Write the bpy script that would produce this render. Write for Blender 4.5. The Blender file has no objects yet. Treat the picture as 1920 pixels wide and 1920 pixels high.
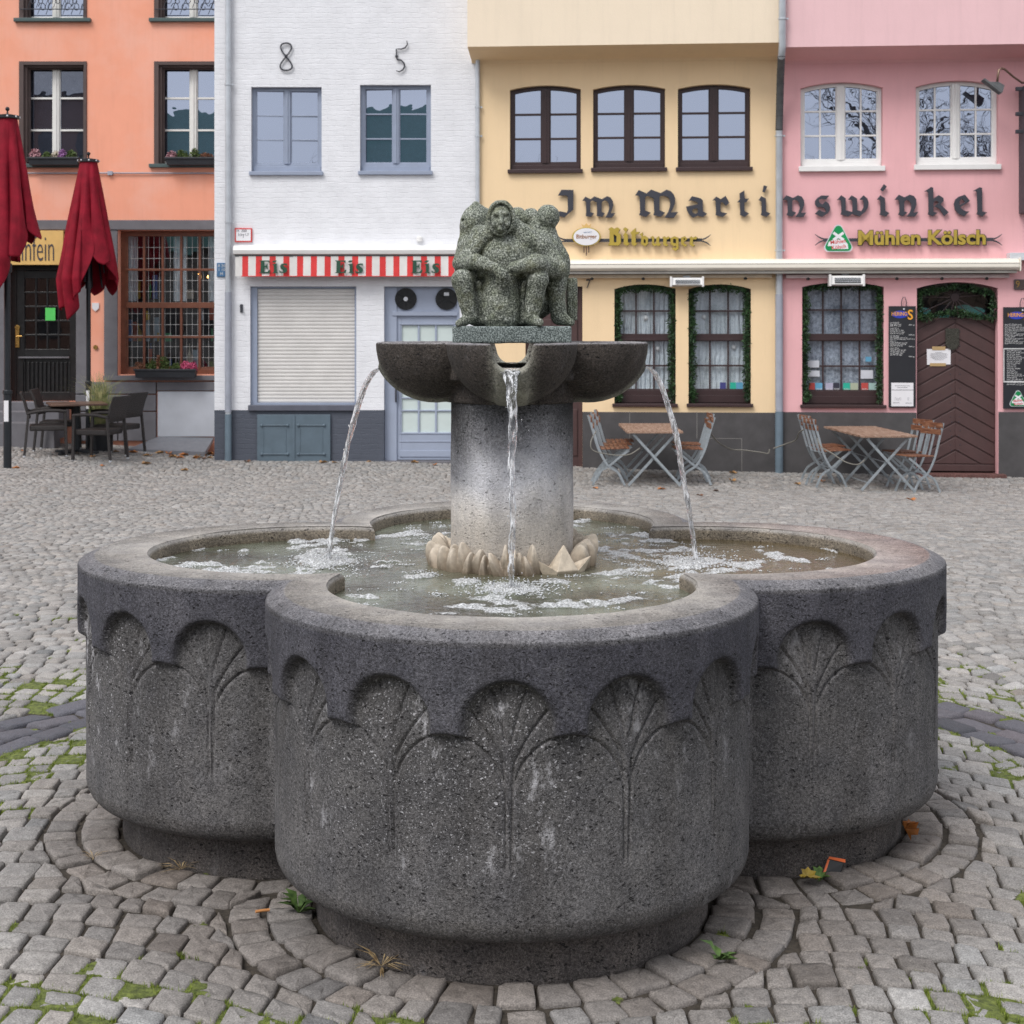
import bpy, bmesh, math, random
import numpy as np
from mathutils import Vector, Matrix

random.seed(7)
RNG = np.random.default_rng(11)
PI = math.pi
SC = bpy.context.scene
COL = SC.collection

# ------------------------------------------------------------ camera
FPX, HY, CX, CAMH = 2850.0, 605.0, 960.0, 1.60      # focal length in photo pixels, horizon row, centre column, eye height
cam_d = bpy.data.cameras.new("camera")
cam_d.sensor_width = 36.0
cam_d.lens = FPX / 1920.0 * 36.0
cam_d.shift_y = -(960.0 - HY) / 1920.0
cam_d.clip_start = 0.05
cam_d.clip_end = 500.0
cam_d.dof.use_dof = True
cam_d.dof.focus_distance = 4.6
cam_d.dof.aperture_fstop = 14.0
cam = bpy.data.objects.new("camera", cam_d)
cam.location = (0, 0, CAMH)
cam.rotation_euler = (PI / 2, 0, 0)
COL.objects.link(cam)
SC.camera = cam

# ------------------------------------------------------------ sky, sun, exposure
SUN_EL, SUN_AZ = 52.0, 215.0          # azimuth clockwise from north (+Y)
world = bpy.data.worlds.new("World")
SC.world = world
world.use_nodes = True
wn = world.node_tree.nodes
wl = world.node_tree.links
wn.clear()
w_out = wn.new("ShaderNodeOutputWorld")
w_bg = wn.new("ShaderNodeBackground")
w_sky = wn.new("ShaderNodeTexSky")
w_sky.sky_type = 'NISHITA'
w_sky.sun_disc = False
w_sky.sun_elevation = math.radians(SUN_EL)
w_sky.sun_rotation = math.radians(SUN_AZ)
w_sky.dust_density = 3.0
w_sky.air_density = 1.0
w_hsv = wn.new("ShaderNodeHueSaturation")
w_hsv.inputs['Saturation'].default_value = 0.16
w_mix = wn.new("ShaderNodeMix")
w_mix.data_type = 'RGBA'
w_mix.inputs[0].default_value = 0.62
w_mix.inputs[7].default_value = (7.3, 7.55, 8.1, 1)      # closed cloud layer
wl.new(w_sky.outputs[0], w_hsv.inputs['Color'])
wl.new(w_hsv.outputs[0], w_mix.inputs[6])
wl.new(w_mix.outputs[2], w_bg.inputs[0])
w_bg.inputs[1].default_value = 0.122
wl.new(w_bg.outputs[0], w_out.inputs[0])

sun_d = bpy.data.lights.new("sun", 'SUN')
sun_d.energy = 1.45
sun_d.angle = math.radians(25)
sun_d.color = (1.0, 0.97, 0.93)
sun = bpy.data.objects.new("sun", sun_d)
_e, _a = math.radians(SUN_EL), math.radians(SUN_AZ)
_dir = Vector((math.sin(_a) * math.cos(_e), math.cos(_a) * math.cos(_e), math.sin(_e)))
sun.rotation_euler = _dir.to_track_quat('Z', 'Y').to_euler()
sun.location = _dir * 30
COL.objects.link(sun)

SC.view_settings.view_transform = 'Standard'
SC.view_settings.look = 'None'
SC.view_settings.gamma = 1.0
SC.view_settings.use_curve_mapping = False
SC.view_settings.exposure = 0.41
SC.cycles.max_bounces = 8
SC.cycles.diffuse_bounces = 3
SC.cycles.glossy_bounces = 4
SC.cycles.transmission_bounces = 8
SC.cycles.transparent_max_bounces = 12
SC.cycles.caustics_reflective = False
SC.cycles.caustics_refractive = False
SC.cycles.use_denoising = True
SC.cycles.denoiser = 'OPENIMAGEDENOISE'
SC.cycles.denoising_input_passes = 'RGB_ALBEDO_NORMAL'
SC.cycles.denoising_prefilter = 'NONE'

# ------------------------------------------------------------ materials
def lin(c):
    return tuple(((v / 12.92) if v <= 0.04045 else ((v + 0.055) / 1.055) ** 2.4) for v in c)

def hexc(h):
    return lin(tuple(int(h[i:i + 2], 16) / 255.0 for i in (0, 2, 4)))

class NT:
    def __init__(s, name):
        s.m = bpy.data.materials.new(name)
        s.m.use_nodes = True
        s.t = s.m.node_tree
        s.n = s.t.nodes
        s.l = s.t.links
        s.b = s.n['Principled BSDF']
        s.out = s.n['Material Output']
        s.tc = s.n.new('ShaderNodeTexCoord')
        s.co = s.tc.outputs['Object']
    def set(s, **k):
        for a, v in k.items():
            s.b.inputs[a.replace('_', ' ')].default_value = v
        return s
    def link(s, a, b):
        s.l.new(a, b)
    def map(s, scale=(1, 1, 1), rot=(0, 0, 0), loc=(0, 0, 0), src=None):
        n = s.n.new('ShaderNodeMapping')
        n.inputs['Scale'].default_value = scale
        n.inputs['Rotation'].default_value = rot
        n.inputs['Location'].default_value = loc
        s.l.new(src or s.co, n.inputs[0])
        return n.outputs[0]
    def noise(s, scale, detail=4, rough=0.55, src=None, dist=0.0):
        n = s.n.new('ShaderNodeTexNoise')
        n.inputs['Scale'].default_value = scale
        n.inputs['Detail'].default_value = detail
        n.inputs['Roughness'].default_value = rough
        n.inputs['Distortion'].default_value = dist
        s.l.new(src or s.co, n.inputs['Vector'])
        return n.outputs[0]
    def voro(s, scale, feature='F1', src=None, rand=1.0, out=0):
        n = s.n.new('ShaderNodeTexVoronoi')
        n.feature = feature
        n.inputs['Scale'].default_value = scale
        n.inputs['Randomness'].default_value = rand
        s.l.new(src or s.co, n.inputs['Vector'])
        return n.outputs[out]
    def ramp(s, fac, stops, interp='LINEAR'):
        n = s.n.new('ShaderNodeValToRGB')
        n.color_ramp.interpolation = interp
        el = n.color_ramp.elements
        while len(el) < len(stops):
            el.new(0.5)
        for e, (p, c) in zip(el, stops):
            e.position = p
            e.color = (c, c, c, 1) if not hasattr(c, '__len__') else (*c[:3], 1)
        s.l.new(fac, n.inputs[0])
        return n.outputs[0]
    def mix(s, fac, a, b, mode='MIX'):
        n = s.n.new('ShaderNodeMix')
        n.data_type = 'RGBA'
        n.blend_type = mode
        for v, i in ((fac, 0), (a, 6), (b, 7)):
            if hasattr(v, 'links'):
                s.l.new(v, n.inputs[i])
            elif i == 0:
                n.inputs[0].default_value = v
            else:
                n.inputs[i].default_value = (*v[:3], 1)
        return n.outputs[2]
    def math(s, op, a, b=None, clamp=False):
        n = s.n.new('ShaderNodeMath')
        n.operation = op
        n.use_clamp = clamp
        for i, v in enumerate((a, b)):
            if v is None:
                continue
            if hasattr(v, 'links'):
                s.l.new(v, n.inputs[i])
            else:
                n.inputs[i].default_value = v
        return n.outputs[0]
    def attr(s, name, out='Color'):
        n = s.n.new('ShaderNodeAttribute')
        n.attribute_name = name
        return n.outputs[out]
    def sep(s, src=None):
        n = s.n.new('ShaderNodeSeparateXYZ')
        s.l.new(src or s.co, n.inputs[0])
        return n.outputs
    def color(s, c):
        if hasattr(c, 'links'):
            s.l.new(c, s.b.inputs['Base Color'])
        else:
            s.b.inputs['Base Color'].default_value = (*c[:3], 1)
        return s
    def rough(s, c):
        if hasattr(c, 'links'):
            s.l.new(c, s.b.inputs['Roughness'])
        else:
            s.b.inputs['Roughness'].default_value = c
        return s
    def bump(s, h, strength=0.5, dist=0.01, prev=None):
        n = s.n.new('ShaderNodeBump')
        n.inputs['Strength'].default_value = strength
        n.inputs['Distance'].default_value = dist
        s.l.new(h, n.inputs['Height'])
        if prev is not None:
            s.l.new(prev, n.inputs['Normal'])
        s.l.new(n.outputs[0], s.b.inputs['Normal'])
        return n.outputs[0]

def mat(name, c, rough=0.6, metal=0.0, var=0.12, vs=6.0, bump=0.0, bs=60.0, bd=0.004, spec=0.5, coat=0.0):
    """a surface with slight uneven tone and optional fine relief"""
    t = NT(name)
    n = t.noise(vs, 5, 0.6)
    f = t.ramp(n, [(0.3, 1 - var), (0.7, 1 + var)])
    t.color(t.mix(1.0, c, f, 'MULTIPLY'))
    t.set(Metallic=metal)
    t.b.inputs['Specular IOR Level'].default_value = spec
    t.b.inputs['Coat Weight'].default_value = coat
    r = t.ramp(t.noise(vs * 3, 3), [(0.3, max(0, rough - 0.07)), (0.7, min(1, rough + 0.07))])
    t.rough(r)
    if bump > 0:
        t.bump(t.noise(bs, 5, 0.65), bump, bd)
    return t.m

M = {}

# ------------------------------------------------------------ mesh building
ORG = {}        # root object name -> world location its children's vertices are relative to

def root_of(o):
    while o.parent:
        o = o.parent
    return o

def np_mesh(name, V, F4=None, F3=None, smooth=True, tint=None, polys=None):
    me = bpy.data.meshes.new(name)
    V = np.asarray(V, dtype=np.float32)
    loops, totals = [], []
    if F4 is not None and len(F4):
        F4 = np.asarray(F4, dtype=np.int32); loops.append(F4.ravel()); totals.append(np.full(len(F4), 4, np.int32))
    if F3 is not None and len(F3):
        F3 = np.asarray(F3, dtype=np.int32); loops.append(F3.ravel()); totals.append(np.full(len(F3), 3, np.int32))
    if polys:
        loops.append(np.array([i for p in polys for i in p], dtype=np.int32))
        totals.append(np.array([len(p) for p in polys], dtype=np.int32))
    L = np.concatenate(loops); T = np.concatenate(totals)
    me.vertices.add(len(V)); me.vertices.foreach_set('co', V.ravel())
    me.loops.add(len(L)); me.loops.foreach_set('vertex_index', L)
    me.polygons.add(len(T))
    st = np.zeros(len(T), np.int32); st[1:] = np.cumsum(T)[:-1]
    me.polygons.foreach_set('loop_start', st)
    me.polygons.foreach_set('loop_total', T)
    if smooth:
        me.polygons.foreach_set('use_smooth', np.ones(len(T), bool))
    me.update(calc_edges=True)
    me.validate()
    if tint is not None:
        a = me.attributes.new('tint', 'FLOAT_COLOR', 'POINT')
        c = np.ones((len(V), 4), np.float32)
        tt = np.asarray(tint, dtype=np.float32)
        if tt.ndim == 1:
            tt = np.repeat(tt[:, None], 3, 1)
        c[:, :3] = tt
        a.data.foreach_set('color', c.ravel())
    return me

def put(name, me, material, parent=None, kind=None):
    """link a mesh whose vertices are in world space; under a parent they become relative to its root"""
    o = bpy.data.objects.new(name, me)
    COL.objects.link(o)
    if material is not None:
        me.materials.clear()
        me.materials.append(material)
    if parent is not None:
        o.parent = parent
        loc = ORG.get(root_of(parent).name)
        if loc is not None:
            me.transform(Matrix.Translation(-Vector(loc)))
    if kind:
        o['kind'] = kind
    return o

def thing(name, label, cat, loc=(0, 0, 0), group=None):
    o = bpy.data.objects.new(name, None)
    o.empty_display_size = 0.1
    o.location = loc
    COL.objects.link(o)
    o['label'] = label
    o['category'] = cat
    if group:
        o['group'] = group
    ORG[o.name] = tuple(loc)
    return o

def single(name, label, cat, me, material, group=None):
    """a thing that is one mesh; its origin goes to the bottom centre"""
    n = len(me.vertices)
    co = np.empty(n * 3, np.float32); me.vertices.foreach_get('co', co); co = co.reshape(-1, 3)
    c = (co.min(0) + co.max(0)) / 2; c[2] = co[:, 2].min()
    me.transform(Matrix.Translation(-Vector([float(x) for x in c])))
    o = bpy.data.objects.new(name, me)
    COL.objects.link(o)
    o.location = [float(x) for x in c]
    if material is not None:
        me.materials.clear(); me.materials.append(material)
    o['label'] = label; o['category'] = cat
    if group:
        o['group'] = group
    return o

def copy_thing(o, loc=None, rotz=None, label=None):
    r = o.copy(); COL.objects.link(r)
    if loc is not None: r.location = loc
    if rotz is not None: r.rotation_euler = (0, 0, rotz)
    if label: r['label'] = label
    for ch in list(o.children):
        c = ch.copy(); COL.objects.link(c); c.parent = r
        for g in list(ch.children):
            d = g.copy(); COL.objects.link(d); d.parent = c
    return r

class MB:
    """collects simple shapes into one mesh; M maps local to world"""
    def __init__(s, M=None):
        s.v = []; s.f = []; s.M = M
    def add(s, vs, fs):
        b = len(s.v)
        s.v += [tuple(v) for v in vs]
        s.f += [tuple(b + i for i in f) for f in fs]
        return s
    def box(s, x0, x1, y0, y1, z0, z1):
        vs = [(x, y, z) for z in (z0, z1) for y in (y0, y1) for x in (x0, x1)]
        return s.add(vs, [(0, 2, 3, 1), (4, 5, 7, 6), (0, 1, 5, 4), (2, 6, 7, 3), (0, 4, 6, 2), (1, 3, 7, 5)])
    def bar(s, p, q, w, h, up=(0, 0, 1)):
        p, q = Vector(p), Vector(q)
        d = (q - p).normalized()
        a = d.cross(Vector(up))
        if a.length < 1e-4:
            a = d.cross(Vector((0, 1, 0)))
        a.normalize(); b = a.cross(d).normalized()
        a *= w / 2; b *= h / 2
        vs = [p - a - b, p + a - b, p + a + b, p - a + b, q - a - b, q + a - b, q + a + b, q - a + b]
        return s.add(vs, [(0, 1, 2, 3), (7, 6, 5, 4), (0, 4, 5, 1), (1, 5, 6, 2), (2, 6, 7, 3), (3, 7, 4, 0)])
    def tube(s, pts, r, n=8, cap=True, flat=None):
        P = [Vector(p) for p in pts]
        R = r if hasattr(r, '__len__') else [r] * len(P)
        vs = []; fs = []
        prev = None
        for i, p in enumerate(P):
            t = (P[min(i + 1, len(P) - 1)] - P[max(i - 1, 0)]).normalized()
            if prev is None:
                a = t.cross(Vector((0.31, 0.17, 0.93)))
                if a.length < 0.2: a = t.cross(Vector((1, 0, 0)))
            else:
                a = prev - t * prev.dot(t)
            a.normalize(); prev = a
            b = t.cross(a)
            for k in range(n):
                an = 2 * PI * k / n
                vs.append(p + (a * math.cos(an) + b * math.sin(an)) * R[i])
        for i in range(len(P) - 1):
            for k in range(n):
                k2 = (k + 1) % n
                fs.append((i * n + k, i * n + k2, (i + 1) * n + k2, (i + 1) * n + k))
        if cap:
            fs.append(tuple(range(n - 1, -1, -1)))
            m = (len(P) - 1) * n
            fs.append(tuple(range(m, m + n)))
        return s.add(vs, fs)
    def lathe(s, prof, c=(0, 0, 0), n=20):
        vs = []; fs = []
        for r, z in prof:
            for k in range(n):
                a = 2 * PI * k / n
                vs.append((c[0] + r * math.cos(a), c[1] + r * math.sin(a), c[2] + z))
        for i in range(len(prof) - 1):
            for k in range(n):
                k2 = (k + 1) % n
                fs.append((i * n + k, i * n + k2, (i + 1) * n + k2, (i + 1) * n + k))
        fs.append(tuple(range(n - 1, -1, -1))); m = (len(prof) - 1) * n
        fs.append(tuple(range(m, m + n)))
        return s.add(vs, fs)
    def prism(s, poly, y0, y1):
        """polygon in x,z given thickness along y (convex or simply shaped)"""
        n = len(poly)
        vs = [(x, y0, z) for x, z in poly] + [(x, y1, z) for x, z in poly]
        fs = [tuple(range(n)), tuple(range(2 * n - 1, n - 1, -1))]
        fs += [(i, (i + 1) % n + 0 + n * 0, (i + 1) % n + n, i + n)[::-1] for i in range(n)]
        return s.add(vs, fs)
    def disc(s, c, r, y0, y1, n=20, sx=1.0):
        return s.prism([(c[0] + r * sx * math.cos(2 * PI * k / n), c[1] + r * math.sin(2 * PI * k / n)) for k in range(n)], y0, y1)
    def ball(s, c, r, n=8, m=6, sc=(1, 1, 1)):
        prof = [(r * math.sin(PI * (i + 0.001) / m) , -r * math.cos(PI * i / m)) for i in range(m + 1)]
        b = len(s.v); s.lathe([(p[0], p[1]) for p in prof], (0, 0, 0), n)
        for i in range(b, len(s.v)):
            x, y, z = s.v[i]
            s.v[i] = (c[0] + x * sc[0], c[1] + y * sc[1], c[2] + z * sc[2])
        return s
    def xform(s, M, start=0):
        for i in range(start, len(s.v)):
            s.v[i] = tuple(M @ Vector(s.v[i]))
        return s
    def mesh(s, name, smooth=False):
        me = bpy.data.meshes.new(name)
        vs = s.v if s.M is None else [tuple(s.M @ Vector(v)) for v in s.v]
        me.from_pydata(vs, [], s.f)
        bm = bmesh.new(); bm.from_mesh(me)
        bmesh.ops.recalc_face_normals(bm, faces=bm.faces)
        bm.to_mesh(me); bm.free()
        if smooth:
            me.polygons.foreach_set('use_smooth', [True] * len(me.polygons))
        me.update()
        return me
    def build(s, name, material, parent=None, bevel=0.0, smooth=False, auto=None):
        o = put(name, s.mesh(name, smooth), material, parent)
        finish(o, bevel, auto)
        return o
    def thing(s, name, label, cat, material, group=None, bevel=0.0, smooth=False, auto=None):
        o = single(name, label, cat, s.mesh(name, smooth), material, group)
        finish(o, bevel, auto)
        return o

def finish(o, bevel=0.0, auto=None):
    if bevel > 0:
        m = o.modifiers.new('bevel', 'BEVEL')
        m.width = bevel; m.segments = 2; m.limit_method = 'ANGLE'; m.angle_limit = math.radians(40)
    if auto:
        for p in o.data.polygons: p.use_smooth = True
        o.data.set_sharp_from_angle(angle=math.radians(auto))

def poly_mesh(name, outlines, y0, y1, M=None, bevel=0.0):
    """closed outlines in x,z (holes allowed) filled and given thickness from y0 to y1"""
    cu = bpy.data.curves.new(name, 'CURVE')
    cu.dimensions = '2D'; cu.fill_mode = 'BOTH'
    cu.extrude = abs(y1 - y0) / 2
    for o in outlines:
        sp = cu.splines.new('POLY')
        sp.points.add(len(o) - 1)
        for p, (x, z) in zip(sp.points, o):
            p.co = (x, z, 0, 1)
        sp.use_cyclic_u = True
    ob = bpy.data.objects.new(name, cu)
    COL.objects.link(ob)
    dg = bpy.context.evaluated_depsgraph_get(); dg.update()
    me = bpy.data.meshes.new_from_object(ob.evaluated_get(dg))
    bpy.data.objects.remove(ob); bpy.data.curves.remove(cu)
    me.transform(Matrix(((1, 0, 0, 0), (0, 0, -1, (y0 + y1) / 2), (0, 1, 0, 0), (0, 0, 0, 1))))
    if M is not None: me.transform(M)
    me.name = name
    bm = bmesh.new(); bm.from_mesh(me)
    bmesh.ops.remove_doubles(bm, verts=bm.verts, dist=1e-5)
    bmesh.ops.recalc_face_normals(bm, faces=bm.faces)
    for f in bm.faces: f.smooth = False
    bm.to_mesh(me); bm.free()
    return me

def text_mesh(name, s, size, ext, M, bold=0.0, sx=1.0, align='CENTER', shear=0.0, spacing=1.0):
    cu = bpy.data.curves.new(name, 'FONT')
    cu.body = s; cu.size = size; cu.extrude = ext; cu.offset = bold
    cu.align_x = align; cu.align_y = 'CENTER'; cu.shear = shear; cu.space_character = spacing
    cu.resolution_u = 3
    ob = bpy.data.objects.new(name, cu)
    COL.objects.link(ob)
    dg = bpy.context.evaluated_depsgraph_get(); dg.update()
    me = bpy.data.meshes.new_from_object(ob.evaluated_get(dg))
    bpy.data.objects.remove(ob); bpy.data.curves.remove(cu)
    me.transform(Matrix(((sx, 0, 0, 0), (0, 0, -1, 0), (0, 1, 0, 0), (0, 0, 0, 1))))
    me.transform(M)
    me.name = name
    for p in me.polygons: p.use_smooth = False
    return me

# ------------------------------------------------------------ distance-field sculpting
def vnoise(P, scale, seed=0):
    """smooth value noise, P (...,3)"""
    Q = P * scale
    I = np.floor(Q).astype(np.int64); Fr = Q - I
    Fr = Fr * Fr * (3 - 2 * Fr)
    out = 0
    for dx in (0, 1):
        for dy in (0, 1):
            for dz in (0, 1):
                h = ((I[..., 0] + dx) * 374761393 + (I[..., 1] + dy) * 668265263 + (I[..., 2] + dz) * 2147483647 + seed * 1274126177) & 0xffffffff
                h = ((h ^ (h >> 13)) * 1274126177) & 0xffffffff
                h = (h ^ (h >> 16)) & 0xffff
                w = (Fr[..., 0] if dx else 1 - Fr[..., 0]) * (Fr[..., 1] if dy else 1 - Fr[..., 1]) * (Fr[..., 2] if dz else 1 - Fr[..., 2])
                out = out + w * (h / 65535.0)
    return out

def fbm(P, scale, octv=4, seed=0):
    s = 0; a = 0.5
    for i in range(octv):
        s = s + a * vnoise(P, scale * 2 ** i, seed + i)
        a *= 0.5
    return s / (1 - 0.5 ** octv)

def surface_nets(f, lo, hi, h):
    lo = np.array(lo, float); hi = np.array(hi, float)
    n = np.ceil((hi - lo) / h).astype(int) + 1
    ax = [lo[i] + h * np.arange(n[i]) for i in range(3)]
    X, Y, Z = np.meshgrid(*ax, indexing='ij')
    P = np.stack([X, Y, Z], -1)
    v = np.empty(P.shape[:3], np.float32)
    step = max(1, int(400000 / (n[1] * n[2])))
    for i in range(0, n[0], step):
        v[i:i + step] = f(P[i:i + step])
    ins = v < 0
    c = np.zeros(tuple(n - 1) + (3,), np.float32); cnt = np.zeros(tuple(n - 1), np.float32)
    offs = [(a, b, d) for a in (0, 1) for b in (0, 1) for d in (0, 1)]
    def sl(o): return tuple(slice(o[i], n[i] - 1 + o[i]) for i in range(3))
    for axn in range(3):
        for a in (0, 1):
            for b in (0, 1):
                o = [0, 0, 0]; oth = [k for k in range(3) if k != axn]
                o[oth[0]] = a; o[oth[1]] = b
                p = list(o); p[axn] = 1
                v0 = v[sl(o)]; v1 = v[sl(p)]
                cr = (v0 < 0) != (v1 < 0)
                t = np.where(cr, v0 / np.where(cr, v0 - v1, 1), 0)
                for k in range(3):
                    c[..., k] += np.where(cr, (t if k == axn else o[k]), 0)
                cnt += cr
    act = cnt > 0
    idx = -np.ones(act.shape, np.int64); idx[act] = np.arange(act.sum())
    ijk = np.argwhere(act)
    V = lo + h * (ijk + c[act] / cnt[act][:, None])
    quads = []
    for axn in range(3):
        b, d = [k for k in range(3) if k != axn]
        s0 = [slice(0, n[k]) for k in range(3)]; s1 = list(s0)
        s0[axn] = slice(0, n[axn] - 1); s1[axn] = slice(1, n[axn])
        A = ins[tuple(s0)]; B = ins[tuple(s1)]
        for flip, msk in ((0, A & ~B), (1, B & ~A)):
            e = np.argwhere(msk)
            e = e[(e[:, b] > 0) & (e[:, d] > 0) & (e[:, b] < n[b] - 1) & (e[:, d] < n[d] - 1)]
            if not len(e): continue
            q = []
            for ob, od in ((-1, -1), (0, -1), (0, 0), (-1, 0)):
                g = e.copy(); g[:, b] += ob; g[:, d] += od
                q.append(idx[g[:, 0], g[:, 1], g[:, 2]])
            q = np.stack(q, 1)
            if (flip == 1) != (axn == 1): q = q[:, ::-1]
            quads.append(q)
    return V, np.concatenate(quads)

def nrm(a): return np.sqrt((a * a).sum(-1))
def sd_ell(P, c, r, R=None):
    Q = P - np.array(c)
    if R is not None: Q = Q @ R
    r = np.array(r)
    k0 = nrm(Q / r); k1 = nrm(Q / (r * r)) + 1e-9
    return k0 * (k0 - 1) / k1
def sd_cap(P, a, b, ra, rb=None):
    rb = ra if rb is None else rb
    a = np.array(a, float); b = np.array(b, float)
    ba = b - a
    t = np.clip(((P - a) @ ba) / (ba @ ba), 0, 1)
    return nrm(P - a - t[..., None] * ba) - (ra + (rb - ra) * t)
def sd_box(P, c, hs, r=0.0):
    q = np.abs(P - np.array(c)) - (np.array(hs) - r)
    return nrm(np.maximum(q, 0)) + np.minimum(q.max(-1), 0) - r
def smin(a, b, k):
    h = np.clip(0.5 + 0.5 * (b - a) / k, 0, 1)
    return b + (a - b) * h - k * h * (1 - h)
def smax(a, b, k): return -smin(-a, -b, k)
def rotm(z=0, x=0, y=0):
    return np.array(Matrix.Rotation(z, 3, 'Z') @ Matrix.Rotation(x, 3, 'X') @ Matrix.Rotation(y, 3, 'Y'))

# ------------------------------------------------------------ ground height
FC = np.array([0.0, 4.95])                 # centre of the fountain
def gz(x, y):
    """height of the square: level round the fountain, falling gently to the house fronts"""
    x = np.asarray(x, float); y = np.asarray(y, float)
    s = np.interp(y, [-200, 6.6, 8.0, 20.5, 22.6, 25, 60], [0, 0, 0.05, 1.10, 1.0, 1.0, 1.0])
    h = np.interp(x, [-40, -8, -6.2, -4.45, -1.8, 2, 8, 40], [0.22, 0.27, 0.33, 0.46, 0.48, 0.58, 0.645, 0.66])
    return -s * h
# ============================================================ fountain
D_, R_ = 0.708, 0.680            # lobe centre distance and lobe radius
def basalt(name, water=False):
    t = NT(name)
    tint = t.attr('tint')
    n1 = t.noise(9, 5, 0.6); n2 = t.noise(140, 4, 0.7); n3 = t.noise(420, 2, 0.6)
    c = t.mix(1.0, tint, t.ramp(n1, [(0.3, (0.80, 0.80, 0.82)), (0.7, (1.17, 1.15, 1.12))]), 'MULTIPLY')
    lum = t.n.new('ShaderNodeRGBToBW'); t.link(tint, lum.inputs[0])
    pale = t.ramp(lum.outputs[0], [(0.13, 0.0), (0.36, 0.72)])          # pale worn stone is smoother than the dark basalt
    c = t.mix(1.0, c, t.mix(pale, t.ramp(n2, [(0.38, 0.58), (0.5, 1.0), (0.62, 1.45)]), (1.0, 1.0, 1.0)), 'MULTIPLY')
    c = t.mix(1.0, c, t.mix(pale, t.ramp(n3, [(0.38, 0.66), (0.62, 1.4)]), (1.02, 1.02, 1.02)), 'MULTIPLY')
    c = t.mix(1.0, c, t.ramp(t.noise(9, 5, 0.65, src=t.map((1, 1, 0.12))), [(0.32, (0.80, 0.79, 0.78)), (0.5, (1.0, 1.0, 1.0)), (0.68, (1.20, 1.19, 1.18))]), 'MULTIPLY')
    # open pores of the basalt
    wn_ = t.n.new('ShaderNodeTexNoise'); wn_.inputs['Scale'].default_value = 55; t.link(t.co, wn_.inputs['Vector'])
    wa = t.n.new('ShaderNodeVectorMath'); wa.operation = 'MULTIPLY_ADD'; t.link(wn_.outputs['Color'], wa.inputs[0]); wa.inputs[1].default_value = (0.022, 0.022, 0.022); t.link(t.co, wa.inputs[2])
    warp = t.map((1, 1, 1.9), src=wa.outputs[0])
    pv = t.voro(40, src=warp); pm = t.noise(11, 4, 0.7)
    pit = t.math('MULTIPLY', t.ramp(pv, [(0.13, 1.0), (0.24, 0.0)]), t.ramp(pm, [(0.44, 0.0), (0.55, 1.0)]))
    pv2 = t.voro(120, src=warp)
    pit2 = t.math('MULTIPLY', t.ramp(pv2, [(0.12, 1.0), (0.30, 0.0)]), t.ramp(t.noise(40, 2), [(0.40, 0.1), (0.6, 0.9)]))
    pits = t.math('MAXIMUM', pit, pit2)
    pits = t.math('MULTIPLY', pits, t.math('SUBTRACT', 1.0, t.math('MULTIPLY', pale, 0.75)))
    c = t.mix(t.math('MULTIPLY', pits, 0.85), c, (0.016, 0.015, 0.017))
    # lime splashes and light grains, only where the mask attribute allows
    lime = t.attr('lime', 'Fac')
    sp = t.ramp(t.voro(48, src=warp), [(0.10, 1.0), (0.20, 0.0)])
    sp = t.math('MULTIPLY', sp, t.ramp(t.noise(7, 4, 0.7), [(0.43, 0.0), (0.55, 1.0)]))
    smear = t.ramp(t.noise(12, 6, 0.80, src=t.map((1, 1, 0.5))), [(0.575, 0.0), (0.68, 0.85)])
    sp2 = t.ramp(t.noise(230, 2, 0.5), [(0.64, 0.0), (0.70, 0.7)])
    f = t.math('MULTIPLY', t.math('MAXIMUM', t.math('MAXIMUM', sp, smear), sp2), lime, True)
    c = t.mix(f, c, (0.58, 0.57, 0.60))
    t.color(c)
    t.rough(t.ramp(n2, [(0.3, 0.78), (0.7, 0.95)]))
    t.b.inputs['Specular IOR Level'].default_value = 0.35
    h = t.math('SUBTRACT', t.math('ADD', t.math('MULTIPLY', n2, 0.55), t.math('MULTIPLY', n3, 0.25)), t.math('MULTIPLY', pits, 0.9))
    t.bump(h, 1.0, 0.008)
    return t.m
M['basalt'] = basalt('porous_basalt')

fountain = thing('fountain', 'grey basalt fountain with four-lobed basin, arcade carving, column and scalloped bowls', 'fountain', (FC[0], FC[1], 0.0))

def phimax(d, rho):
    t = (d / math.sqrt(2) + math.sqrt(rho * rho - d * d / 2)) / math.sqrt(2)
    return math.atan2(t, t - d)

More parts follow.
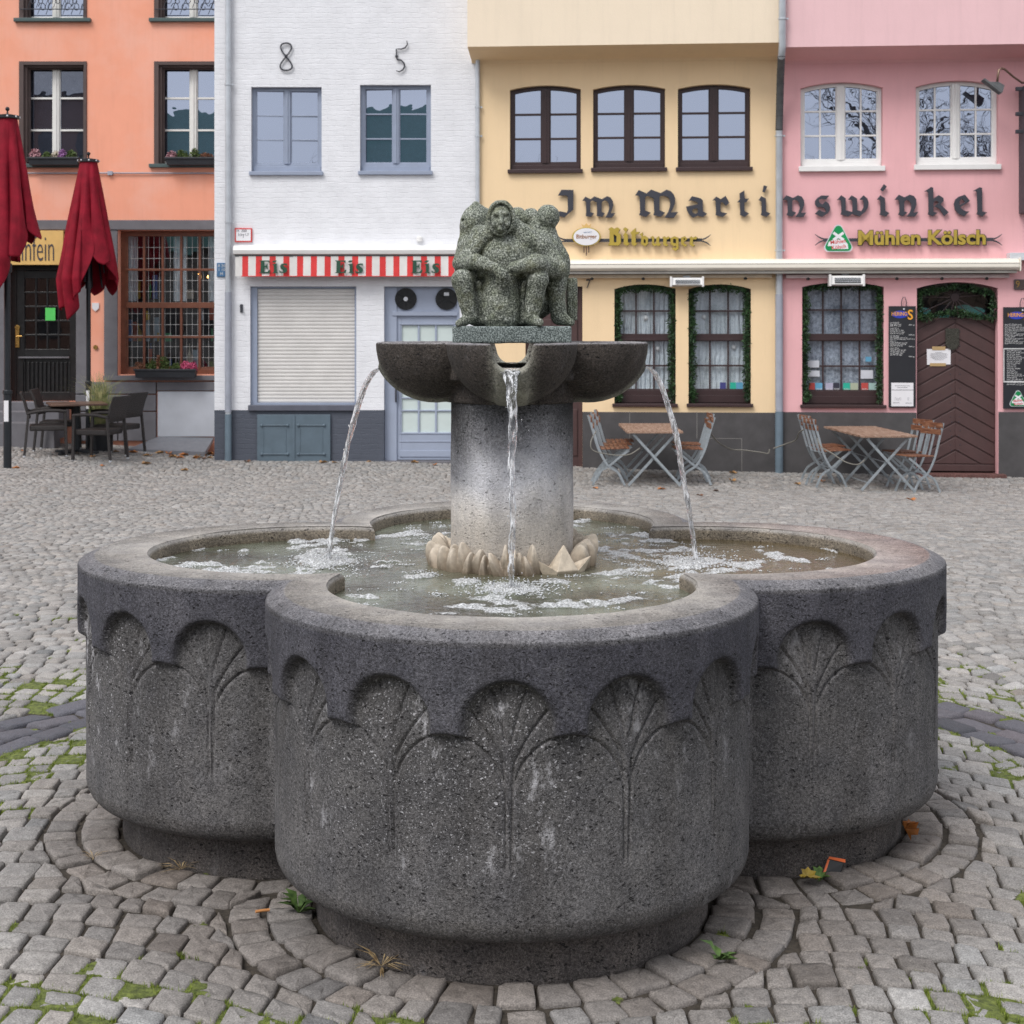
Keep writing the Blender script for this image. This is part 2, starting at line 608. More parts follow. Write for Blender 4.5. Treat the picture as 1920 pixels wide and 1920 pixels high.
DEL = PI / 7                    # spacing of the arches
def groove(x, c, w):            # soft groove profile, returns 0..1
    return np.exp(-((x - c) / w) ** 2)
def relief(phi, z):
    """depth cut into the outer wall at angle phi (from the lobe axis) and height z"""
    k = np.round(phi / DEL)
    a = (phi - k * DEL) * R_                   # metres from the arch axis
    aa = np.abs(a)
    hw = 0.111; zt, zb = 0.750, 0.622
    # arch opening: straight sides then round head
    cz = zt - hw * 0.98
    dd = np.where(z > cz, np.hypot(aa, (z - cz)) - hw, aa - hw)
    dd = np.maximum(dd, z - zt - 0.02)
    inside_arch = 1 / (1 + np.exp(np.clip(dd / 0.0035, -30, 30)))
    below = 1 / (1 + np.exp(np.clip((z - zb - 0.10 * np.maximum(aa - hw, 0)) / 0.003, -30, 30)))
    cut = np.maximum(inside_arch * (z < zt + 0.05), below)
    dep = 0.026 * cut
    # shadow dish just under the arch head
    dep = dep + 0.012 * inside_arch * np.clip((z - 0.60) / 0.15, 0, 1)
    # carved palm: trunk, fronds, and the large round leaves between the trees
    g = np.zeros_like(dep)
    tw = np.interp(z, [0.30, 0.33, 0.5, 0.56], [0.009, 0.006, 0.009, 0.013])
    end = np.clip((z - 0.295) / 0.02, 0, 1) * np.clip((0.575 - z) / 0.02, 0, 1)
    g = np.maximum(g, end * groove(aa, tw, 0.0036))
    for (x0, z0, x1, z1, w, pw) in ((0.011, 0.480, 0.160, 0.626, 0.0037, 0), (0.007, 0.530, 0.104, 0.695, 0.0035, 1.5), (0.003, 0.590, 0.044, 0.736, 0.0033, 1.25)):
        t = np.clip((z - z0) / (z1 - z0), 0, 0.9995)
        xc = x0 + x1 * (1 - np.sqrt(1 - t * t)) if pw == 0 else x0 + x1 * t ** pw
        # distance measured along the gentler of the two directions
        dxdz = np.gradient(xc, axis=-1) / (np.gradient(z, axis=-1) - 1e-9)
        dist = np.abs(aa - xc) / np.sqrt(1 + dxdz ** 2)
        g = np.maximum(g, np.where((z > z0) & (z < z1 + 0.002), np.exp(-(dist / w) ** 2), 0) * np.clip((z - z0) / 0.03, 0, 1))
    dep = dep + 0.0088 * g * cut
    # leaf blades swell slightly between the grooves
    global GRV; GRV = g * cut
    dep = dep - 0.004 * cut * np.clip(1 - aa / 0.03, 0, 1) * np.clip((z - 0.33) / 0.1, 0, 1) * np.clip((0.75 - z) / 0.1, 0, 1)
    return dep

def build_basin():
    di, ri, zt, ze, zw = 0.648, 0.515, 0.868, 0.846, 0.800
    # profile rows: (kind, parameter)
    rows = []
    for z in (zw - 0.25, zw, 0.83, 0.850): rows.append(('in', z, 0))
    rows.append(('in', 0.8605, 0.004)); rows.append(('in', 0.866, 0.010))
    for t in np.linspace(0.06, 0.97, 12): rows.append(('flat', t, 0))
    for o, z in ((0.047, 0.8675), (0.043, 0.866), (0.024, 0.8575), (0.006, 0.8490), (0.0015, 0.8455), (0.0, 0.840)): rows.append(('out', z, o))
    zs = np.concatenate([np.linspace(0.832, 0.776, 8), np.linspace(0.772, 0.32, 150), np.linspace(0.312, 0.186, 14)])
    for z in zs: rows.append(('wall', z, 0))
    for o, z in ((0.0265, 0.172), (0.030, 0.156), (0.037, 0.141), (0.048, 0.129), (0.064, 0.120), (0.088, 0.115), (0.128, 0.1145)): rows.append(('out', z, o))
    V, T, Li = [], [], []
    cols = 0
    wallz = np.array([r[1] for r in rows if r[0] == 'wall'])
    for lobe in range(4):
        ang0 = (-PI / 2, 0, PI / 2, PI)[lobe]           # axis direction of the lobe (front, right, back, left)
        n = (680, 460, 150, 460)[lobe]
        us = np.linspace(-1, 1, n + 1)[:-1]
        ax = np.array([math.cos(ang0), math.sin(ang0)]); tg = np.array([-ax[1], ax[0]])
        pm_o = phimax(D_, R_)
        def ring(d, rho, pm, us=us):
            ph = us * pm
            return (d + rho * np.cos(ph))[:, None] * ax + (rho * np.sin(ph))[:, None] * tg
        pin = ring(di, ri, phimax(di, ri))
        pout = ring(D_, R_ - 0.05, phimax(D_, R_ - 0.05))
        PH, ZZ = np.meshgrid(us * pm_o, wallz, indexing='ij')
        dep = relief(PH + 0.012 * (lobe == 0), ZZ); grv = GRV
        wi = 0
        lob = []
        for kind, a, b in rows:
            if kind == 'in':
                xy = ring(di, ri + b, phimax(di, ri + b)); z = np.full(n, a)
                if a < 0.83: tint = np.tile([0.17, 0.125, 0.07], (n, 1))
                elif a < 0.855: tint = np.tile([0.22, 0.19, 0.15], (n, 1))
                else: tint = np.tile([0.36, 0.34, 0.32], (n, 1))
                li = np.zeros(n)
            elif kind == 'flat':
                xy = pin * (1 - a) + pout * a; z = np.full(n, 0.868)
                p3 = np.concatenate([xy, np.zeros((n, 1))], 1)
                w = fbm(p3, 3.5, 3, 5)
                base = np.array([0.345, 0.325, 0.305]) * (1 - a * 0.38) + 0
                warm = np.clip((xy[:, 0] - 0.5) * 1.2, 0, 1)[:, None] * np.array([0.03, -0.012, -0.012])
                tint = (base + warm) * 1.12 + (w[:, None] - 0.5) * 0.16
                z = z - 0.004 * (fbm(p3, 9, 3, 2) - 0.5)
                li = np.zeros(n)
            elif kind == 'out':
                xy = ring(D_, R_ - b, phimax(D_, R_ - b)); z = np.full(n, a)
                c = [0.185, 0.18, 0.19] if a > 0.86 else ([0.15, 0.147, 0.158] if a > 0.846 else [0.088, 0.086, 0.094])
                if a < 0.2: c = [0.105, 0.10, 0.10]
                tint = np.tile(c, (n, 1)); li = np.full(n, 0.15 if a > 0.2 else 0.3)
            else:
                rho = R_ - dep[:, wi]
                ph = us * pm_o
                xy = (D_ + rho * np.cos(ph))[:, None] * ax + (rho * np.sin(ph))[:, None] * tg
                z = np.full(n, a)
                p3 = np.concatenate([xy, z[:, None]], 1)
                lump = (fbm(p3, 14, 3, 9) - 0.5) * 0.006
                xy = xy + lump[:, None] * (xy / nrm(xy)[:, None])
                low = np.clip((0.70 - a) / 0.4, 0, 1)
                rec = np.clip(dep[:, wi] / 0.026, 0, 1)[:, None]
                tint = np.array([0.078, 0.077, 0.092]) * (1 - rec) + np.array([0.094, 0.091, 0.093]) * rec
                tint = tint * (1 + 0.32 * low) + (fbm(p3, 4, 3, 3)[:, None] - 0.5) * 0.045
                tint = tint * (1 + 0.6 * grv[:, wi][:, None])  # carved lines tinted paler, painting in their lit edges
                li = np.clip(0.15 + rec[:, 0] * (0.95 - 0.4 * np.abs(a - 0.6) / 0.4), 0, 1) * np.clip((a - 0.2) / 0.15, 0, 1)
                sp0 = {0: -0.28, 1: 0.75, 2: 9, 3: 0.45}[lobe]
                li = li * (0.35 + 1.0 * np.exp(-((ph - sp0) / 0.55) ** 2))
                wi += 1
            lob.append((xy, z, tint, li))
        for j in range(n):
            pass
        XY = np.stack([l[0] for l in lob], 1); Zs = np.stack([l[1] for l in lob], 1)
        V.append(np.concatenate([XY, Zs[..., None]], -1)); T.append(np.stack([l[2] for l in lob], 1)); Li.append(np.stack([l[3] for l in lob], 1))
    V = np.concatenate(V, 0); T = np.concatenate(T, 0); Li = np.concatenate(Li, 0)
    V[..., 0] += FC[0]; V[..., 1] += FC[1]
    N, K = V.shape[:2]
    i = np.arange(N)[:, None]; j = np.arange(K - 1)[None, :]
    i2 = (i + 1) % N
    F = np.stack([i * K + j, i * K + j + 1, i2 * K + j + 1, i2 * K + j], -1).reshape(-1, 4)
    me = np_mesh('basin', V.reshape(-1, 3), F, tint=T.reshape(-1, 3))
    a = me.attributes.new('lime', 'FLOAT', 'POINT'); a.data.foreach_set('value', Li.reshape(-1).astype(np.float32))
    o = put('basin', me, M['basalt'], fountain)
    me.set_sharp_from_angle(angle=math.radians(50))
    return o
basin = build_basin()

def lobed_ring(name, rho, z0, z1, tint, n=90, rows=5, taper=0.0):
    V = []; T = []
    zs = np.linspace(z1, z0, rows)
    for lobe in range(4):
        ang0 = -PI / 2 + lobe * PI / 2
        us = np.linspace(-1, 1, n + 1)[:-1]
        ax = np.array([math.cos(ang0), math.sin(ang0)]); tg = np.array([-ax[1], ax[0]])
        pm = phimax(D_, rho); ph = us * pm
        cl = []
        for z in zs:
            r2 = rho + taper * (z1 - z)
            xy = (D_ + r2 * np.cos(ph))[:, None] * ax + (r2 * np.sin(ph))[:, None] * tg + FC
            cl.append(np.concatenate([xy, np.full((n, 1), z)], 1))
        V.append(np.stack(cl, 1))
    V = np.concatenate(V, 0); N, K = V.shape[:2]
    i = np.arange(N)[:, None]; j = np.arange(K - 1)[None, :]; i2 = (i + 1) % N
    F = np.stack([i * K + j, i * K + j + 1, i2 * K + j + 1, i2 * K + j], -1).reshape(-1, 4)
    P = V.reshape(-1, 3)
    tt = np.array(tint) * (0.75 + 0.5 * fbm(P, 5, 3, 4)[:, None])
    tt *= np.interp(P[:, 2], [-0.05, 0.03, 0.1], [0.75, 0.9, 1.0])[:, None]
    me = np_mesh(name, P, F, tint=tt)
    a = me.attributes.new('lime', 'FLOAT', 'POINT'); a.data.foreach_set('value', np.full(len(P), 0.15, np.float32))
    o = put(name, me, M['basalt'], fountain)
    me.set_sharp_from_angle(angle=math.radians(50))
    return o
lobed_ring('base', 0.542, -0.08, 0.118, (0.118, 0.105, 0.100), rows=8)

# --- column and scalloped bowls (sculpted)
DB, RB, ZB = 0.247, 0.203, 1.5375
def f_bowls(P):
    Q = P - np.array([FC[0], FC[1], 0])
    outer = None; inner = None; gut = None
    for k in range(4):
        a = -PI / 2 + k * PI / 2
        ax = np.array([math.cos(a), math.sin(a)])
        c = np.array([DB * ax[0], DB * ax[1], ZB])
        q = Q - c
        q2 = q * np.array([1, 1, 1.06])
        so = nrm(q2) - RB
        si = nrm(q2 * np.array([1, 1, 1.25])) - (RB - 0.034)
        outer = so if outer is None else np.minimum(outer, so)
        inner = si if inner is None else np.minimum(inner, si)
        # outlet: a round-bottomed slot through the lip
        u = q[..., 0] * ax[0] + q[..., 1] * ax[1]
        w = -q[..., 0] * ax[1] + q[..., 1] * ax[0]
        zz = Q[..., 2] - (ZB - 0.030)
        wd = 0.060 - 0.18 * np.clip(0.19 - u, 0, 0.1)
        s = np.where(zz > 0, np.abs(w) - wd - 0.25 * np.clip(zz, 0, 1), np.hypot(w, zz * 1.0) - wd)
        s = np.maximum(s, 0.06 - u)
        gut = s if gut is None else np.minimum(gut, s)
        # flat keel worn by the water under each outlet
        keel = np.hypot(w / 1.0, 0 * w) - 0.052
        outer = np.minimum(outer, smax(nrm(q2) - (RB + 0.006), keel, 0.012))
    core = smax(nrm(Q[..., :2]) - 0.21, np.abs(Q[..., 2] - (ZB - 0.12)) - 0.075, 0.01)
    d = smin(outer, core, 0.01)
    hollow = smin(inner, smax(nrm(Q[..., :2]) - 0.19, (ZB - 0.10) - Q[..., 2], 0.02), 0.02)
    d = smax(d, -hollow, 0.006)
    d = smax(d, -gut, 0.008)
    # piers inside that carry the plinth
    for sx in (-1, 1):
        for sy in (-1, 1):
            p = np.hypot(Q[..., 0] - sx * 0.150, Q[..., 1] - sy * 0.150) - 0.045
            p = np.maximum(p, (ZB - 0.12) - Q[..., 2])
            d = np.minimum(d, p)
    d = smax(d, Q[..., 2] - ZB, 0.006)
    d = np.maximum(d, 1.30 - Q[..., 2])
    return d + (vnoise(P, 70, 3) - 0.5) * 0.0016
V, F = surface_nets(f_bowls, (FC[0] - 0.47, FC[1] - 0.47, 1.31), (FC[0] + 0.47, FC[1] + 0.47, 1.552), 0.0052)
Q = V - np.array([FC[0], FC[1], 0])
w = np.minimum(np.abs(Q[:, 0]), np.abs(Q[:, 1]))
rad = np.maximum(np.abs(Q[:, 0]), np.abs(Q[:, 1]))
keel = np.exp(-(w / 0.062) ** 4) * np.clip((rad - 0.17) / 0.05, 0, 1)
keel = keel * (0.55 + 0.9 * (fbm(V, 22, 3, 2) - 0.25))
tt = np.array([0.066, 0.056, 0.050]) * (0.7 + 0.6 * fbm(V, 12, 3, 6)[:, None])
tt = tt * (1 - keel[:, None]) + np.array([0.40, 0.40, 0.34]) * keel[:, None]
top = np.clip((V[:, 2] - ZB + 0.006) / 0.004, 0, 1)[:, None]
tt = tt * (1 - top) + np.array([0.26, 0.25, 0.26]) * top
inn = ((nrm(Q[:, :2]) < 0.36) & (V[:, 2] > ZB - 0.14) & (w < 0.07) & (V[:, 2] < ZB - 0.01))[:, None]
tt = np.where(inn, np.array([0.34, 0.30, 0.24]), tt)
me = np_mesh('upper_bowls', V, F, tint=tt)
a = me.attributes.new('lime', 'FLOAT', 'POINT'); a.data.foreach_set('value', np.full(len(V), 0.1, np.float32))
put('upper_bowls', me, M['basalt'], fountain)

def build_column():
    rows = np.linspace(0.74, 1.46, 110); n = 120
    th = np.linspace(0, 2 * PI, n + 1)[:-1]
    TH, ZZ = np.meshgrid(th, rows, indexing='ij')
    r = 0.199 + 0.0 * ZZ
    P = np.stack([FC[0] + r * np.cos(TH), FC[1] + r * np.sin(TH), ZZ], -1)
    P[..., :2] += ((fbm(P, 16, 3, 2) - 0.5) * 0.004)[..., None] * np.stack([np.cos(TH), np.sin(TH)], -1)
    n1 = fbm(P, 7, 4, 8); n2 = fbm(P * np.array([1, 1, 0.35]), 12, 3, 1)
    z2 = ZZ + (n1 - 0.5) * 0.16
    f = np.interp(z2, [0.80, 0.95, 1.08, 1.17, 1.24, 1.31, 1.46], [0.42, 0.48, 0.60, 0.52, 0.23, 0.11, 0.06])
    side = np.abs(np.cos(TH))                            # tint gets darker left and right of the splash zone
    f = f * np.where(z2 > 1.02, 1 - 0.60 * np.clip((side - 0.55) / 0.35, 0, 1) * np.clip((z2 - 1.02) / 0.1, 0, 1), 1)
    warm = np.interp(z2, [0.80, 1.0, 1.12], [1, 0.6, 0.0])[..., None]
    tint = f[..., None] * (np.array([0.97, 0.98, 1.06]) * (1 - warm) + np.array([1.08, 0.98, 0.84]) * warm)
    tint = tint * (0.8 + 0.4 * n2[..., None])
    N, K = n, len(rows)
    i = np.arange(N)[:, None]; j = np.arange(K - 1)[None, :]; i2 = (i + 1) % N
    F = np.stack([i * K + j, i2 * K + j, i2 * K + j + 1, i * K + j + 1], -1).reshape(-1, 4)
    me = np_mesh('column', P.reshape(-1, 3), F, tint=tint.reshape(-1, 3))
    a = me.attributes.new('lime', 'FLOAT', 'POINT'); a.data.foreach_set('value', np.full(N * K, 0.25, np.float32))
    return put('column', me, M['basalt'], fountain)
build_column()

# --- ring of carved shells, fish and a paper boat round the column foot
t = NT('sandstone_carving')
c = t.mix(1.0, t.attr('tint'), t.ramp(t.noise(60, 4), [(0.3, 0.8), (0.7, 1.2)]), 'MULTIPLY')
t.color(c); t.rough(0.62); t.bump(t.noise(220, 4), 0.35, 0.002)
M['carving'] = t.m
rg = random.Random(5)
pet = []
ang = 0.0
while ang < 2 * PI - 0.05:
    wd = rg.choice([0.020, 0.018, 0.026, 0.016, 0.023, 0.028])
    pet.append((ang, wd, rg.uniform(0.092, 0.124), rg.uniform(-0.40, 0.40), (0.012 if len(pet) % 2 else -0.008)))
    ang += (wd * 1.22) / 0.250
def in_boat(a):     # leave room for the paper boat on the front right
    d = (a - (-PI / 2 + 0.66)) % (2 * PI)
    d = min(d, 2 * PI - d)
    return d < 0.30
def f_pet(P):
    Q = P - np.array([FC[0], FC[1], 0])
    d = smax(nrm(Q[..., :2]) - 0.220, Q[..., 2] - 0.836, 0.01)
    d = np.maximum(d, 0.77 - Q[..., 2])
    for (a, wd, hh, tw, dr) in pet:
        if in_boat(a): continue
        R = rotm(a) @ np.array(Matrix.Rotation(0.30, 3, 'Y')) @ np.array(Matrix.Rotation(tw, 3, 'X'))
        c = ((0.236 + dr) * math.cos(a), (0.236 + dr) * math.sin(a), 0.828 + (hh - 0.1) * 0.6)
        q = (Q - np.array(c)) @ R
        tp = np.clip(1.10 - 0.72 * q[..., 2] / (hh * 0.6), 0.38, 1.6)          # narrowing to a point at the top
        e = sd_ell(q / np.stack([np.ones_like(tp), tp, np.ones_like(tp)], -1), (0, 0, 0), (0.030, wd, hh * 0.62)) * 0.85
        e = e + 0.0020 * np.cos(q[..., 1] / (wd * tp) * 6.0) * (np.abs(q[..., 1]) < wd)      # ribs
        d = smin(d, e, 0.0015)
    return d
V, F = surface_nets(f_pet, (FC[0] - 0.31, FC[1] - 0.31, 0.768), (FC[0] + 0.31, FC[1] + 0.31, 0.945), 0.0032)
Q = V - np.array([FC[0], FC[1], 0])
nn = fbm(V, 18, 3, 3)
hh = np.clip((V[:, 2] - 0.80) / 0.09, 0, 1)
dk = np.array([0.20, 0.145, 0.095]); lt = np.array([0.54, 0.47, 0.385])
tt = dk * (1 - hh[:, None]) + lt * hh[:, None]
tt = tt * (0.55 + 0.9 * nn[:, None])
put('shell_ring', np_mesh('shell_ring', V, F, tint=tt), M['carving'], fountain)
# the boat
a0 = -PI / 2 + 0.66
bm_ = MB(Matrix.Translation((FC[0] + 0.262 * math.cos(a0), FC[1] + 0.262 * math.sin(a0), 0.818)) @ Matrix.Rotation(a0 + PI / 2 - 0.25, 4, 'Z'))
L, W = 0.098, 0.034
sec = [(-L, 0, 0.052), (-0.035, -W, 0.012), (0.035, -W, 0.012), (L, 0, 0.052), (0.035, W, 0.02), (-0.035, W, 0.02)]
bot = [(-0.055, 0, -0.045), (0, -0.016, -0.05), (0.055, 0, -0.045)]
bm_.add(sec + [(-0.05, 0, -0.05), (0.05, 0, -0.05), (0, 0, 0.092), (-0.046, 0, 0.012), (0.046, 0, 0.012)],
        [(0, 1, 6), (1, 2, 7, 6), (2, 3, 7), (3, 4, 7), (4, 5, 6, 7), (5, 0, 6), (0, 9, 1), (1, 9, 8), (1, 8, 2), (2, 8, 10), (2, 10, 3), (3, 10, 4), (4, 10, 8), (4, 8, 5), (5, 8, 9), (5, 9, 0)])
me = bm_.mesh('carved_boat')
aa = me.attributes.new('tint', 'FLOAT_COLOR', 'POINT')
aa.data.foreach_set('color', np.tile([0.56, 0.48, 0.38, 1], len(me.vertices)).astype(np.float32))
o = put('carved_boat', me, M['carving'], fountain); finish(o, 0.0025)

# --- water in the basin
t = NT('basin_water')
foam = t.attr('foam', 'Fac')
fn = t.noise(95, 4, 0.65)
fb = t.voro(120)
edge = t.math('ADD', foam, t.math('MULTIPLY', t.math('SUBTRACT', fn, 0.5), 1.25))
fm = t.math('MULTIPLY', t.ramp(edge, [(0.40, 0.0), (0.62, 1.0)]), t.ramp(t.noise(170, 3, 0.7), [(0.36, 0.30), (0.56, 1.0)]))
murk = t.ramp(t.noise(2.6, 4, 0.6), [(0.32, (0.035, 0.028, 0.018)), (0.5, (0.105, 0.112, 0.082)), (0.68, (0.215, 0.235, 0.185))])
side = t.attr('warm', 'Fac')
murk = t.mix(side, murk, (0.10, 0.065, 0.028))
c = t.mix(t.math('MULTIPLY', fm, 0.93), murk, t.ramp(fb, [(0.0, (0.40, 0.41, 0.43)), (0.5, (0.84, 0.85, 0.87))]))
t.color(c)
t.rough(t.math('ADD', 0.045, t.math('MULTIPLY', fm, 0.40)))
t.b.inputs['IOR'].default_value = 1.33
hh = t.math('ADD', t.math('MULTIPLY', t.noise(30, 4, 0.6, dist=1.2), 1.1), t.math('MULTIPLY', t.math('MULTIPLY', fm, t.math('SUBTRACT', 1.2, fb)), 1.3))
t.bump(hh, 0.75, 0.007)
M['water'] = t.m
WZ = 0.820
def water_surface():
    h = 0.0075
    xs = np.arange(-1.2, 1.2 + h, h); n = len(xs)
    X, Y = np.meshgrid(xs, xs, indexing='ij')
    P = np.stack([X, Y, 0 * X], -1)
    land = [(0, -0.50), (0.60, 0), (0, 0.56), (-0.60, 0)]
    foam = np.zeros_like(X)
    z = np.full_like(X, WZ)
    for lx, ly in land:
        r = np.hypot((X - lx), (Y - ly))
        foam = np.maximum(foam, 1.05 * np.exp(-(r / 0.105) ** 2.0) * (0.75 + 0.5 * vnoise(P, 26, 4)))
        z += 0.0035 * np.exp(-(r / 0.22) ** 2) * np.sin(r * 150 + 2 * vnoise(P, 8, 3)) + 0.006 * np.exp(-(r / 0.06) ** 2)
    # drifting rafts of foam, streaked round the lobes
    th = np.arctan2(Y, X); rr = np.hypot(X, Y)
    S = np.stack([rr * 3.0, th * 1.6, 0 * X], -1)
    raft = fbm(S + 3.1, 2.6, 4, 21)
    clump = fbm(P, 17, 3, 31)
    m = np.clip((raft - 0.465) * 6.0, 0, 1) * np.clip((clump - 0.37) * 5.0, 0, 1.1) * (0.72 + 0.5 * fbm(P, 48, 2, 33))
    m = m * np.clip((rr - 0.30) / 0.08, 0, 1)
    foam = np.maximum(foam, m)
    z = z + 0.0035 * (fbm(P, 9, 3, 40) - 0.5) + np.clip(foam - 0.38, 0, 1) * (0.003 + 0.011 * vnoise(P, 90, 5))
    warm = np.clip((np.hypot(X - 0.8, Y - 0.1) < 0.55) * (0.85 - np.hypot(X - 0.95, Y - 0.1)) * 1.8, 0, 1) * 0.8
    warm = np.maximum(warm, 0.7 * np.clip((0.40 - rr) * 4, 0, 1))
    ins = np.zeros_like(X, bool)
    for k in range(4):
        a = k * PI / 2
        ins |= np.hypot(X - 0.648 * math.cos(a), Y - 0.648 * math.sin(a)) < 0.53
    ins |= rr < 0.55
    idx = np.arange(n * n).reshape(n, n)
    cell = ins[:-1, :-1] & ins[1:, 1:] & (rr[:-1, :-1] > 0.17)
    F = np.stack([idx[:-1, :-1], idx[1:, :-1], idx[1:, 1:], idx[:-1, 1:]], -1)[cell]
    used = np.unique(F); rm = -np.ones(n * n, np.int64); rm[used] = np.arange(len(used))
    V = np.stack([X + FC[0], Y + FC[1], z], -1).reshape(-1, 3)[used]
    me = np_mesh('basin_water', V, rm[F])
    for nm, arr in (('foam', foam), ('warm', warm)):
        a = me.attributes.new(nm, 'FLOAT', 'POINT'); a.data.foreach_set('value', arr.reshape(-1)[used].astype(np.float32))
    return put('water_surface', me, M['water'], fountain)
water_surface()

# foam bubbles standing proud of the water at the splashes
t = NT('foam_bubble')
t.color(t.ramp(t.noise(200, 2), [(0.3, (0.42, 0.43, 0.45)), (0.7, (0.70, 0.71, 0.73))])); t.set(Roughness=0.22); t.b.inputs['Subsurface Weight'].default_value = 0.0
M['bubble'] = t.m
bb = MB()
rg = random.Random(9)
for lx, ly in [(0, -0.50), (0.60, 0), (0, 0.56), (-0.60, 0)]:
    for i in range(900):
        a = rg.uniform(0, 2 * PI); r = abs(rg.gauss(0, 0.085))
        bb.ball((FC[0] + lx + r * math.cos(a), FC[1] + ly + r * math.sin(a), WZ + 0.003), rg.uniform(0.001, 0.0034), 5, 4, (1.2, 1.2, 0.7))
cl = [(rg.uniform(0, 2 * PI), rg.uniform(0.32, 1.08), rg.randint(6, 22)) for _ in range(200)]
for a, r, k in cl:
    cx, cy = r * math.cos(a), r * math.sin(a)
    if min(math.hypot(cx - 0.648 * math.cos(q * PI / 2), cy - 0.648 * math.sin(q * PI / 2)) for q in range(4)) > 0.46 and r > 0.5: continue
    dirx = rg.uniform(-1, 1)
    for i in range(k):
        s = rg.gauss(0, 0.016)
        bb.ball((FC[0] + cx + s, FC[1] + cy + dirx * s * 0.5 + rg.gauss(0, 0.010), WZ + 0.001), rg.uniform(0.001, 0.0030), 5, 4, (1.2, 1.2, 0.7))
o = bb.build('water_foam', M['bubble'], fountain, smooth=True)
o['kind'] = 'stuff'

# --- falling water
t = NT('falling_water')
gl = t.n.new('ShaderNodeBsdfGlass'); gl.inputs['IOR'].default_value = 1.33; gl.inputs['Roughness'].default_value = 0.02
gl.inputs['Color'].default_value = (0.97, 0.98, 1, 1)
df = t.n.new('ShaderNodeBsdfDiffuse'); df.inputs['Color'].default_value = (0.86, 0.87, 0.9, 1)
mx = t.n.new('ShaderNodeMixShader')
fr = t.ramp(t.noise(95, 3, 0.6, src=t.map((1.0, 1.0, 0.20))), [(0.46, 0.03), (0.60, 0.90)])
t.link(fr, mx.inputs[0]); t.link(gl.outputs[0], mx.inputs[1]); t.link(df.outputs[0], mx.inputs[2])
bp = t.n.new('ShaderNodeBump'); bp.inputs['Strength'].default_value = 0.9; bp.inputs['Distance'].default_value = 0.006
t.link(t.noise(110, 3, 0.55, src=t.map((1.0, 1.0, 0.30))), bp.inputs['Height']); t.link(bp.outputs[0], gl.inputs['Normal'])
tp = t.n.new('ShaderNodeBsdfTransparent'); m2 = t.n.new('ShaderNodeMixShader')
t.link(t.ramp(t.noise(130, 3, 0.65, src=t.map((1.0, 1.0, 0.16), loc=(3, 1, 2))), [(0.50, 0.0), (0.58, 0.8)]), m2.inputs[0]); t.link(mx.outputs[0], m2.inputs[1]); t.link(tp.outputs[0], m2.inputs[2])
t.link(m2.outputs[0], t.out.inputs[0])
M['jet'] = t.m
def jet(k, seed):
    a = -PI / 2 + k * PI / 2
    ax = Vector((math.cos(a), math.sin(a), 0)); tg = Vector((-ax.y, ax.x, 0))
    s0, z0 = (0.445 if k == 1 else 0.432), 1.452
    s1, z1 = (0.525 if k == 0 else 0.600), WZ
    rgj = np.random.default_rng(seed)
    n = 150; m = 22
    rows = []
    start = 0.33
    for i in range(n):
        t_ = i / (n - 1)
        if t_ < 0.05:                          # still lying in the outlet
            q = t_ / 0.05
            s = start + (s0 - start) * q; z = 1.462 - 0.008 * q * q
        else:
            q = (t_ - 0.05) / 0.95
            s = s0 + (s1 - s0) * q; z = z0 - (z0 - z1) * (0.10 * q + 0.90 * q * q)
        wd = np.interp(t_, [0, 0.05, 0.12, 0.35, 0.7, 1.0], [0.045, 0.034, 0.026, 0.018, 0.011, 0.0085])
        th = np.interp(t_, [0, 0.05, 0.15, 1.0], [0.006, 0.010, 0.012, 0.0085])
        if k != 0: wd *= 1.25
        if k == 0: wd *= 0.80
        rows.append((s, z, wd, th * 0.85))
    V = []
    for i, (s, z, wd, th) in enumerate(rows):
        for j in range(m):
            an = 2 * PI * j / m
            P = np.array([[an * 1.2 + seed, z * 9.0, 0.3]])
            rip = 1 + 0.55 * (float(fbm(np.array([[math.cos(an) * 1.4 + seed, math.sin(an) * 1.4, z * 7.0]]), 1.6, 3, seed)[0]) - 0.5) \
                + (0.25 + 0.6 * i / n) * (float(vnoise(np.array([[math.cos(an) * 2, math.sin(an) * 2, z * 34.0]]), 1.0, seed + 3)[0]) - 0.5)
            sway = 0.003 * math.sin(z * 23 + seed)
            w_ = wd * rip * math.cos(an) + sway; t2 = th * rip * math.sin(an)
            p = ax * (s + t2) + tg * w_
            V.append((FC[0] + p.x, FC[1] + p.y, z))
    F = [(i * m + j, i * m + (j + 1) % m, (i + 1) * m + (j + 1) % m, (i + 1) * m + j) for i in range(n - 1) for j in range(m)]
    me = np_mesh('water_jet', V, F, polys=[list(range(m))[::-1], list(range((n - 1) * m, n * m))])
    jo = put('water_jet', me, M['jet'], fountain)
    gd = random.Random(seed); b = MB()
    for q in range(150):                                # drops torn off the jet and thrown up by the splash
        i = int(n * (0.35 + 0.64 * gd.random())); s, z, wd, th = rows[min(i, n - 1)]
        if q < 50: p = ax * (s + gd.gauss(0, 0.006)) + tg * gd.gauss(0, wd * 1.3)
        else: p = ax * (s1 + gd.gauss(0, 0.035)) + tg * gd.gauss(0, 0.035); z = WZ + abs(gd.gauss(0, 0.020))
        b.ball((FC[0] + p.x, FC[1] + p.y, z), gd.uniform(0.0010, 0.0026), 5, 4, (1, 1, 1.6))
    d_ = b.build('splash_drops', M['jet'], jo, smooth=True); d_['kind'] = 'stuff'
for k in range(4): jet(k, 3 + k * 5)

